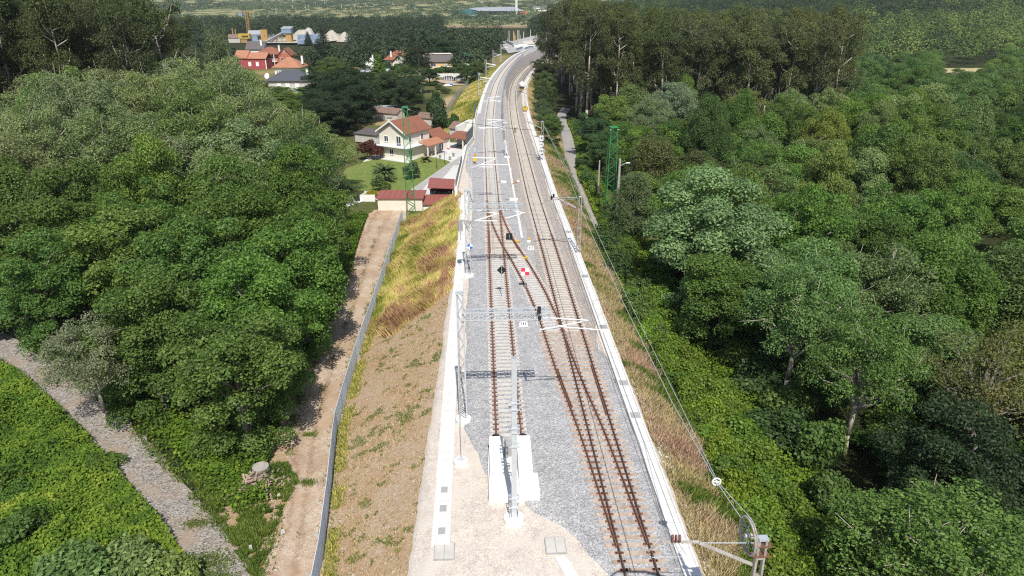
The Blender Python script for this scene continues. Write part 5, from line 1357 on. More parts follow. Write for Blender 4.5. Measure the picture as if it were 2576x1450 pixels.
# far left bank and verge
n_ = 26000
yy = rng.uniform(184, 330, n_); xx = Lx(yy) - 9.5 * rng.random(n_)
blades('far_bank_grass', np.stack([xx, yy], 1), 0.5, 0.16, M['straw_blades'], np.clip(.3 + (vnoise(xx, yy, 5, 64) - .5) * .8, 0, 1), 0.8)
# strip between gravel path and dirt track
STRIP = [tuple(at(a, b, -3.6)[:2]) for a, b in ((470, 1180), (560, 1170), (720, 1150), (748, 1200), (700, 1300), (690, 1380), (640, 1440), (690, 1500), (655, 1500), (600, 1400), (540, 1290))]
xy = rand_in(STRIP, 30000); xy = xy[vnoise(xy[:, 0], xy[:, 1], 1.2, 71) * .6 + vnoise(xy[:, 0], xy[:, 1], .4, 72) * .4 > .36 + .2 * sstep(-17, -13.5, xy[:, 0])]
blades('verge_grass', xy, 0.28, 0.07, M['weed_blades'], np.clip(.45 + rng.normal(size=len(xy)) * .22 + (vnoise(xy[:, 0], xy[:, 1], 1.6, 73) - .5) * .6, 0, 1), 0.8)
pth = np.array([(-19, 33.6), (-17.2, 31.7), (-16.0, 30.0)]); q = []
for (a, b, c, m_) in ((-18.2, 32.4, .9, 1500), (-17.4, 30.9, .7, 1300), (-20.6, 36.0, .5, 500), (-14.6, 40.5, .35, 500), (-16.2, 47, .3, 300)):
    q.append(np.stack([a + rng.normal(size=m_) * c, b + rng.normal(size=m_) * c * .6], 1))
xy = np.concatenate(q); blades('path_weeds', xy, 0.16, 0.06, M['weed_blades'], np.clip(.5 + rng.normal(size=len(xy)) * .2, 0, 1), .8, zoff=.05)
# weeds that ragged the edges of the path and the dirt track
t_ = rng.random(9000); ga = np.array([(-13.6, 27), (-16.9, 31.4), (-23.5, 38.5), (-33.5, 48.2), (-43.7, 56.8), (-51.5, 62.0)]); gi = np.linspace(0, 1, 6)
gxp, gyp = np.interp(t_, gi, ga[:, 0]), np.interp(t_, gi, ga[:, 1]); sd = rng.choice([-1, 1], 9000) * (1.55 + rng.normal(size=9000) * .22)
xy = np.stack([gxp + sd * .72, gyp + sd * .69], 1); xy = xy[vnoise(xy[:, 0], xy[:, 1], 1.3, 77) > .4]
blades('path_edge_weeds', xy, .26, .07, M['weed_blades'], np.clip(.4 + rng.normal(size=len(xy)) * .2, 0, 1), .9, zoff=.04)
yy = rng.uniform(25, 108, 16000); da = [(24, -10.2), (31.2, -12.9), (39, -14.3), (46.8, -15.9), (59.3, -17.5), (78, -18.9), (92, -20), (106, -20.9)]; cx_ = np.interp(yy, [a for a, b in da], [b for a, b in da]); wd = np.interp(yy, [24, 78, 92, 106], [1.7, 2.0, 2.6, 3.3])
sd = np.where(rng.random(16000) < .7, -1, 1) * (wd + rng.normal(size=16000) * .3); mid_ = rng.random(16000) < .16; sd = np.where(mid_, rng.normal(size=16000) * .18, sd)
k_ = vnoise(cx_ + sd, yy, 1.6, 78) > np.where(mid_, .66, .42); xy = np.stack([cx_ + sd, yy], 1)[k_]
blades('track_edge_weeds', xy, .2, .06, M['weed_blades'], np.clip(.55 + rng.normal(size=len(xy)) * .22, 0, 1), .9, zoff=.04)
# fence foot
yy = rng.uniform(26, 108, 14000); xx = FX(yy) + rng.normal(size=14000) * .28 + .35
k_ = vnoise(xx, yy, 2.2, 75) > .38
blades('fence_foot_grass', np.stack([xx, yy], 1)[k_], .32, .06, M['straw_blades'], np.clip(rng.random(k_.sum()) * .45, 0, 1), .7)
# brambles that fill the bottom left corner
BR = [(-15.0, 26.5), (-18.5, 31.4), (-24.7, 37.9), (-34.7, 47.2), (-45.2, 56.0), (-54, 61), (-60, 52), (-50, 24)]
xy = rand_in(BR, 125000)
mound = vnoise(xy[:, 0], xy[:, 1], 3.0, 81) * .75 + vnoise(xy[:, 0], xy[:, 1], 1.1, 82) * .4
zz_ = grid_z(xy[:, 0], xy[:, 1]) + mound * (0.4 + .8 * rng.random(len(xy)) ** .5) + .05
v, q = leaves(np.stack([xy[:, 0], xy[:, 1], zz_], 1), np.stack([rng.normal(size=len(xy)) * .65, rng.normal(size=len(xy)) * .65 - .3, np.ones(len(xy))], 1), .21, .155)
me = np_mesh('brambles', v, q, [M['bramble_leaf']], {'leaf_tone': np.clip(.5 + (vnoise(xy[:, 0], xy[:, 1], 5, 83) - .5) * .5 + (vnoise(xy[:, 0], xy[:, 1], .8, 84) - .5) * .5 + rng.normal(size=len(xy)) * .16, 0, 1)})
o = bpy.data.objects.new('brambles', me); COL.objects.link(o); o['kind'] = 'stuff'
for k in range(16):
    q_ = rand_in(BR, 1)[0]; place(random.choice(['shrub1', 'shrub2', 'shrub3']), q_[0], q_[1], random.uniform(.9, 1.7), random.uniform(2.2, 4.2), random.choice([(0.1, 0.19, 0.02), (0.14, 0.23, 0.025), (0.075, 0.14, 0.022)]), 'bramble mound standing out of the green field in the bottom left corner', 'bramble', 'bramble mounds in the bottom left field')
# undergrowth at the foot of the groves
def ground_leaves(name, xy, hmax, mat, tone, ll=.26, ww=.18):
    zz = grid_z(xy[:, 0], xy[:, 1]) + hmax * rng.random(len(xy)) * (.3 + vnoise(xy[:, 0], xy[:, 1], 1.5, 85))
    v, q = leaves(np.stack([xy[:, 0], xy[:, 1], zz], 1), np.stack([rng.normal(size=len(xy)) * .5, rng.normal(size=len(xy)) * .5, np.ones(len(xy))], 1), ll, ww)
    me = np_mesh(name, v, q, [mat], {'leaf_tone': tone}); o = bpy.data.objects.new(name, me); COL.objects.link(o); o['kind'] = 'stuff'
yy = rng.uniform(42, 112, 26000); xx = FX(yy) - 5.0 - np.clip(rng.exponential(1.6, 26000), 0, 9) - np.clip(yy - 85, 0, 30) * .05
ground_leaves('undergrowth', np.stack([xx, yy], 1), .9, M['bramble_leaf'], np.clip(rng.normal(size=26000) * .2 + .35, 0, 1))
t_ = rng.random(16000); a = np.array([(-18.5, 37), (-27, 45), (-37, 53.5), (-47, 62)]); px_ = np.interp(t_ * 3, [0, 1, 2, 3], a[:, 0]); py_ = np.interp(t_ * 3, [0, 1, 2, 3], a[:, 1])
ground_leaves('grove_edge_plants', np.stack([px_ + rng.normal(size=16000) * .8 + .9, py_ + rng.normal(size=16000) * .8 + 1.6], 1), .8, M['bramble_leaf'], np.clip(rng.normal(size=16000) * .2 + .4, 0, 1))
yy = rng.uniform(24, 92, 40000); xx = Rx(yy) + 5.6 + rng.random(40000) * 8 - np.where(yy > 60, 1.5, 0)
ground_leaves('wood_edge_plants', np.stack([xx, yy], 1), 1.0, M['bramble_leaf'], np.clip(rng.normal(size=40000) * .2 + .5, 0, 1))
yy = rng.uniform(84, 190, 26000); xx = np.interp(yy, [p[1] for p in LANE], [p[0] for p in LANE]) + 1.4 + np.abs(rng.normal(size=26000)) * 2.2
ground_leaves('lane_verge_plants', np.stack([xx, yy], 1), .7, M['bramble_leaf'], np.clip(rng.normal(size=26000) * .2 + .6, 0, 1))
for px, py, hh, dd_, c in ((330, 1420, 2.4, 4.2, (0.16, 0.21, 0.06)), (200, 1450, 2.6, 4.6, (0.12, 0.18, 0.05)), (430, 1450, 1.9, 3.4, (0.17, 0.22, 0.06)), (60, 1330, 2.2, 3.6, (0.09, 0.15, 0.03)), (30, 815, 3.4, 6.5, (0.07, 0.13, 0.03))):
    c0 = at(px, py, -2.6); place('shrub1', c0.x, c0.y, hh, dd_, c, {330: 'olive green bush between the brambles and the gravel path', 200: 'large olive bush at the bottom edge among the brambles', 430: 'smallest olive bush, closest to the end of the gravel path', 60: 'dark bush in the brambles at the left edge', 30: 'leafy bush where the gravel path leaves the picture'}[px], 'bush')
# loose stones
def pebbles(name, xy, s0, s1, mat, zoff=0.02):
    V, F = [], []; t = (1 + 5 ** .5) / 2
    ico = unit(np.array([(-1, t, 0), (1, t, 0), (-1, -t, 0), (1, -t, 0), (0, -1, t), (0, 1, t), (0, -1, -t), (0, 1, -t), (t, 0, -1), (t, 0, 1), (-t, 0, -1), (-t, 0, 1)], float))
    fc = np.array([(0, 11, 5), (0, 5, 1), (0, 1, 7), (0, 7, 10), (0, 10, 11), (1, 5, 9), (5, 11, 4), (11, 10, 2), (10, 7, 6), (7, 1, 8), (3, 9, 4), (3, 4, 2), (3, 2, 6), (3, 6, 8), (3, 8, 9), (4, 9, 5), (2, 4, 11), (6, 2, 10), (8, 6, 7), (9, 8, 1)])
    z = grid_z(xy[:, 0], xy[:, 1]) + zoff
    for i, (x, y) in enumerate(xy):
        s = rng.uniform(s0, s1) * (1 + rng.random() ** 4 * 1.5)
        V.append(ico * (1 + rng.normal(size=(12, 1)) * .16) * s * np.array([rng.uniform(.8, 1.4), rng.uniform(.8, 1.4), rng.uniform(.5, .8)]) + np.array([x, y, z[i]])); F.append(fc + 12 * i)
    me = np_mesh(name, np.concatenate(V), np.concatenate(F), [mat]); o = bpy.data.objects.new(name, me); COL.objects.link(o); o['kind'] = 'stuff'
yy = rng.uniform(21, 75, 1500); pebbles('bank_stones', np.stack([Rx(yy) + .6 + np.abs(rng.normal(size=1500)) * .5, yy], 1), .025, .065, M['wall_grey'])
yy = rng.uniform(26, 66, 4000); xx = FX(yy) + (Lx(yy) - FX(yy)) * rng.random(4000); pebbles('slope_stones', np.stack([xx, yy], 1), .015, .045, M['tan_stone'])
yy = rng.uniform(28, 60, 420); pebbles('track_stones', np.stack([np.interp(yy, [24, 31.2, 46.8, 60], [-10.2, -12.9, -15.9, -17.5]) + rng.choice([-1, 1], 420) * rng.uniform(.9, 2.4, 420), yy], 1), .03, .08, M['tan_stone'], .05)
# stump and rubble heap at the point of the grove
c = at(640, 1232, -4.1); z_ = ground_z(c.x, c.y)
st = thing('tree_stump', 'grey sawn tree stump standing behind the rubble at the tip of the left grove', 'stump', (c.x, c.y + 1.6, ground_z(c.x, c.y + 1.6)))
mb = MB(); mb.tube((0, 0, -.3), (0, 0, .75), .75, .6, 14); mb.build('stump_body', M['bark'], st)
mb = MB(); mb.tube((0, 0, .75), (0, 0, .78), .58, .57, 14); mb.build('cut_face', M['wood_pole'], st)
q = np.stack([c.x + rng.normal(size=520) * .95, c.y + rng.normal(size=520) * .6], 1); zz = z_ + .1 + 1.1 * np.exp(-(((q[:, 0] - c.x) / .9) ** 2 + ((q[:, 1] - c.y) / .6) ** 2)) * rng.random(len(q))
mb = MB()
for (x, y), z in zip(q, zz):
    d = Vector(rng.normal(size=3)); d.z *= .5; d.normalize(); L = rng.uniform(.12, .5); mb.bar((x - c.x, y - c.y, z - z_), Vector((x - c.x, y - c.y, z - z_)) + d * L, rng.uniform(.05, .16), rng.uniform(.03, .1))
o = mb.build('rubble_heap', M['root_wood'], None, (c.x, c.y, z_)); tag(o, 'heap of pale splintered wood and roots at the tip of the left grove', 'debris heap')
for px, py, s, lb in ((632, 1386, .22, 'white upright stone on the grass between the path and the track'), (712, 1340, .3, 'flat pale stone at the edge of the dirt track'), (700, 1240, .26, 'pale stone next to the rubble heap')):
    c = at(px, py, -3.5); mb = MB(); mb.box((0, 0, .15), (s * 1.1, s, .5 if s < .25 else .25), .4, taper=.7); o = mb.build('boulder', M['pale_stone'], None, (c.x, c.y, ground_z(c.x, c.y))); tag(o, lb, 'stone')
# fences ---------------------------------------------------------
def fence(name, label, pts, h, mat, post_mat='galv', every=3.0, zfun=None, crank=True, woven=False):
    P_ = np.array(pts, float); s = np.concatenate([[0], np.cumsum(np.hypot(*np.diff(P_, axis=0).T))])
    n = max(2, int(s[-1] / every)); t = np.linspace(0, s[-1], n + 1)
    x = np.interp(t, s, P_[:, 0]); y = np.interp(t, s, P_[:, 1]); z = grid_z(x, y) if zfun is None else np.array([zfun(a, b) for a, b in zip(x, y)])
    root = thing(name, label, 'fence', (x[0], y[0], z[0])); o0 = np.array([x[0], y[0], z[0]])
    V, F, UV = [], [], []
    for i in range(n + 1):
        for k in (0, 1): V.append((x[i] - o0[0], y[i] - o0[1], z[i] - o0[2] + .05 + k * h)); UV.append((t[i], k * h))
    for i in range(n): F.append((2 * i, 2 * i + 2, 2 * i + 3, 2 * i + 1))
    if woven:      # real wires
        mb = MB(); nh = int(h / .16)
        for i in range(n):
            a0, a1 = Vector(V[2 * i]), Vector(V[2 * i + 2]); k_ = int((t[i + 1] - t[i]) / .17)
            for j in range(nh + 1): mb.tube(a0 + Vector((0, 0, j * h / nh)), a1 + Vector((0, 0, j * h / nh)), .021, .021, 4, cap=False)
            for j in range(k_):
                p_ = a0.lerp(a1, j / k_); mb.tube(p_, p_ + Vector((0, 0, h)), .019, .019, 4, cap=False)
        mb.build('wire_panel', M[mat], root); F = []; V = []
    me = bpy.data.meshes.new('wire_panel'); me.from_pydata(V, [], F); uv = me.uv_layers.new(name='uv')
    for lp in me.loops: uv.data[lp.index].uv = UV[lp.vertex_index]
    if F: me.materials.append(M[mat]); o = bpy.data.objects.new('wire_panel', me); o.parent = root; COL.objects.link(o)
    proto_post = None
    for i in range(n + 1):
        loc = (x[i] - o0[0], y[i] - o0[1], z[i] - o0[2])
        if proto_post is None:
            mb = MB(); mb.tube((0, 0, -.3), (0, 0, h + .05), .035, .035, 6)
            if crank: mb.tube((0, 0, h + .05), (-.28, -.05, h + .38), .03, .03, 6)
            proto_post = mb.build('post', M[post_mat], root, loc)
        else:
            c_ = proto_post.copy(); COL.objects.link(c_); c_.parent = root; c_.location = loc
    return root
fence('wire_fence', 'long grey wire mesh fence between the dirt track and the grassy bank', [(float(FX(d)) - .15, d) for d in np.arange(23, 109.5, 2.0)], 1.95, 'bright_wire', woven=True)
fl = [at(*Z4(4, 1050), -4.8), at(*Z4(60, 950), -4.8), at(*Z4(130, 840), -4.8), at(*Z4(240, 710), -4.8), at(*Z4(345, 600), -4.8), at(*Z4(430, 560), -4.6)]
fence('wire_fence', 'grey mesh fence at the foot of the far left bank, behind the house', [tuple(p[:2]) for p in fl], 2.3, 'fence_blue', every=4, crank=False)
fence('wire_fence', 'bluish mesh fence running between the two tracks into the curve', [(float(Ax(d)) + 3.1, d) for d in np.arange(176, 372, 4.0)], 1.9, 'fence_blue', every=4, zfun=lambda a, b: -.25, crank=False)
# ---------------------------------------------------------------- house, yard, pylons
Z3 = lambda a, b: ((1300 + a / 3.223) * .63889, (400 + b / 3.223) * .63889)
def sheet(name, pts, z, mat, thick=0.0):
    mb = MB(); mb.add([(x, y, z) for x, y in pts], [tuple(range(len(pts)))])
    return struct(mb.build(name, M[mat]))
def z3poly(l, h): return [tuple(at(*Z3(a, b), h)[:2]) for a, b in l]
M['lawn'] = stones('mown_lawn', [(0.11, 0.17, 0.025), (0.15, 0.22, 0.032), (0.18, 0.24, 0.04), (0.22, 0.26, 0.06)], 0.35, patch=(0.17, 0.2, 0.05), pscale=0.22, bstr=0.3)
M['paving'] = paint('pale_paving', (0.6, 0.6, 0.58), 0.85, 0.08, 1.0, dirt=(0.45, 0.45, 0.43), dscale=0.3)
M['asphalt'] = paint('grey_path_paving', (0.36, 0.35, 0.335), 0.9, 0.12, 1.5, dirt=(0.44, 0.43, 0.41), dscale=0.4)
sheet('yard_paving', z3poly([(420, 760), (640, 600), (1000, 470), (1760, 540), (1745, 700), (1640, 1010), (1630, 1190), (1200, 1240), (480, 1250), (200, 1340), (200, 1300), (430, 1160)], -5.27), -5.27, 'paving')
sheet('garden_lawn', z3poly([(640, 712), (960, 748), (1060, 740), (1180, 694), (1330, 712), (1480, 748), (1530, 768), (1440, 830), (1300, 925), (1075, 1080), (1000, 1130), (740, 1165), (500, 1135), (300, 1130), (120, 1000), (200, 850), (420, 770)], -5.22), -5.22, 'lawn')
sheet('drive_strip', z3poly([(1078, 1085), (1310, 925), (1450, 830), (1540, 770), (1660, 690), (1720, 700), (1630, 760), (1640, 800), (1560, 810), (1500, 890), (1430, 970), (1290, 975), (1180, 1110), (1160, 1150), (1010, 1130)], -5.245), -5.245, 'asphalt')
# retaining wall along the formation
wall_c = lambda d: Lx(d) - .35
o = sweep('retaining_wall', wall_c, np.arange(105.5, 187, 1.5), [(-.28, -6.0), (-.2, .75), (.2, .75), (.2, -.6), (.3, -6.0)], [M['white_concrete']])
tag(o, 'long pale retaining wall holding the line above the house drive', 'retaining wall')
def screen(d0, d1_, z0, z1, lb):
    o = sweep('noise_screen', lambda d: Lx(d) - .35, np.arange(d0, d1_ + .1, 1.0), [(-.06, z0), (-.06, z1), (.06, z1), (.06, z0)], [M['dark_screen']])
    tag(o, lb, 'screen')
M['dark_screen'] = paint('dark_glass_screen', (0.07, 0.085, 0.085), .4, .25, .8)
screen(106, 124, .75, 1.7, 'low dark parapet screen beside the house drive, nearest of the screens')
screen(139, 158, .75, 2.9, 'dark noise screen on the bend of the parapet, level with the open shelter')
screen(171, 186.5, .75, 3.1, 'dark noise screen standing farthest up the line, above the concrete wing wall')
mb = MB(); c = at(*Z4(310, 1060), -4.5); mb.extrude([(0, 0, 0), (4.0, 3, 0), (4.2, 3.5, 4.4), (3.2, 3, 4.6), (0, 0, 3.4)], (-.5, .5, 0)); o = mb.build('wing_wall', M['concrete'], None, (Lx(178) - 4.6, 174, -5.0)); tag(o, 'pale concrete wing wall under the farthest noise screen', 'wall')

def window(parent, x, y, z, w, h, face='front', kind='pane', fr='frame_white'):
    """face: outward direction in the local frame of the house"""
    nrm = {'front': (0, -1), 'right': (1, 0), 'left': (-1, 0), 'back': (0, 1)}[face]
    tx = (1, 0) if face in ('front', 'back') else (0, 1)
    def B(mb, cx, cz, sx, sz, dep, outw):
        c = (x + tx[0] * cx + nrm[0] * outw, y + tx[1] * cx + nrm[1] * outw, z + cz)
        d = (sx if tx[0] else dep, sx if tx[1] else dep, sz); mb.box(c, d)
    f = MB(); t = .1
    for s in (-1, 1): B(f, s * (w / 2 + t / 2), 0, t, h + 2 * t, .14, .03)
    B(f, 0, h / 2 + t / 2, w, t, .14, .03); B(f, 0, -h / 2 - t / 2, w, t, .18, .05)
    if kind == 'pane': B(f, 0, 0, .07, h, .1, .03)
    fo = f.build('window', M[fr], parent)
    p = MB(); B(p, 0, 0, w, h, .04, .015 if kind == 'pane' else .04); p.build('pane' if kind == 'pane' else 'shutter', M['glass'] if kind == 'pane' else M['shutter'], fo)
    return fo
def walls_box(root, x0, x1, y0, y1, z1, mat, z0=0.0, name='wall'):
    mb = MB(); mb.box(((x0 + x1) / 2, (y0 + y1) / 2, (z0 + z1) / 2), (x1 - x0, y1 - y0, z1 - z0)); return mb.build(name, M[mat], root)
def gable(root, x0, x1, y0, y1, ez, rz_, wall, roof, axis='y', oh=.5, th=.16, name='roof'):
    """walls with gables and two roof slopes; axis = direction of the ridge"""
    mb = MB()
    if axis == 'y':
        xm = (x0 + x1) / 2
        mb.extrude([(x0, y0, 0), (x1, y0, 0), (x1, y0, ez), (xm, y0, rz_), (x0, y0, ez)], (0, y1 - y0, 0))
        wo = mb.build('wall', M[wall], root); r = MB(); sl = (rz_ - ez) / (xm - x0)
        for s, xe in ((-1, x0 - oh), (1, x1 + oh)):
            ze = ez - sl * oh
            r.extrude([(xm, y0 - oh, rz_ + .03), (xe, y0 - oh, ze + .03), (xe, y0 - oh, ze + .03 + th), (xm, y0 - oh, rz_ + .03 + th)], (0, y1 - y0 + 2 * oh, 0))
    else:
        ym = (y0 + y1) / 2
        mb.extrude([(x0, y0, 0), (x0, y1, 0), (x0, y1, ez), (x0, ym, rz_), (x0, y0, ez)], (x1 - x0, 0, 0))
        wo = mb.build('wall', M[wall], root); r = MB(); sl = (rz_ - ez) / (ym - y0)
        for ye in (y0 - oh, y1 + oh):
            ze = ez - sl * oh
            r.extrude([(x0 - oh, ym, rz_ + .03), (x0 - oh, ye, ze + .03), (x0 - oh, ye, ze + .03 + th), (x0 - oh, ym, rz_ + .03 + th)], (x1 - x0 + 2 * oh, 0, 0))
    return wo, r.build(name, M[roof], root)
def hip(root, x0, x1, y0, y1, ez, rz_, roof, oh=.6, th=.16, inset=None, name='roof'):
    X0, X1, Y0, Y1 = x0 - oh, x1 + oh, y0 - oh, y1 + oh; ym = (Y0 + Y1) / 2; i = (Y1 - Y0) / 2 if inset is None else inset
    if X1 - X0 < 2 * i: i = (X1 - X0) / 2 - .01
    mb = MB(); v = [(X0, Y0, ez), (X1, Y0, ez), (X1, Y1, ez), (X0, Y1, ez), (X0, Y0, ez + th), (X1, Y0, ez + th), (X1, Y1, ez + th), (X0, Y1, ez + th), (X0 + i, ym, rz_), (X1 - i, ym, rz_)]
    mb.add(v, [(3, 2, 1, 0), (0, 1, 5, 4), (1, 2, 6, 5), (2, 3, 7, 6), (3, 0, 4, 7), (4, 5, 9, 8), (6, 7, 8, 9), (5, 6, 9), (7, 4, 8)])
    return mb.build(name, M[roof], root)
def chimney(parent, x, y, z0, z1, s=.7, mat='wall_white', capm='tile_red'):
    mb = MB(); mb.box((x, y, (z0 + z1) / 2), (s, s, z1 - z0)); ch = mb.build('chimney', M[mat], parent)
    mb = MB(); mb.box((x, y, z1 + .12), (s * 1.25, s * 1.25, .22)); mb.build('chimney_cap', M[capm], ch)
def slab(root, name, mat, c, d, rz=0.0):
    mb = MB(); mb.box(c, d, rz); return mb.build(name, M[mat], root)

# the white house
hs = thing('white_house', 'white two storey house with a red brown tiled gable, balcony and low side wing', 'house', (-23.1, 151.4, -5.3), math.atan2(-.514, .861))
wo, ro = gable(hs, -7.2, 0, 0, 8.6, 6.1, 8.3, 'wall_cream', 'tile_red', 'y', .55)
mb = MB()
for s, xe in ((-1, -7.75), (1, .55)): mb.bar((-3.6, -.6, 8.42), (xe, -.6, 5.88), .1, .3)
mb.build('gable_trim', M['frame_white'], ro)
chimney(ro, -6.7, 3.2, 5.6, 8.4, .8, 'wall_cream', 'grey_concrete')
for w_ in ((-5.2, 0, 4.45, 1.05, 1.15), (-1.75, 0, 4.2, 1.15, 2.1), (-3.9, 0, 1.7, 1.0, 1.15)): window(hs, *w_, 'front')
for w_ in ((0, 1.7, 4.5, .9, 1.2), (0, 5.9, 4.5, .9, 1.2), (0, 1.6, 1.15, 1.0, 2.1)): window(hs, *w_, 'right')
mb = MB(); mb.tube((-3.6, -.05, 7.2), (-3.6, .03, 7.2), .32, .32, 14); mb.build('round_vent', M['frame_white'], wo)
bal = slab(hs, 'balcony', 'frame_white', (-3.4, -.5, 3.0), (8.8, 1.1, .18))
mb = MB(); mb.box((.5, 2.5, 3.0), (1.1, 5.0, .17)); mb.build('side_slab', M['frame_white'], bal)
mb = MB()
mb.tube((-7.8, -1.0, 4.0), (1.0, -1.0, 4.0), .03); mb.tube((1.0, -1.0, 4.0), (1.0, 5.0, 4.0), .03); mb.tube((-7.8, -1.0, 4.0), (-7.8, 0, 4.0), .03)
for k in range(45): mb.tube((-7.8 + k * .2, -1.0, 3.05), (-7.8 + k * .2, -1.0, 4.0), .014, .014, 4)
for k in range(30): mb.tube((1.0, -1 + k * .2, 3.05), (1.0, -1 + k * .2, 4.0), .014, .014, 4)
mb.build('railing', M['frame_white'], bal)
slab(hs, 'plinth', 'paving', (-3.0, -.75, .04), (9.4, 1.5, .3))
walls_box(hs, -5.2, -.02, 8.6, 15.8, 2.9, 'wall_cream', name='wing_wall')
_, wr = gable(hs, -5.2, 0, 8.62, 15.8, 2.95, 4.7, 'wall_cream', 'tile_red', 'y', .5, name='wing_roof')
window(hs, .0, 12.9, 1.2, 1.6, 2.1, 'right')
mb = MB(); mb.extrude([(.05, 4.6, 3.5), (2.6, 4.6, 2.65), (2.6, 4.6, 2.8), (.05, 4.6, 3.66)], (0, 6.6, 0)); mb.build('porch_roof', M['tile_orange'], hs)
for y_ in (4.8, 7.6): slab(hs, 'porch_post', 'wall_cream', (2.35, y_, 1.33), (.26, .26, 2.66))
mb = MB(); mb.extrude([(-.3, 20.0, 3.5), (-.3, 15.6, 2.6), (-.3, 15.6, 2.75), (-.3, 20.0, 3.66)], (6.2, 0, 0)); mb.build('shelter_roof', M['tile_red'], hs)
for x_ in (.2, 4.1): slab(hs, 'shelter_post', 'wall_cream', (x_, 15.9, 1.3), (.26, .26, 2.6))
slab(hs, 'shelter_wall', 'wall_cream', (2.7, 19.8, 1.6), (6.0, .2, 3.2)); slab(hs, 'shelter_side_wall', 'wall_cream', (5.6, 17.8, 1.4), (.2, 3.8, 2.8))
T_ = Matrix.Translation(hs.location) @ Matrix.Rotation(hs.rotation_euler.z, 4, 'Z')
def garden_table(loc, lb, sx=1.6, cloth='wall_white'):
    t_ = thing('garden_table', lb, 'table', loc, hs.rotation_euler.z)
    slab(t_, 'table_top', cloth, (0, 0, .73), (sx, .8, .06))
    for a in (-1, 1):
        for b in (-1, 1): slab(t_, 'leg', 'dark', (a * sx * .42, b * .32, .35), (.07, .07, .7))
garden_table(T_ @ Vector((1.2, 8.4, .05)), 'table with a white cloth under the orange porch roof')
garden_table(T_ @ Vector((2.2, 17.6, .05)), 'dark long table inside the open tiled shelter', 2.4, 'dark')
# little garden things
c = at(*Z3(1500, 655), -5.2); t_ = thing('garden_fountain', 'small white garden fountain with a red rimmed bowl on the terrace', 'fountain', c)
mb = MB(); mb.tube((0, 0, 0), (0, 0, .15), .45, .4, 12); mb.tube((0, 0, .15), (0, 0, .9), .16, .12, 10); mb.build('pedestal', M['white'], t_)
mb = MB(); mb.tube((0, 0, .9), (0, 0, 1.15), .2, .5, 14); mb.build('bowl', M['red'], t_); mb = MB(); mb.tube((0, 0, 1.15), (0, 0, 1.7), .22, .1, 10); mb.build('finial', M['white'], t_)
for a, b, lb in ((1352, 850, 'black garden lamp on the lawn'), (1455, 785, 'black garden lamp where the lawn meets the paving')):
    c = at(*Z3(a, b), -5.2); t_ = thing('garden_lamp', lb, 'lamp post', c); mb = MB(); mb.tube((0, 0, 0), (0, 0, 2.0), .05, .04, 6); mb.tube((0, 0, 0), (0, 0, .2), .14, .1, 8); mb.build('post', M['black'], t_); mb = MB(); mb.tube((0, 0, 2.0), (0, 0, 2.35), .1, .18, 6); mb.tube((0, 0, 2.35), (0, 0, 2.5), .2, .02, 6); mb.build('lantern', M['grey_concrete'], t_)
for i, (a, b) in enumerate(((1283, 690), (1395, 718), (1520, 740), (1565, 695))):
    c = at(*Z3(a, b), -5.2); t_ = thing('plant_pot', 'low grey plant pot on the terrace edge', 'plant pot', c, 0, 'plant pots round the terrace'); mb = MB(); mb.tube((0, 0, 0), (0, 0, .55), .2, .34, 10); mb.build('pot', M['grey_concrete'], t_); mb = MB(); mb.tube((0, 0, .5), (0, 0, .75), .3, .1, 8); mb.build('plant', M['lawn'], t_)
def palm(x, y, z, H, Rr, n, lb, col=(0.07, 0.105, 0.035)):
    t_ = thing('palm_tree', lb, 'palm', (x, y, z)); mb = MB(); mb.tube((0, 0, -.1), (0, 0, H), .3, .26, 9); mb.build('trunk', M['bark'], t_)
    C, N, A = [], [], []; V, Q = [], []
    for k in range(n):
        a = 6.283 * k / n + rng.random() * .3; el = rng.uniform(.1, 1.25); prev = None
        for i in range(9):
            u = i / 8; r = Rr * u * math.cos(el * (1 - .5 * u)); zz = H + Rr * (math.sin(el) * u * 1.1 - .75 * u * u * (1.2 - .5 * el))
            p_ = np.array([math.cos(a) * r, math.sin(a) * r, zz]); s = np.array([-math.sin(a), math.cos(a), 0]); w = .32 * math.sin(math.pi * min(1, u * .85 + .12))
            row = [p_ - s * w + np.array([0, 0, -.14 * w * 3]), p_, p_ + s * w + np.array([0, 0, -.14 * w * 3])]
            if prev is not None:
                o_ = len(V); V += prev + row; Q += [(o_, o_ + 1, o_ + 4, o_ + 3), (o_ + 1, o_ + 2, o_ + 5, o_ + 4)]
            prev = row
    me = np_mesh('fronds', np.array(V), np.array(Q), [M['leaf']], {'leaf_tone': rng.random(len(Q))}); o = bpy.data.objects.new('fronds', me); o.color = (*col, 1); o.parent = t_; COL.objects.link(o)
c = at(*Z3(690, 1010), -5.2); palm(c.x, c.y, -5.25, 1.7, 2.9, 46, 'large date palm on the lawn in front of the house')
c = at(*Z3(1215, 770), -5.2); palm(c.x, c.y, -5.25, .6, 1.5, 22, 'little yellowish palm beside the house corner', (0.16, 0.16, 0.05))
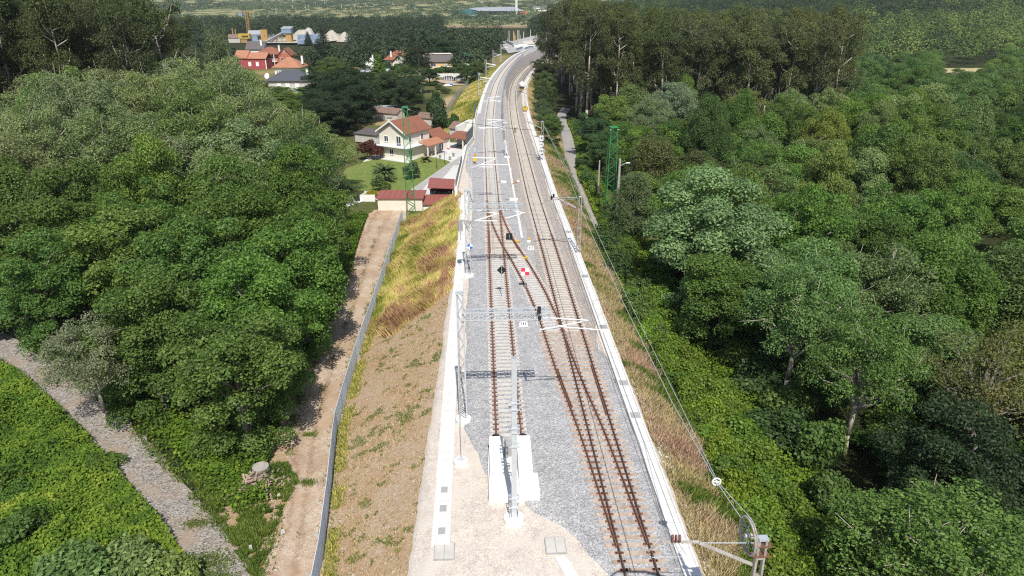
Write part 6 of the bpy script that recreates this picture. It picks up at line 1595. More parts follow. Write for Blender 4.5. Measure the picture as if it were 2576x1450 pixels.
for a, b, h, dmt, col, lb in ((500, 735, 4.4, 5.4, (0.1, 0.035, 0.025), 'dark red leaved bush left of the white house'), (1045, 985, 3.6, 3.9, (0.07, 0.105, 0.04), 'round green bush on the lawn behind the left green pylon'), (640, 1140, 2.6, 3.6, (0.07, 0.12, 0.03), 'round bush below the large palm'), (530, 1200, 1.2, 2.6, (0.3, 0.25, 0.02), 'yellow flowering shrub by the white garden wall'), (1390, 330, 3.6, 3.6, (0.06, 0.12, 0.025), 'round bright bush behind the house wing'), (1570, 300, 3.2, 3.4, (0.06, 0.12, 0.025), 'round bush behind the shelter next to the grassy bank'), (1480, 340, 2.6, 3.0, (0.08, 0.14, 0.03), 'small bush between the two round ones behind the house')):
    c = at(*Z3(a, b), -5.2); place('shrub1', c.x, c.y, h, dmt, col, lb, 'bush', z=-5.3)
# garage block and carport
ga = thing('garage', 'long cream garage with a maroon sheet roof at the end of the dirt track', 'garage', (-22.6, 114.0, -5.75))
slab(ga, 'wall', 'wall_cream', (3.75, 2.2, 1.2), (7.5, 4.4, 2.4))
mb = MB(); mb.extrude([(-.25, -.3, 2.42), (-.25, 4.7, 2.5), (-.25, 4.7, 2.65), (-.25, -.3, 2.57)], (8.0, 0, 0)); rf = mb.build('roof', M['maroon'], ga)
mb = MB()
for k in range(9): mb.bar((-.2 + k * .98, -.3, 2.6), (-.2 + k * .98, 4.7, 2.68), .07, .06)
mb.build('roof_ribs', M['maroon'], rf)
g2 = thing('garage_annex', 'lower annex with a flat maroon roof joined to the right of the garage', 'garage', (-15.0, 113.6, -5.75))
slab(g2, 'wall', 'wall_white', (2.7, 2.5, .75), (5.3, 4.8, 1.5))
mb = MB(); mb.extrude([(0, -.3, 1.52), (0, 5.0, 1.75), (0, 5.0, 1.87), (0, -.3, 1.65)], (5.6, 0, 0)); rf = mb.build('roof', M['maroon'], g2)
mb = MB()
for k in range(8): mb.bar((.1 + k * .76, -.3, 1.68), (.1 + k * .76, 5.0, 1.9), .05, .05)
mb.build('roof_ribs', M['maroon'], rf)
pc = [at(*Z3(a, b), -2.9) for a, b in ((1235, 1108), (1575, 1122), (1582, 1010), (1265, 990))]
cp = thing('carport', 'open carport with a tilted maroon roof on white posts beside the drive', 'carport', (pc[0].x, pc[0].y, -5.25))
mb = MB(); v0 = [p - Vector(cp.location) for p in pc]; dz = [.12, .12, .2, .2]
mb.extrude([v + Vector((0, 0, d)) for v, d in zip(v0, dz)], (0, 0, .14)); mb.build('roof', M['maroon'], cp)
for k in (0, 1, 2, 3):
    v = v0[k] * .94 + (v0[(k + 2) % 4]) * .06; slab(cp, 'post', 'wall_white', (v.x, v.y, (v.z + dz[k]) / 2), (.14, .14, v.z + dz[k]))
def car(loc, rz, mat, lb, nm='parked_car', van=False, L=4.3, W=1.75):
    t_ = thing(nm, lb, 'van' if van else 'car', loc, rz); hgt = 1.95 if van else 1.42
    lo = [(-L / 2, .3), (L / 2, .3), (L / 2, .7), (L * .47, .85), (-L * .47, .9), (-L / 2, .75)]
    mb = MB(); mb.extrude([(x, -W / 2, z) for x, z in lo], (0, W, 0))
    cab = [(L * (.4 if van else .26), .85), (L * (.24 if van else .1), hgt), (-L * (.44 if van else .28), hgt), (-L * (.48 if van else .42), .88)]
    v = [(x, s * (W / 2 - .04 if z < 1 else W / 2 - .2), z) for s in (-1, 1) for x, z in cab]; mb.add(v, [(0, 1, 2, 3), (7, 6, 5, 4), (0, 4, 5, 1), (1, 5, 6, 2), (2, 6, 7, 3), (3, 7, 4, 0)]); mb.build('body', M[mat], t_)
    for s in (-1, 1):
        mb = MB(); mb.add([(L * .2 if not van else L * .33, s * (W / 2 - .06), .95), (L * .09 if not van else L * .22, s * (W / 2 - .16), hgt - .1), (-L * .26, s * (W / 2 - .16), hgt - .1), (-L * .35, s * (W / 2 - .06), .97)], [(0, 1, 2, 3)]); mb.build('side_window', M['glass'], t_)
    mb = MB(); xa, xb = (L * .41, L * .25) if van else (L * .27, L * .11); mb.add([(xa, -W / 2 + .15, .92), (xa, W / 2 - .15, .92), (xb, W / 2 - .27, hgt - .07), (xb, -W / 2 + .27, hgt - .07)], [(0, 1, 2, 3)]); mb.build('windscreen', M['glass'], t_)
    for sx in (-.31, .31):
        for s in (-1, 1): mb = MB(); mb.tube((L * sx, s * (W / 2 - .2), .31), (L * sx, s * (W / 2 + .01), .31), .31, .31, 14); w = mb.build('wheel', M['rubber'], t_); mb = MB(); mb.tube((L * sx, s * (W / 2 + .005), .31), (L * sx, s * (W / 2 + .025), .31), .18, .18, 10); mb.build('rim', M['galv'], w)
    for s in (-1, 1): mb = MB(); mb.box((L / 2, s * W * .36, .66), (.06, .32, .14)); mb.build('headlight', M['white'], t_); mb = MB(); mb.box((-L / 2, s * W * .38, .72), (.06, .25, .16)); mb.build('tail_light', M['red'], t_)
c = at(*Z3(1420, 1165), -5.2); car((c.x, c.y + .8, -5.25), 0.0, 'maroon_car', 'dark maroon car parked under the carport') if 'maroon_car' in M else None
gw = thing('garden_wall', 'low white garden wall with a dark gate, left of the garage', 'wall', (at(*Z3(215, 1310), -5.5).x, 119.5, -5.6))
Lw = at(*Z3(560, 1310), -5.5).x - gw.location.x
slab(gw, 'wall', 'wall_white', (Lw * .1, 0, .7), (Lw * .2, .25, 1.4)); slab(gw, 'wall', 'wall_white', (Lw * .7, 0, .7), (Lw * .56, .25, 1.4)); slab(gw, 'gate', 'dark', (Lw * .31, 0, .75), (Lw * .2, .08, 1.5))
# sheds behind the house
def shed(px, py, h0, w, d, h, rz, roof, wall, lb, lean=.5, nm='shed', rise=None):
    c = at(px, py, h0); t_ = thing(nm, lb, 'shed', (c.x, c.y, h0 - .1), rz)
    if rise: gable(t_, -w / 2, w / 2, 0, d, h, h + rise, wall, roof, 'x', .3)
    else:
        slab(t_, 'wall', wall, (0, d / 2, h / 2), (w, d, h)); mb = MB(); mb.extrude([(-w / 2 - .3, -.3, h + .02), (-w / 2 - .3, d + .3, h + lean), (-w / 2 - .3, d + .3, h + lean + .12), (-w / 2 - .3, -.3, h + .14)], (w + .6, 0, 0)); mb.build('roof', M[roof], t_)
    return t_
shed(*Z3(1625, 455), -5.0, 5.2, 5, 2.2, -.5, 'tile_old', 'wall_grey', 'old stone shed with a mossy brown roof beside the shelter', rise=1.2)
shed(*Z3(1240, 300), -5.0, 6.5, 4, 2.0, -.4, 'tile_old', 'wall_grey', 'tumbledown stone shed with weathered tiles behind the house ridge', rise=1.0)
shed(*Z3(700, 250), -5.0, 8, 4, 2.4, -.45, 'tile_old', 'wall_grey', 'long brown tiled outbuilding behind the chimney of the white house', rise=1.1)
shed(*Z3(450, 520), -5.0, 6.5, 4.5, 2.0, -.5, 'brown_roof', 'wall_grey', 'grey roofed stone shed left of the white house, above the red bush')
shed(*Z3(650, 195), -5.0, 9, 5, 2.0, -.2, 'grey_metal_roof', 'dark', 'open shed with a grey sheet roof below the dark oaks', .6)  # solid dark box as wall: the shade inside the open shed, as colour
shed(*Z3(530, 130), -5.0, 3.2, 3.2, 2.4, -.2, 'tile_red', 'teal', 'small green shed with a red roof half hidden by the dark oaks', rise=1.0)
# green lattice pylons, poles
def pylon(x, y, z0, H, wb, wt, lb):
    t_ = thing('lattice_pylon', lb, 'pylon', (x, y, z0), .12)
    for sx in (-1, 1):
        for sy in (-1, 1): mb = MB(); mb.bar((sx * wb / 2, sy * wb / 2, -.3), (sx * wt / 2, sy * wt / 2, H), .085, .085); mb.build('leg', M['green_steel'], t_)
    mb = MB(); n = int(H / 1.0)
    for k in range(n):
        za, zb = H * k / n, H * (k + 1) / n; wa = (wb + (wt - wb) * k / n) / 2; w2 = (wb + (wt - wb) * (k + 1) / n) / 2; s = 1 if k % 2 else -1
        for f in (-1, 1):
            mb.bar((-s * wa, f * wa, za), (s * w2, f * w2, zb), .055, .05); mb.bar((f * wa, s * wa, za), (f * w2, -s * w2, zb), .055, .05)
    mb.build('lacing', M['green_steel'], t_)
    mb = MB(); mb.box((0, 0, H), (wt + .25, wt + .25, .12)); mb.build('head_plate', M['green_steel'], t_)
    for s in (-1, 1): mb = MB(); mb.tube((s * .4, -.3, H - .2), (s * .7, -.8, H - .35), .07, .05, 6); mb.build('insulator', M['galv'], t_)
    return t_
pzl = ground_z(-16.6, 110.7); pylon(-16.6, 110.7, pzl, zat(270, 110.7) - pzl, 1.5, .75, 'green lattice pylon in front of the garage on the left')
pzr = ground_z(14.9, 103.5); pylon(14.9, 103.5, pzr, zat(320, 103.5) - pzr, 1.6, .95, 'green lattice pylon among the trees right of the lane')
cable('power_line', 'dark power line sagging between the two green pylons above the tracks', [(-16.4, 110.5, zat(275, 110.7)), (14.8, 103.3, zat(326, 103.5))], .03, 'dark_wire', 1.3)
def pole(px, py_top, D, lb, lamp=False, r=.16):
    p_ = atD(px, py_top, D); z0 = ground_z(p_.x, D); t_ = thing('utility_pole', lb, 'pole', (p_.x, D, z0)); mb = MB(); mb.tube((0, 0, -.4), (0, 0, p_.z - z0), r * 1.3, r * .8, 8); mb.build('shaft', M['wood_pole'], t_)
    if lamp:
        h = zat(410, D) - z0; mb = MB(); mb.tube((0, 0, h - .5), (.9, -.1, h), .04, .04, 6); mb.build('lamp_arm', M['galv'], t_); mb = MB(); mb.box((1.15, -.1, h + .02), (.6, .22, .12)); mb.build('lamp_head', M['white'], t_)
pole(1560, 400, 101, 'grey concrete pole with a street lamp beside the right green pylon', True, .2)
pole(1508.5, 404, 113, 'slim grey pole standing in the trees left of the right green pylon', False, .14)
M['dull_yellow'] = paint('dull_yellow_steel', (0.5, 0.34, 0.05), 0.7, 0.2, 0.3)
M['ochre'] = paint('dusty_ochre_steel', (0.42, 0.25, 0.07), 0.7, 0.2, 0.3, dirt=(0.25, 0.18, 0.1), dscale=0.2)
M['field_straw'] = paint('dry_field', (0.42, 0.36, 0.17), 1.0, 0.2, 0.1)
# ---------------------------------------------------------------- village, quarry, factory and woods beyond
Z1 = lambda a, b: ((700 + a / 3.22) * .63889, (b / 3.22) * .63889)
ZB = lambda a, b: ((1400 + a / 3.22) * .63889, (b / 3.22) * .63889)
def base(pt, h=-5.2): return at(*pt, h)
def span(p0, p1, h=-5.2):
    a = at(*p0, h); b = atD(*p1, a.y); return a, b.x - a.x
# slate roofed house
a, w = span(Z1(1150, 1175), Z1(1690, 1175)); t_ = thing('slate_house', 'pale house with a wide dark slate hip roof, nearest of the village', 'house', (a.x, a.y, a.z), .02)
slab(t_, 'wall', 'wall_grey', (w / 2, 5, 1.9), (w, 10, 4.4)); rf = hip(t_, 0, w, 0, 10, 4.1, 7.6, 'slate', .7); chimney(rf, w * .9, 3.5, 5.2, 7.9, .8, 'wall_white', 'grey_concrete')
for u in (.27, .47, .69): window(t_, w * u, 0, 2.4, 1.3, 1.7, 'front', 'shutter')
mb = MB(); mb.tube((1, -1.4, 1.2), (w * .62, -1.4, 1.2), .05)
for k in range(30): mb.tube((1 + k * w * .02, -1.4, .2), (1 + k * w * .02, -1.4, 1.2), .02, .02, 4)
mb.build('railing', M['frame_white'], t_); slab(t_, 'terrace', 'wall_grey', (w * .4, -.9, -.9), (w * .8, 1.8, 2.2))
# white house with orange roof
a, w = span(Z1(1240, 985), Z1(1560, 985)); t_ = thing('orange_roof_house', 'white house with an orange hip roof behind the slate roofed one', 'house', (a.x, a.y, a.z), -.03)
slab(t_, 'wall', 'wall_white', (w / 2, 5, 1.9), (w, 10, 4.6)); rf = hip(t_, 0, w, 0, 10, 4.2, 8.3, 'tile_orange', 1.0); chimney(rf, w * 1.0, 5, 5.4, 8.9, .8, 'wall_white', 'tile_orange')
for u in (.1, .18): window(t_, w * u, 0, 2.2, .5, 1.3, 'front')
window(t_, w * .8, 0, 2.6, 1.2, 1.2, 'front', 'shutter')
# red house
a, w = span(Z1(745, 880), Z1(1140, 880)); t_ = thing('red_house', 'long crimson house with a two level orange tiled roof', 'house', (a.x, a.y, a.z), -.06)
slab(t_, 'wall', 'wall_red', (w / 2, 4, 2.4), (w, 8, 5.2))
mb = MB(); mb.extrude([(-.3, -.5, 4.9), (-.3, 4, 7.4), (-.3, 8.5, 4.9), (-.3, 8.5, 5.1), (-.3, 4, 7.65), (-.3, -.5, 5.1)], (w + .6, 0, 0)); rf = mb.build('roof', M['tile_orange'], t_)
mb = MB(); mb.extrude([(-.4, -.6, 5.4), (-.4, 4, 8.6), (-.4, 8.6, 5.4)], (w * .43, 0, 0)); mb.build('upper_roof', M['tile_orange'], rf)
for u in (.46, .71): window(t_, w * u, 0, 2.5, 1.25, 1.8, 'front', 'shutter')
slab(t_, 'corner_strip', 'wall_white', (w - .15, -.03, 2.4), (.4, .1, 4.9))
# brick house with gable
a, w = span(Z1(1000, 845), Z1(1455, 845)); t_ = thing('brick_house', 'orange brick house with a brown roof, front gable and white balcony', 'house', (a.x, a.y, a.z), 0)
slab(t_, 'wall', 'wall_brick', (w * .33, 6.0, 2.9), (w * .66, 9.8, 6.2)); rf = hip(t_, 0, w * .68, .5, 11, 5.8, 9.2, 'tile_red', .8); chimney(rf, w * .62, 4, 7.0, 10, .8, 'wall_cream', 'grey_concrete')
mb = MB(); g0, g1 = w * .64, w * .98; gm = (g0 + g1) / 2
mb.extrude([(g0, 0, -.2), (g1, 0, -.2), (g1, 0, 5.6), (gm, 0, 8.6), (g0, 0, 5.6)], (0, 9, 0)); mb.build('gable_wing', M['wall_brick'], t_)
mb = MB()
for s, xe in ((-1, g0 - .7), (1, g1 + .7)): mb.extrude([(gm, -.5, 8.68), (xe, -.5, 5.15), (xe, -.5, 5.35), (gm, -.5, 8.9)], (0, 9.4, 0))
mb.build('gable_roof', M['tile_red'], rf)
for x_, z_ in ((g0 + 1.6, 3.6), (g1 - 1.6, 3.6), (gm, 7.2)): window(t_, x_, 0, z_, 1.1 if z_ < 7 else .6, 1.3, 'front')
slab(t_, 'balcony', 'wall_white', (w * .34, .3, 2.4), (w * .5, 1.5, .25)); mb = MB()
for k in range(26): mb.tube((w * .1 + k * w * .019, -.4, 2.5), (w * .1 + k * w * .019, -.4, 3.4), .03, .03, 4)
mb.tube((w * .09, -.4, 3.4), (w * .59, -.4, 3.4), .05); mb.build('railing', M['frame_white'], t_)
for u in (.2, .36, .52): slab(t_, 'column', 'wall_white', (w * u, -.2, 2.8), (.3, .3, 6))
window(t_, w * .27, 1.1, 3.7, 1.2, 1.8, 'front'); window(t_, w * .44, 1.1, 3.7, 1.2, 1.8, 'front')
# dark roof behind, dish
a, w = span(Z1(790, 780), Z1(1010, 780)); t_ = thing('brown_roof_house', 'house with a dark brown roof and white chimney behind the red one', 'house', (a.x, a.y + 12, a.z)); _, rf = gable(t_, 0, w, 0, 9, 5.8, 9.4, 'wall_cream', 'brown_roof', 'x', .6); chimney(rf, w * .86, 2, 7.4, 10.5, 1.0, 'wall_white', 'grey_concrete')
p_ = atD(*Z1(1132, 967), 300); t_ = thing('satellite_dish', 'white satellite dish on a pole left of the slate roof', 'satellite dish', (p_.x, 300, -5.2)); mb = MB(); mb.tube((0, 0, 0), (0, .1, p_.z + 5.2), .08); mb.build('pole', M['galv'], t_)
mb = MB(); mb.tube((0, -.3, p_.z + 5.3), (.1, .0, p_.z + 5.2), 1.15, .4, 18); mb.build('reflector', M['white'], t_)
# white long house
a, w = span(ZB(60, 990), ZB(405, 985)); t_ = thing('long_white_building', 'long low white building with a pale blue sheet roof', 'building', (a.x, a.y, a.z), -.12); slab(t_, 'wall', 'wall_white', (w / 2, 4, 1.0), (w, 8, 2.4)); mb = MB(); mb.extrude([(-.4, -.5, 2.0), (-.4, 4, 3.4), (-.4, 8.5, 2.0), (-.4, 8.5, 2.2), (-.4, 4, 3.65), (-.4, -.5, 2.2)], (w + .8, 0, 0)); mb.build('roof', M['grey_metal_roof'], t_)
a, w = span(ZB(70, 920), ZB(190, 920)); t_ = thing('small_white_house', 'small white gabled house behind the long low building', 'house', (a.x, a.y + 12, a.z)); _, rf = gable(t_, 0, w, 0, 7, 3.2, 5.2, 'wall_white', 'wall_white', 'y', .4); chimney(rf, w * .75, 2, 4.0, 6.6, .6, 'wall_white', 'wall_white')
# red roofed house
a, w = span(ZB(375, 880), ZB(700, 880)); t_ = thing('red_roof_house', 'cream house with a reddish gabled roof and round white chimney', 'house', (a.x, a.y, a.z), 0); gable(t_, w * .3, w * .95, 0, 8, 3.6, 7.2, 'wall_cream', 'tile_red', 'y', .8); rf = hip(t_, 0, w, 2.5, 12, 4.2, 8.6, 'tile_red', 1.0, name='main_roof'); slab(t_, 'back_wall', 'wall_cream', (w / 2, 7.2, 2.1), (w, 9, 4.2)); chimney(rf, w * .22, 3.4, 4.5, 8.2, .7, 'wall_white', 'tile_red'); window(t_, w * .55, 0, 2.0, 1.0, 1.2, 'front')
# ochre house
a, w = span(ZB(930, 930), ZB(1228, 930)); t_ = thing('ochre_house', 'ochre two storey house with a steep grey brown roof and white balcony sheet', 'house', (a.x, a.y, a.z), .05); H_ = zat(ZB(0, 780)[1], a.y) - a.z
slab(t_, 'wall', 'wall_yellow', (w / 2, 4.5, H_ / 2), (w, 9, H_)); mb = MB(); mb.extrude([(-2.6, -.7, H_ - .2), (-2.6, 3.4, H_ + 3.1), (-2.6, 5.6, H_ + 3.1), (-2.6, 9.7, H_ - .2)], (w + 3.0, 0, 0)); rf = mb.build('roof', M['brown_roof'], t_); mb = MB(); mb.box((w / 2 - 1.2, 3.0, H_ + 3.2), (w + 1.5, .8, .5)); mb.build('ridge_band', M['wall_cream'], rf)
window(t_, w * .78, 0, H_ - 2.0, 1.9, 1.4, 'front', 'shutter'); window(t_, w * .2, 0, H_ - 1.6, 2.2, 1.4, 'front'); window(t_, w * .7, 0, 1.2, 1.7, 1.1, 'front'); slab(t_, 'balcony', 'wall_cream', (w * .3, -.7, H_ - 3.1), (w * .52, 1.4, .25)); slab(t_, 'balcony_front', 'wall_white', (w * .5, -1.3, H_ - 2.7), (w * .16, .1, .9)); slab(t_, 'band', 'wall_cream', (w / 2, -.04, H_ - 3.25), (w, .12, .25))
slab(t_, 'hanging_sheet', 'white', (w * .25, -1.45, H_ - 3.6), (1.5, .05, 1.9))
# green shed, tank
a, w = span(ZB(1290, 850), ZB(1500, 850)); t_ = thing('green_shed', 'pale green shed with a teal sheet roof', 'shed', (a.x, a.y, a.z), .05); slab(t_, 'wall', 'wall_green', (w * .36, 5, 2.2), (w * .72, 10, 4.8)); slab(t_, 'door_end', 'teal', (w * .86, 5, 2.2), (w * .28, 10, 4.78)); mb = MB(); mb.extrude([(-.3, -.4, 4.5), (-.3, 10.4, 6.0), (-.3, 10.4, 6.2), (-.3, -.4, 4.7)], (w + .6, 0, 0)); mb.build('roof', M['teal'], t_)
a = base(ZB(1545, 800)); t_ = thing('storage_tank', 'pale cylindrical silo beside the green shed', 'tank', a); hh = zat(ZB(0, 692)[1], a.y) - a.z; mb = MB(); mb.tube((0, 0, 0), (0, 0, hh - .6), 2.0, 2.0, 20); mb.build('drum', M['galv'], t_); mb = MB(); mb.tube((0, 0, hh - .6), (0, 0, hh), 2.05, .5, 20); mb.build('lid', M['grey_metal_roof'], t_)
# tarpaulin heaps
for i, (x0, x1, yb, lb) in enumerate(((835, 985, 1015, 'black tarpaulin heap with white straps, half behind the hedge'), (1085, 1260, 1028, 'largest black tarpaulin heap, in the middle of the field edge'), (1255, 1380, 1025, 'black tarpaulin heap at the right end of the row'))):
    a, w = span(ZB(x0, yb), ZB(x1, yb)); nseg = 16; V, F = [], []
    for i_ in range(nseg + 1):
        for j_ in range(9):
            u, v = i_ / nseg, j_ / 8; zz = 1.9 * (math.sin(math.pi * u) ** .45) * math.sin(math.pi * v) ** .6 * (.9 + .2 * rng.random()); V.append((u * w, v * 4.5, zz))
    F = [(i_ * 9 + j_, i_ * 9 + j_ + 1, (i_ + 1) * 9 + j_ + 1, (i_ + 1) * 9 + j_) for i_ in range(nseg) for j_ in range(8)]
    t_ = thing('tarpaulin_heap', lb, 'heap', a); mb = MB(); mb.add(V, F); mb.build('cover', M['black'], t_); mb = MB()
    for k in range(1, 8):
        pr = [Vector(V[(2 * k) * 9 + j_]) + Vector((0, -.03, .06)) for j_ in range(9)]; mb.path(pr, .07, 4)
    mb.build('straps', M['white'], t_)
wl = base(ZB(1230, 990)); mb = MB(); A0 = base(ZB(990, 985)); A1 = base(ZB(1600, 975)); mb.bar(A0 + Vector((0, 0, .7)), A1 + Vector((0, 0, .9)), .3, 1.8); tag(mb.build('boundary_wall', M['concrete']), 'pale boundary wall behind the tarpaulin heaps', 'wall')
A0 = base(Z1(1400, 1420), -4.8); A1 = base(Z1(1740, 1310), -4.8); mb = MB(); mb.bar(A0 + Vector((0, 0, .5)), A1 + Vector((0, 0, .5)), .3, 1.6); tag(mb.build('boundary_wall', M['grey_concrete']), 'grey block garden wall right of the slate roofed house', 'wall')
sheet('farm_track', [tuple(base(ZB(*q), -5.0)[:2]) for q in ((990, 1015), (1370, 1045), (1400, 1080), (1240, 1085), (1050, 1045))], -4.88, 'dirt')
t_ = thing('plastic_heap', 'small heap of blue and white plastic sheeting on the field', 'heap', base(ZB(1170, 1090), -5.0)); mb = MB(); mb.box((0, 0, .3), (3.4, 1.8, .5), .3, taper=.6); mb.build('white_sheet', M['white'], t_); mb = MB(); mb.box((.8, .2, .65), (2.2, 1.2, .4), -.2, taper=.5); mb.build('blue_sheet', M['blue'], t_)
# quarry works ----------------------------------------------------
QZ = -6.2
def qb(pt): return at(*pt, QZ)
a, w = span(Z1(912, 545), Z1(1065, 545), QZ); qD = a.y
t_ = thing('crusher_shed', 'blue grey clad shed of the gravel works with a square dark opening', 'shed', a, .25); H_ = zat(Z1(0, 440)[1], qD) - a.z; gable(t_, 0, w, 0, 13, H_, H_ + 2.6, 'blue_sheet', 'grey_metal_roof', 'x', .4); slab(t_, 'opening', 'dark', (w * .82, -.03, H_ - 2.5), (3, .2, 3))  # opening is a near-black slab on the wall, painting the shade inside
p0 = atD(*Z1(1070, 540), qD); H_ = zat(Z1(0, 378)[1], qD) - QZ; t_ = thing('yellow_tower', 'yellow slab sided hopper tower beside the blue shed', 'tower', (p0.x, qD, QZ), .1); slab(t_, 'casing', 'ochre', (2.4, 0, H_ / 2), (5.0, 3.0, H_)); slab(t_, 'disc', 'tile_red', (2.8, -1.55, H_ * .55), (.8, .12, .8))
p0 = atD(*Z1(905, 470), qD + 20); p1 = atD(*Z1(875, 155), qD + 20); t_ = thing('tower_crane', 'rusty yellow lattice crane mast with a short jib above the gravel works', 'crane', (p0.x, qD + 20, QZ)); H_ = p1.z - QZ; dx = p1.x - p0.x
mb = MB()
for sx in (-1, 1):
    for sy in (-1, 1): mb.bar((sx, sy, 0), (sx + dx, sy, H_), .35, .35)
for k in range(24):
    za, zb = H_ * k / 24, H_ * (k + 1) / 24; s = 1 if k % 2 else -1
    for f in (-1, 1): mb.bar((-s + dx * k / 24, f, za), (s + dx * (k + 1) / 24, f, zb), .25, .25); mb.bar((f + dx * k / 24, -s, za), (f + dx * (k + 1) / 24, s, zb), .25, .25)
mb.build('mast', M['crane_rust'], t_) if 'crane_rust' in M else None
mb = MB(); j0 = atD(*Z1(770, 152), qD + 20).x - p0.x; j1 = atD(*Z1(935, 150), qD + 20).x - p0.x
for f in (-.7, .7): mb.bar((j0, f, H_ + .5), (j1, f, H_ + .5), .35, .35); mb.bar((j0, f, H_ - .9), (j1, f, H_ - .9), .3, .3)
for k in range(10): xa = j0 + (j1 - j0) * k / 10; xb = j0 + (j1 - j0) * (k + 1) / 10; mb.bar((xa, -.7, H_ - .9), (xb, -.7, H_ + .5), .2, .2)
mb.build('jib', M['crane_rust'], t_); slab(t_, 'cab', 'blue_sheet', (j0 + 1.6, 0, H_ - 1.6), (3, 2.4, 2.6))
p0 = atD(*Z1(870, 505), qD); t_ = thing('yellow_machine', 'boxy yellow quarry machine left of the blue shed', 'machine', (p0.x, qD - 3, QZ)); slab(t_, 'body', 'dull_yellow', (0, 0, 5.2), (9, 4, 3.6)); slab(t_, 'lower_frame', 'ochre', (-.5, 0, 1.8), (4.6, 3, 3.4)); slab(t_, 'grille', 'dark', (1, -2.05, 5.0), (5, .1, 1.2))
p0 = atD(*Z1(1325, 475), qD); H0 = zat(Z1(0, 425)[1], qD) - QZ; H1 = zat(Z1(0, 368)[1], qD) - QZ; w = atD(*Z1(1442, 475), qD).x - p0.x
t_ = thing('screen_house', 'pale blue box shed on a yellow frame at the head of the conveyor', 'shed', (p0.x, qD, QZ)); mb = MB(); mb.box((w / 2, 3, (H0 + H1) / 2), (w, 7, H1 - H0)); mb.build('cabin', M['blue_sheet'], t_); mb = MB(); mb.extrude([(-.4, -.8, H1), (-.4, 7, H1 + 1.3), (-.4, 7, H1 + 1.6), (-.4, -.8, H1 + .3)], (w + .8, 0, 0)); mb.build('roof', M['grey_metal_roof'], t_)
slab(t_, 'frame', 'ochre', (w * .65, 3, H0 * .55), (w * .6, 5, H0 * .9))
b0 = atD(*Z1(1110, 525), qD - 4); b1 = atD(*Z1(1330, 408), qD); t_ = thing('conveyor', 'sloping conveyor belt rising to the pale blue box shed', 'conveyor', (b0.x, b0.y, QZ)); d_ = Vector((-b0.x, -b0.y, -QZ)); mb = MB(); mb.bar(b0 + d_, b1 + d_, 1.6, .8); mb.build('belt', M['grey_metal_roof'], t_); mb = MB(); mb.bar(b0 + d_ - Vector((0, 0, 1)), b1 + d_ - Vector((0, 0, 1.2)), 1.5, .9); mb.build('girder', M['brown_roof'], t_)
for u in (.3, .6, .9): q_ = (b0 + d_).lerp(b1 + d_, u); mb = MB(); mb.bar((q_.x, q_.y, 0), (q_.x, q_.y, q_.z - 1), .5, .5); mb.build('trestle', M['crane_rust'], t_)
b0 = atD(*Z1(1140, 565), qD - 8); b1 = atD(*Z1(1260, 480), qD - 4); t_ = thing('conveyor', 'short dark conveyor below the long sloping one', 'conveyor', (b0.x, b0.y, QZ)); d_ = Vector((-b0.x, -b0.y, -QZ)); mb = MB(); mb.bar(b0 + d_, b1 + d_, 1.4, .9); mb.build('belt', M['brown_roof'], t_); mb = MB(); mb.bar(((b1 + d_).x, (b1 + d_).y, 0), b1 + d_, .5, .5); mb.build('trestle', M['crane_rust'], t_)
for x0, x1, yb, yt, lb, mt in ((1440, 1760, 490, 375, 'broad pale gravel pile behind the blue roof', 'sandpile'), (1570, 1760, 455, 345, 'taller grey gravel pile at the back', 'sandpile2'), (1850, 2060, 500, 378, 'pale sand heap right of the conifers', 'sandpile'), (2040, 2200, 485, 400, 'low sand heap at the right end of the gravel works', 'sandpile')):
    a = atD(*Z1(x0, yb), qD + 25); b = atD(*Z1(x1, yb), qD + 25); H_ = zat(Z1(0, yt)[1], qD + 25) - QZ; mb = MB(); n = 26; V = [((b.x - a.x) / 2, 0, H_)]; F = []
    for rr in (.3, .65, 1.0):
        for k in range(n): th = 6.2832 * k / n; jj = 1 + .12 * rng.normal(); V.append(((b.x - a.x) / 2 * (1 + 1.3 * rr * math.cos(th) * jj), 11 * rr * math.sin(th) * jj, H_ * (1 - rr ** 1.4) * (1 + .1 * rng.normal())))
    for k in range(n):
        F.append((0, 1 + k, 1 + (k + 1) % n))
        for r_ in (0, 1): F.append((1 + r_ * n + k, 1 + (r_ + 1) * n + k, 1 + (r_ + 1) * n + (k + 1) % n, 1 + r_ * n + (k + 1) % n))
    mb.add(V, F); tag(mb.build('gravel_pile', M[mt], None, (a.x, qD + 25, QZ - .2), smooth=True), lb, 'gravel pile')
a = atD(*Z1(1450, 470), qD - 10); t_ = thing('blue_roof_hall', 'long hall with a faded blue and white sheet roof in the gravel works', 'hall', (a.x, qD - 12, QZ)); w = atD(*Z1(1770, 470), qD - 10).x - a.x; H_ = zat(Z1(0, 475)[1], qD - 10) - QZ
mb = MB(); mb.extrude([(0, 16, H_ + 1), (w, 16, H_ + 1), (w + 9, -16, H_ - 4.0), (9, -16, H_ - 4.0)], (0, 0, .4)); mb.build('roof', M['blue_roof'], t_); mb = MB(); mb.extrude([(0, 15.5, 0), (w, 15.5, 0), (w + 8.5, -15, 0), (8.5, -15, 0)], (0, 0, H_ - 4.2)); mb.build('wall', M['blue_sheet'], t_)
sheet('quarry_yard', [tuple(qb(Z1(*q))[:2]) for q in ((640, 520), (1000, 560), (1750, 560), (2250, 500), (2100, 440), (1500, 420), (640, 440))], QZ + .75, 'sandpile')
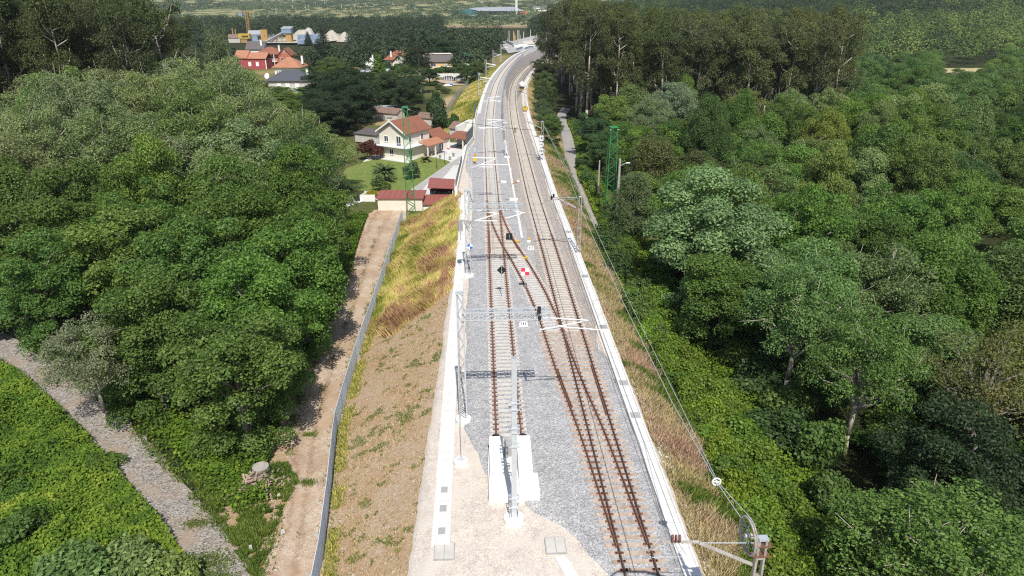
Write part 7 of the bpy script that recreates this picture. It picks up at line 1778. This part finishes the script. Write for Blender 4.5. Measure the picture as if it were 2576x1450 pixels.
for px, yt, yb, lb in ((700, 355, 440, 'rusty thin stack at the left of the gravel works'), (738, 370, 460, 'bent yellow pipe at the left of the gravel works')):
    a = atD(*Z1(px, yb), qD + 5); h_ = zat(Z1(0, yt)[1], qD + 5) - QZ; mb = MB(); mb.tube((0, 0, 0), (0, 0, h_), .6, .5, 8); tag(mb.build('stack_pipe', M['crane_rust'], None, (a.x, qD + 5, QZ)), lb, 'pipe')
t_ = thing('rust_shed', 'rust roofed shed at the left end of the gravel works', 'shed', (atD(*Z1(640, 500), qD).x, qD, QZ)); gable(t_, 0, 16, 0, 8, 3.5, 6, 'wall_grey', 'tile_old', 'x', .3)
# factory
a = at(*ZB(1415, 215), -6); fD = a.y
x = lambda v: atD(*ZB(v, 200), fD).x
zf = lambda v: zat(ZB(0, v)[1], fD)
t_ = thing('factory_hall', 'large teal factory hall with a grey roof on the far plain', 'factory', (x(1255), fD, -6)); X = lambda v: x(v) - x(1255); Zf = lambda v: zf(v) + 6
mb = MB(); mb.extrude([(X(1255), 0, 0), (X(1570), 0, 0), (X(1570), 0, Zf(155)), (X(1420), 0, Zf(118)), (X(1255), 0, Zf(165))], (0, 60, 0)); mb.build('gable_front', M['dark_teal'], t_)
mb = MB(); mb.box(((X(1570) + X(2130)) / 2 + .3, 30, Zf(190) / 2 + 2), (X(2130) - X(1570), 56, Zf(150))); mb.build('long_wall', M['teal'], t_)
mb = MB(); y0 = -3; mb.extrude([(X(1450), y0 + 4, Zf(118) + .6), (X(1570), y0, Zf(150) + .8), (X(2135), y0, Zf(148) + .8), (X(2010), 62, Zf(98)), (X(1500), 62, Zf(108))], (0, 0, .6)); mb.build('roof', M['grey_metal_roof'], t_)
slab(t_, 'doorway', 'dark', ((X(1575) + X(1660)) / 2, -1.0, Zf(205) / 2 + 3), (X(1660) - X(1575), 5, Zf(175)))  # no hole cut: dark block gives the doorway its inner shade by colour
slab(t_, 'brick_annex', 'wall_brick', (X(2130), -6, 4), (14, 8, 9))
p0 = atD(*ZB(2037, 155), fD + 20); h_ = zat(-14, fD + 20) + 6; t_ = thing('chimney_stack', 'tall pale chimney stack rising out of the factory', 'chimney', (p0.x, fD - 8, -6)); mb = MB(); mb.tube((0, 0, 0), (0, 0, h_), 2.6, 2.1, 16); mb.build('shaft', M['concrete'], t_); mb = MB(); mb.tube((0, 0, h_), (0, 0, h_ + 1), 2.3, 2.3, 16); mb.build('rim', M['grey_concrete'], t_)
t_ = thing('white_depot', 'white low depot right of the factory, beside the dark trees', 'building', (atD(*ZB(2250, 185), fD + 150).x, fD + 150, -6)); slab(t_, 'wall', 'wall_white', (30, 8, 7), (60, 16, 14)); slab(t_, 'roof', 'grey_metal_roof', (30, 8, 14.3), (62, 18, .7))
t_ = thing('white_depot', 'long white roofed shed seen above the eucalyptus', 'building', (atD(1795, 12, 1250).x, 1250, -6)); slab(t_, 'wall', 'blue_sheet', (30, 8, 6), (62, 16, 12)); slab(t_, 'roof', 'white', (30, 8, 13), (64, 18, 2.0))
# far road lamps
lamp = None
for pt, yb in [((697, 0), 40), ((825, -10), 50), ((950, 0), 62), ((1092, 5), 82), ((1455, 10), 118), ((1240, 105), 215), ((1455, 100), 190), ((1622, 105), 190), ((1660, 100), 190), ((1750, 85), 150), ((2075, 100), 190), ((2238, 92), 190), ((2390, 85), 130), ((2443, 78), 125), ((1262, 30), 80), ((1868, 110), 150), ((1890, 110), 150)]:
    D = min(2200, at(Z1(*pt)[0], max(Z1(0, yb)[1], 14), -6).y); p_ = atD(*Z1(*pt), D); z0 = ground_z(p_.x, D); h_ = max(9.0, p_.z - z0)
    if lamp is None:
        lamp = thing('street_lamp', 'tall pale road lamp on the far plain beyond the woods', 'street lamp', (p_.x, D, z0), 0, 'road lamps on the far plain'); mb = MB(); mb.tube((0, 0, 0), (0, 0, 12), .38, .26, 6); mb.build('mast', M['concrete'], lamp); mb = MB(); mb.box((0, 0, 12.1), (3.6, .5, .3)); mb.build('lamp_head', M['concrete'], lamp); lamp.scale = (1, 1, h_ / 12)
    else: dup(lamp, (p_.x, D, z0), 0, scale=(1, 1, h_ / 12))
for pt, yb in [((135, 80), 130), ((190, 78), 125), ((412, 85), 130), ((743, 88), 125), ((800, 78), 110), ((907, 72), 150), ((1005, 65), 115), ((1100, 55), 120), ((1190, 45), 122), ((1280, 40), 115), ((1362, 30), 100), ((1465, 25), 95), ((1585, 20), 90), ((1940, 25), 85), ((2145, 15), 85)]:
    D = min(2200, at(ZB(*pt)[0], max(ZB(0, yb)[1], 14), -6).y); p_ = atD(*ZB(*pt), D); z0 = ground_z(p_.x, D); dup(lamp, (p_.x, D, z0), 0, scale=(1, 1, max(9., p_.z - z0) / 12))
# station throat beyond the bridge
ZS = lambda a, b: ((1950 + a / 5.8) * .63889, (80 + b / 5.8) * .63889)
sheet('station_yard', [tuple(at(*ZS(*q), -1.0)[:2]) for q in ((160, 560), (300, 760), (640, 700), (900, 730), (1250, 620), (1250, 420), (1000, 330), (700, 400), (430, 470))], -.95, 'asphalt')
sheet('station_platform', [tuple(at(*ZS(*q), -.5)[:2]) for q in ((640, 560), (1200, 520), (1200, 430), (860, 460), (640, 480))], -.5, 'sand')
for i, (r0_, r1_) in enumerate((((610, 575), (1180, 530)), ((620, 605), (1180, 570)), ((800, 610), (1180, 590)))):
    mb = MB(); mb.bar(at(*ZS(*r0_), -.6) + Vector((0, 0, .15)), at(*ZS(*r1_), -.6) + Vector((0, 0, .15)), .9, .3); tag(mb.build('station_track', M['dark_rail']), ['farthest brown track across the station yard', 'middle brown track across the station yard', 'nearest brown track across the station yard'][i], 'track')
for (x0, y0), (x1, y1), hh, lb in (((480, 720), (620, 665), 1.7, 'bluish parapet screen of the railway bridge, left part'), ((680, 690), (790, 650), 1.6, 'bluish parapet screen of the railway bridge, right part'), ((250, 540), (470, 640), 2.2, 'grey mesh screen along the station wall')):
    A0 = at(*ZS(x0, y0), -1.5); A1 = at(*ZS(x1, y1), -1.5); mb = MB(); mb.bar(A0 + Vector((0, 0, hh / 2)), A1 + Vector((0, 0, hh / 2)), .25, hh); tag(mb.build('parapet_screen', M['blue_sheet'] if 'bluish' in lb else M['grey_metal_roof']), lb, 'screen')
for a_, b_, w_, d_, h_, lb in ((575, 620, 9, 10, 1.6, 'pale concrete abutment block of the bridge, taller one'), (760, 625, 9, 5, 1.5, 'pale concrete abutment block of the bridge, shorter one'), (300, 520, 12, 3, 1.2, 'long low white wall at the station edge')):
    c = at(*ZS(a_, b_), -1.2); mb = MB(); mb.box((0, 0, h_ / 2), (w_, d_, h_), .1); tag(mb.build('abutment', M['grey_concrete'] if h_ < 1.3 else M['concrete'], None, c), lb, 'abutment')
for i, (a_, yt, yb, col) in enumerate(((315, 245, 490, 'concrete'), (420, 245, 460, 'wall_yellow'), (432, 290, 460, 'wall_yellow'), (455, 345, 465, 'wall_yellow'), (508, 228, 620, 'weathered'), (541, 232, 470, 'concrete'), (650, 265, 440, 'concrete'), (808, 215, 390, 'concrete'), (945, 300, 520, 'concrete'), (275, 410, 490, 'concrete'), (575, 350, 470, 'weathered'))):
    p0 = at(*ZS(a_, yb), -1.0); zt = zat(ZS(0, yt)[1], p0.y); mb = MB(); mb.tube((0, 0, -1), (0, 0, zt - p0.z), .42 if a_ == 508 else .26, .3 if a_ == 508 else .2, 8)
    tag(mb.build('station_post', M[col], None, p0), 'thickest dark post at the bridge end' if a_ == 508 else 'slim %s post in the station yard' % ('yellow' if col == 'wall_yellow' else 'pale' if col == 'concrete' else 'brownish'), 'post', 'posts in the station yard')
c = at(*ZS(895, 485), -.5); car((c.x, c.y, -.5), 1.9, 'white', 'white van parked on the station platform', 'parked_van', True, 5.0, 2.0)
c = at(*ZS(205, 690), -3); car((c.x, c.y, -3.2), .2, 'white', 'white car half hidden under the bridge fence', 'parked_car', False)
c = at(*ZS(930, 820), -4); t_ = thing('white_shed', 'white shed peeking out between the trees beside the old track curve', 'shed', c); slab(t_, 'wall', 'wall_white', (0, 3, 2), (8, 6, 4)); slab(t_, 'roof', 'grey_metal_roof', (0, 3, 4.15), (8.6, 6.6, .3))

# trees round the village, one by one
def far_tree(kind, pt_top, pt_base_y, D, dia, col, lb, cat='tree', h0=-5.2, group=None):
    p_ = atD(*pt_top, D); z0 = ground_z(p_.x, D); place(kind, p_.x, D, max(3, p_.z - z0), dia, col, lb, cat, group)
FT = [('conifer2', Z1(1830, 372), 366, 12.5, (0.035, 0.055, 0.025), 'tallest dark conifer right of the orange roofed house'), ('conifer1', Z1(1765, 490), 352, 12, (0.05, 0.065, 0.03), 'dull green conifer leaning against the tallest one'),
      ('conifer2', Z1(1640, 400), 560, 7, (0.045, 0.06, 0.03), 'thin spindly conifer in front of the blue hall'),
      ('oak1', Z1(1640, 1095), 262, 11, (0.08, 0.16, 0.03), 'bright green round tree at the right corner of the slate roofed house'), ('oak3', Z1(1600, 880), 316, 8, (0.1, 0.17, 0.03), 'yellowish green bush between the orange and slate roofs'),
      ('oak2', Z1(1420, 1230), 226, 9, (0.05, 0.1, 0.03), 'dark green round tree below the slate roofed house'), ('oak3', Z1(1530, 1210), 230, 8, (0.09, 0.15, 0.03), 'light green tree below the slate roofed house'),
      ('oak2', Z1(1980, 735), 300, 15, (0.09, 0.13, 0.03), 'broad yellow green tree with feathery top behind the dark oaks'), ('oak4', Z1(1880, 860), 222, 15, G_DARK, 'first huge dark oak between the village and the white house'),
      ('oak1', Z1(2180, 780), 214, 15, G_DARK, 'tallest huge dark oak between the village and the white house'), ('oak2', Z1(2060, 960), 200, 14, G_DARK, 'huge dark oak in front of the tallest one'), ('oak3', Z1(1830, 1130), 205, 13, G_DARK, 'dark oak at the left foot of the oak clump'), ('oak4', Z1(2230, 1020), 196, 12, G_DARK, 'dark oak at the right edge of the oak clump above the sheds'), ('oak1', Z1(2000, 1200), 184, 13, G_DARK, 'nearest dark oak of the clump behind the white house'), ('oak2', Z1(1840, 1270), 184, 11, G_DARK, 'low dark oak left of the white house sheds'),
      ('conifer1', ZB(270, 680), 318, 10, (0.12, 0.22, 0.025), 'bright lime green conifer beside the small white house'), ('conifer2', ZB(855, 375), 350, 14, (0.05, 0.085, 0.045), 'tall pale tipped conifer behind the ochre house'), ('conifer1', ZB(715, 400), 360, 12, (0.04, 0.065, 0.03), 'tall dark conifer behind the red roofed house'),
      ('oak2', ZB(1080, 460), 365, 22, (0.05, 0.09, 0.035), 'broad dark tree rising behind the ochre house'), ('oak1', ZB(600, 520), 375, 18, (0.06, 0.095, 0.045), 'grey green tree left of the tall conifers'), ('euc2', ZB(800, 560), 262, 9, (0.045, 0.06, 0.03), 'thin tall pine on a bare trunk in front of the ochre house'),
      ('pale1', ZB(270, 930), 232, 8, (0.075, 0.1, 0.04), 'thin young tree on the bank in front of the long white building'), ('oak4', ZB(480, 870), 224, 11, (0.055, 0.09, 0.03), 'dark leafy tree on the slope, right of the thin young one'), ('oak3', ZB(620, 1000), 212, 10, (0.05, 0.085, 0.03), 'dark tree on the slope above the ploughed plot'), ('oak1', ZB(720, 880), 240, 9, (0.06, 0.1, 0.035), 'leafy tree beside the thin tall pine'),
      ('shrub1', ZB(1000, 1165), 202, 5.5, (0.04, 0.08, 0.025), 'round dark bush on the slope near the sandy cutting'), ('shrub2', ZB(1030, 1260), 190, 5, (0.05, 0.085, 0.03), 'lower dark bush on the slope'), ('oak3', ZB(1560, 775), 300, 9, (0.07, 0.12, 0.03), 'round tree in front of the silo'), ('oak2', ZB(1400, 810), 296, 9, (0.06, 0.11, 0.03), 'bushy tree in front of the green shed'),
      ('oak1', ZB(930, 830), 290, 9, (0.06, 0.11, 0.03), 'leafy tree covering the left corner of the ochre house'), ('oak3', ZB(90, 560), 372, 12, (0.05, 0.08, 0.035), 'dark upright tree behind the small white house'), ('conifer2', ZB(255, 575), 385, 9, (0.05, 0.08, 0.035), 'columnar tree behind the lime green conifer'), ('pale2', Z1(460, 360), 150, 8, (0.12, 0.14, 0.06), 'pale eucalyptus like tree with an open crown left of the red house')]
for kd, tp, D, dmt, c, lb in FT: far_tree(kd, tp, 0, D, dmt, c, lb)
for k in range(26):
    u = k / 25; p_ = base(ZB(1010 + u * 560, 945 - 10 * u)); place(random.choice(['shrub1', 'shrub3']), p_.x, p_.y + random.uniform(-1, 1), random.uniform(2.2, 3.6), random.uniform(3.5, 5), (0.06, 0.11, 0.03), 'dark hedge shrub in the row along the boundary wall below the ochre house', 'shrub', 'hedge shrubs below the ochre house')
for k in range(40):
    p_ = base(Z1(1350 + random.random() * 900, 860 + random.random() * 120)) if k < 16 else base(ZB(random.uniform(350, 950), random.uniform(870, 960)))
    place(random.choice(['shrub1', 'shrub2', 'shrub3', 'oak3']), p_.x, p_.y, random.uniform(2, 4.5), random.uniform(3.5, 6), random.choice([(0.08, 0.14, 0.03), (0.05, 0.09, 0.03), (0.12, 0.18, 0.03)]), 'garden shrub among the village houses', 'shrub', 'garden shrubs in the village')
for k in range(18):
    p_ = at(random.uniform(900, 1130), random.uniform(196, 262), -5.0); place(random.choice(['shrub1', 'shrub2', 'shrub3']), p_.x, p_.y, random.uniform(1, 2.4), random.uniform(2, 4), (0.07, 0.11, 0.035), 'scrubby bush on the rough slope behind the white house', 'shrub', 'scrub on the slope behind the white house')
for k in range(16):
    p_ = at(random.uniform(660, 800), random.uniform(258, 305), -5.0); place(random.choice(['oak1', 'oak3', 'pale2', 'lime1']), p_.x, p_.y, random.uniform(3, 5), random.uniform(5, 8), random.choice([(0.1, 0.16, 0.03), (0.08, 0.13, 0.03), (0.13, 0.2, 0.035)]), 'garden tree between the left grove and the village houses', 'tree', 'garden trees below the village')
for k in range(22):
    p_ = at(random.uniform(520, 668), random.uniform(200, 262), -5.0); place(random.choice(['oak1', 'oak3', 'lime1', 'pale1']), p_.x, p_.y, random.uniform(3, 5.5), random.uniform(5, 8), random.choice([(0.11, 0.18, 0.03), (0.08, 0.13, 0.03), (0.14, 0.2, 0.035)]), 'leafy garden tree on the slope below the red house', 'tree', 'garden trees below the red house')
# the wood that reads as one mass
def mass(name, pts, hts, dias, tones, per, leaf, mat, col_attr=True):
    cs, rs, V, Q, T = [], [], [], [], []
    k0 = 0; n = len(pts)
    d = unit(rng.normal(size=(n * per, 3))); d[:, 2] = np.abs(d[:, 2]) * 1.1 - .25
    tree = np.repeat(np.arange(n), per)
    lob = .7 + .5 * vnoise(d[:, 0] * 2.2 + tree * 3.1, d[:, 1] * 2.2 + d[:, 2] * 2, .8, 5)
    r = (.75 + .3 * rng.random(len(tree))) * lob
    z0 = terrain(pts[:, 0], pts[:, 1])
    H, Dm = hts[tree], dias[tree]
    p = np.stack([pts[tree, 0] + d[:, 0] * r * Dm / 2, pts[tree, 1] + d[:, 1] * r * Dm / 2, z0[tree] + H * .5 + d[:, 2] * r * H * .52], 1)
    v, q = leaves(p, d + np.array([0, 0, .5]) + rng.normal(size=d.shape) * .4, leaf, leaf * .75)
    me = np_mesh(name, v, q, [mat], {'leaf_tone': np.clip(tones[tree] + rng.normal(size=len(tree)) * .1, 0, 1)})
    o = bpy.data.objects.new(name, me); COL.objects.link(o); o['kind'] = 'stuff'; return o
M['far_leaf'] = tone_material('far_wood_leaves', [(0.0, (0.03, 0.05, 0.024)), (0.45, (0.05, 0.078, 0.034)), (0.75, (0.075, 0.105, 0.042)), (1.0, (0.15, 0.17, 0.05))], 0.2)
M['green_wood'] = tone_material('green_wood_leaves', [(0.0, (0.035, 0.06, 0.028)), (0.4, (0.085, 0.145, 0.038)), (0.75, (0.14, 0.215, 0.05)), (1.0, (0.21, 0.27, 0.07))], 0.3)
ribbon_path('field', [(228, 402), (250, 404), (275, 408)], [22, 26, 20], M['field_straw'], step=2, ragged=2.0, lift=.3)
M['scrub_leaf'] = tone_material('scrub_leaves', [(0.0, (0.05, 0.08, 0.04)), (0.5, (0.09, 0.13, 0.06)), (1.0, (0.18, 0.2, 0.08))], 0.2)
def jit_grid(x0, x1, y0, y1, s):
    X, Y = np.meshgrid(np.arange(x0, x1, s), np.arange(y0, y1, s)); p = np.stack([X.ravel(), Y.ravel()], 1); return p + rng.uniform(-.48, .48, p.shape) * s
def pxof(x, y, z):
    zc = y * CP - (z - CAMZ) * SP; return 1288 + FPX * x / zc, 725 - FPX * ((z - CAMZ) * CP + y * SP) / zc
W_ = jit_grid(-420, 130, 372, 900, 9.5)
gx_, gy_ = pxof(W_[:, 0], W_[:, 1], -6 + 0 * W_[:, 0])
keep = (gx_ > 430) & (gx_ < 1500)
vil = (W_[:, 1] < 420) & (gx_ > 590) & (gx_ < 770); keep &= ~vil
qz = (gx_ > 540) & (gx_ < 890) & (W_[:, 1] > 424) & (W_[:, 1] < qD + 48); keep &= ~qz
stn = (gx_ > 1255) & (W_[:, 1] < 640) & (gy_ > 80); keep &= ~stn
fac = (gx_ > 1110) & (gx_ < 1340) & (W_[:, 1] > 600); keep &= ~fac
keep &= ~((gx_ > 1180) & (W_[:, 1] < 470) & (W_[:, 0] > -14))
W_ = W_[keep]; n_ = len(W_)
gx_, gy_ = pxof(W_[:, 0], W_[:, 1], -6); low_ = (gx_ > 560) & (gx_ < 890)
mass('far_wood', W_, np.where(low_ & (W_[:, 1] < 470), rng.uniform(5, 8, n_), 7 + 11 * rng.random(n_) ** 1.6), rng.uniform(8, 17, n_), np.clip(.3 + (vnoise(W_[:, 0], W_[:, 1], 70, 91) - .5) * .5 + rng.normal(size=n_) * .12, 0, 1), 230, 1.15, M['far_leaf'])
W_ = jit_grid(-150, -10, 300, 372, 9.0); gx_, gy_ = pxof(W_[:, 0], W_[:, 1], -5.2); keep = ((gx_ > 770) & (gx_ < 930) & (W_[:, 1] > 330)) | ((gx_ > 1010) & (gx_ < 1060) & (W_[:, 1] > 350)) | ((gx_ > 1130) & (gx_ < 1215) & (W_[:, 1] > 325)); W_ = W_[keep]; n_ = len(W_)
if n_: mass('village_wood', W_, rng.uniform(8, 13, n_), rng.uniform(9, 12, n_), np.clip(.35 + rng.normal(size=n_) * .15, 0, 1), 160, 1.1, M['far_leaf'])
W_ = jit_grid(130, 620, 300, 1250, 13.5); gx_, gy_ = pxof(W_[:, 0], W_[:, 1], -8); keep = (gx_ < 2750) & (gx_ > 1300) & ~((gx_ > 2365) & (gx_ < 2510) & (W_[:, 1] > 255) & (W_[:, 1] < 430)) & ~((W_[:, 1] < 425) & (W_[:, 0] < 320)); W_ = W_[keep]; n_ = len(W_)
mass('far_right_wood', W_, rng.uniform(11, 22, n_) + sstep(640, 760, W_[:, 1]) * 9, rng.uniform(12, 21, n_), np.clip(.6 + (vnoise(W_[:, 0], W_[:, 1], 60, 92) - .5) * .7 - sstep(600, 720, W_[:, 1]) * .6 + rng.normal(size=n_) * .24, 0, 1), 260, 1.25, M['green_wood'])
W_ = jit_grid(-900, 1000, 930, 2600, 24); k_ = vnoise(W_[:, 0], W_[:, 1], 90, 93) + vnoise(W_[:, 0], W_[:, 1], 28, 94) * .5 > .62; W_ = W_[k_]; gx_, gy_ = pxof(W_[:, 0], W_[:, 1], -6); W_ = W_[(gx_ > -200) & (gx_ < 2800)]; n_ = len(W_)
mass('far_scrub', W_, rng.uniform(3.5, 9, n_), rng.uniform(12, 26, n_), np.clip(.45 + (vnoise(W_[:, 0], W_[:, 1], 160, 95) - .5) * .9 + rng.normal(size=n_) * .15, 0, 1), 60, 2.6, M['scrub_leaf'])
# worker on the old track
def worker(loc, rz):
    V = [(0, 0, .86), (0, -.12, 1.05), (0, -.34, 1.2), (0, -.46, 1.24), (0, -.6, 1.22), (.11, 0, .82), (.13, -.05, .46), (.13, .06, .06), (.13, -.12, .03), (-.11, 0, .82), (-.13, .1, .46), (-.13, .2, .06), (-.13, .04, .03), (.2, -.36, 1.16), (.24, -.5, .9), (.2, -.62, .66), (-.2, -.36, 1.16), (-.24, -.52, .9), (-.2, -.66, .68)]
    E = [(0, 1), (1, 2), (2, 3), (3, 4), (0, 5), (5, 6), (6, 7), (7, 8), (0, 9), (9, 10), (10, 11), (11, 12), (2, 13), (13, 14), (14, 15), (2, 16), (16, 17), (17, 18)]
    rad = [.15, .16, .17, .07, .11, .1, .075, .05, .045, .1, .075, .05, .045, .07, .05, .04, .07, .05, .04]
    me = bpy.data.meshes.new('person'); me.from_pydata(V, E, []); o = bpy.data.objects.new('person', me); COL.objects.link(o); o.location = loc; o.rotation_euler = (0, 0, rz)
    md = o.modifiers.new('skin', 'SKIN'); sk = me.skin_vertices[0].data
    for s, r in zip(sk, rad): s.radius = (r, r)
    sk[0].use_root = True; o.modifiers.new('sub', 'SUBSURF').levels = 1; me.materials.append(M['slate'])
    tag(o, 'worker bending over the old track in a yellow vest and dark trousers', 'person')
    mb = MB(); mb.tube((0, -.02, .93), (0, -.4, 1.24), .2, .215, 12); v = mb.build('vest', M['hivis'], o, smooth=True)
    mb = MB(); mb.tube((0, -.5, 1.27), (0, -.62, 1.3), .14, .1, 10); mb.build('helmet', M['white'], o, smooth=True)
c = at(1295.4, 334, -.16); worker((c.x, c.y, -.16), .5)
# ---------------------------------------------------------------- summer air
mb = MB(); mb.box((0, 3200, 190), (9400, 6900, 480))
hz = bpy.data.materials.new('summer_air'); hz.use_nodes = True; nt = hz.node_tree; nt.nodes.clear()
out = nt.nodes.new('ShaderNodeOutputMaterial'); pv = nt.nodes.new('ShaderNodeVolumePrincipled')
pv.inputs['Color'].default_value = (0.86, 0.92, 1.0, 1); pv.inputs['Density'].default_value = 0.00008; pv.inputs['Anisotropy'].default_value = 0.1
nt.links.new(pv.outputs[0], out.inputs['Volume'])
hb = mb.build('haze', hz); hb['kind'] = 'stuff'
for _r, _h, _d in PROTO.values():
    for _c in list(_r.children): bpy.data.objects.remove(_c)
    bpy.data.objects.remove(_r)
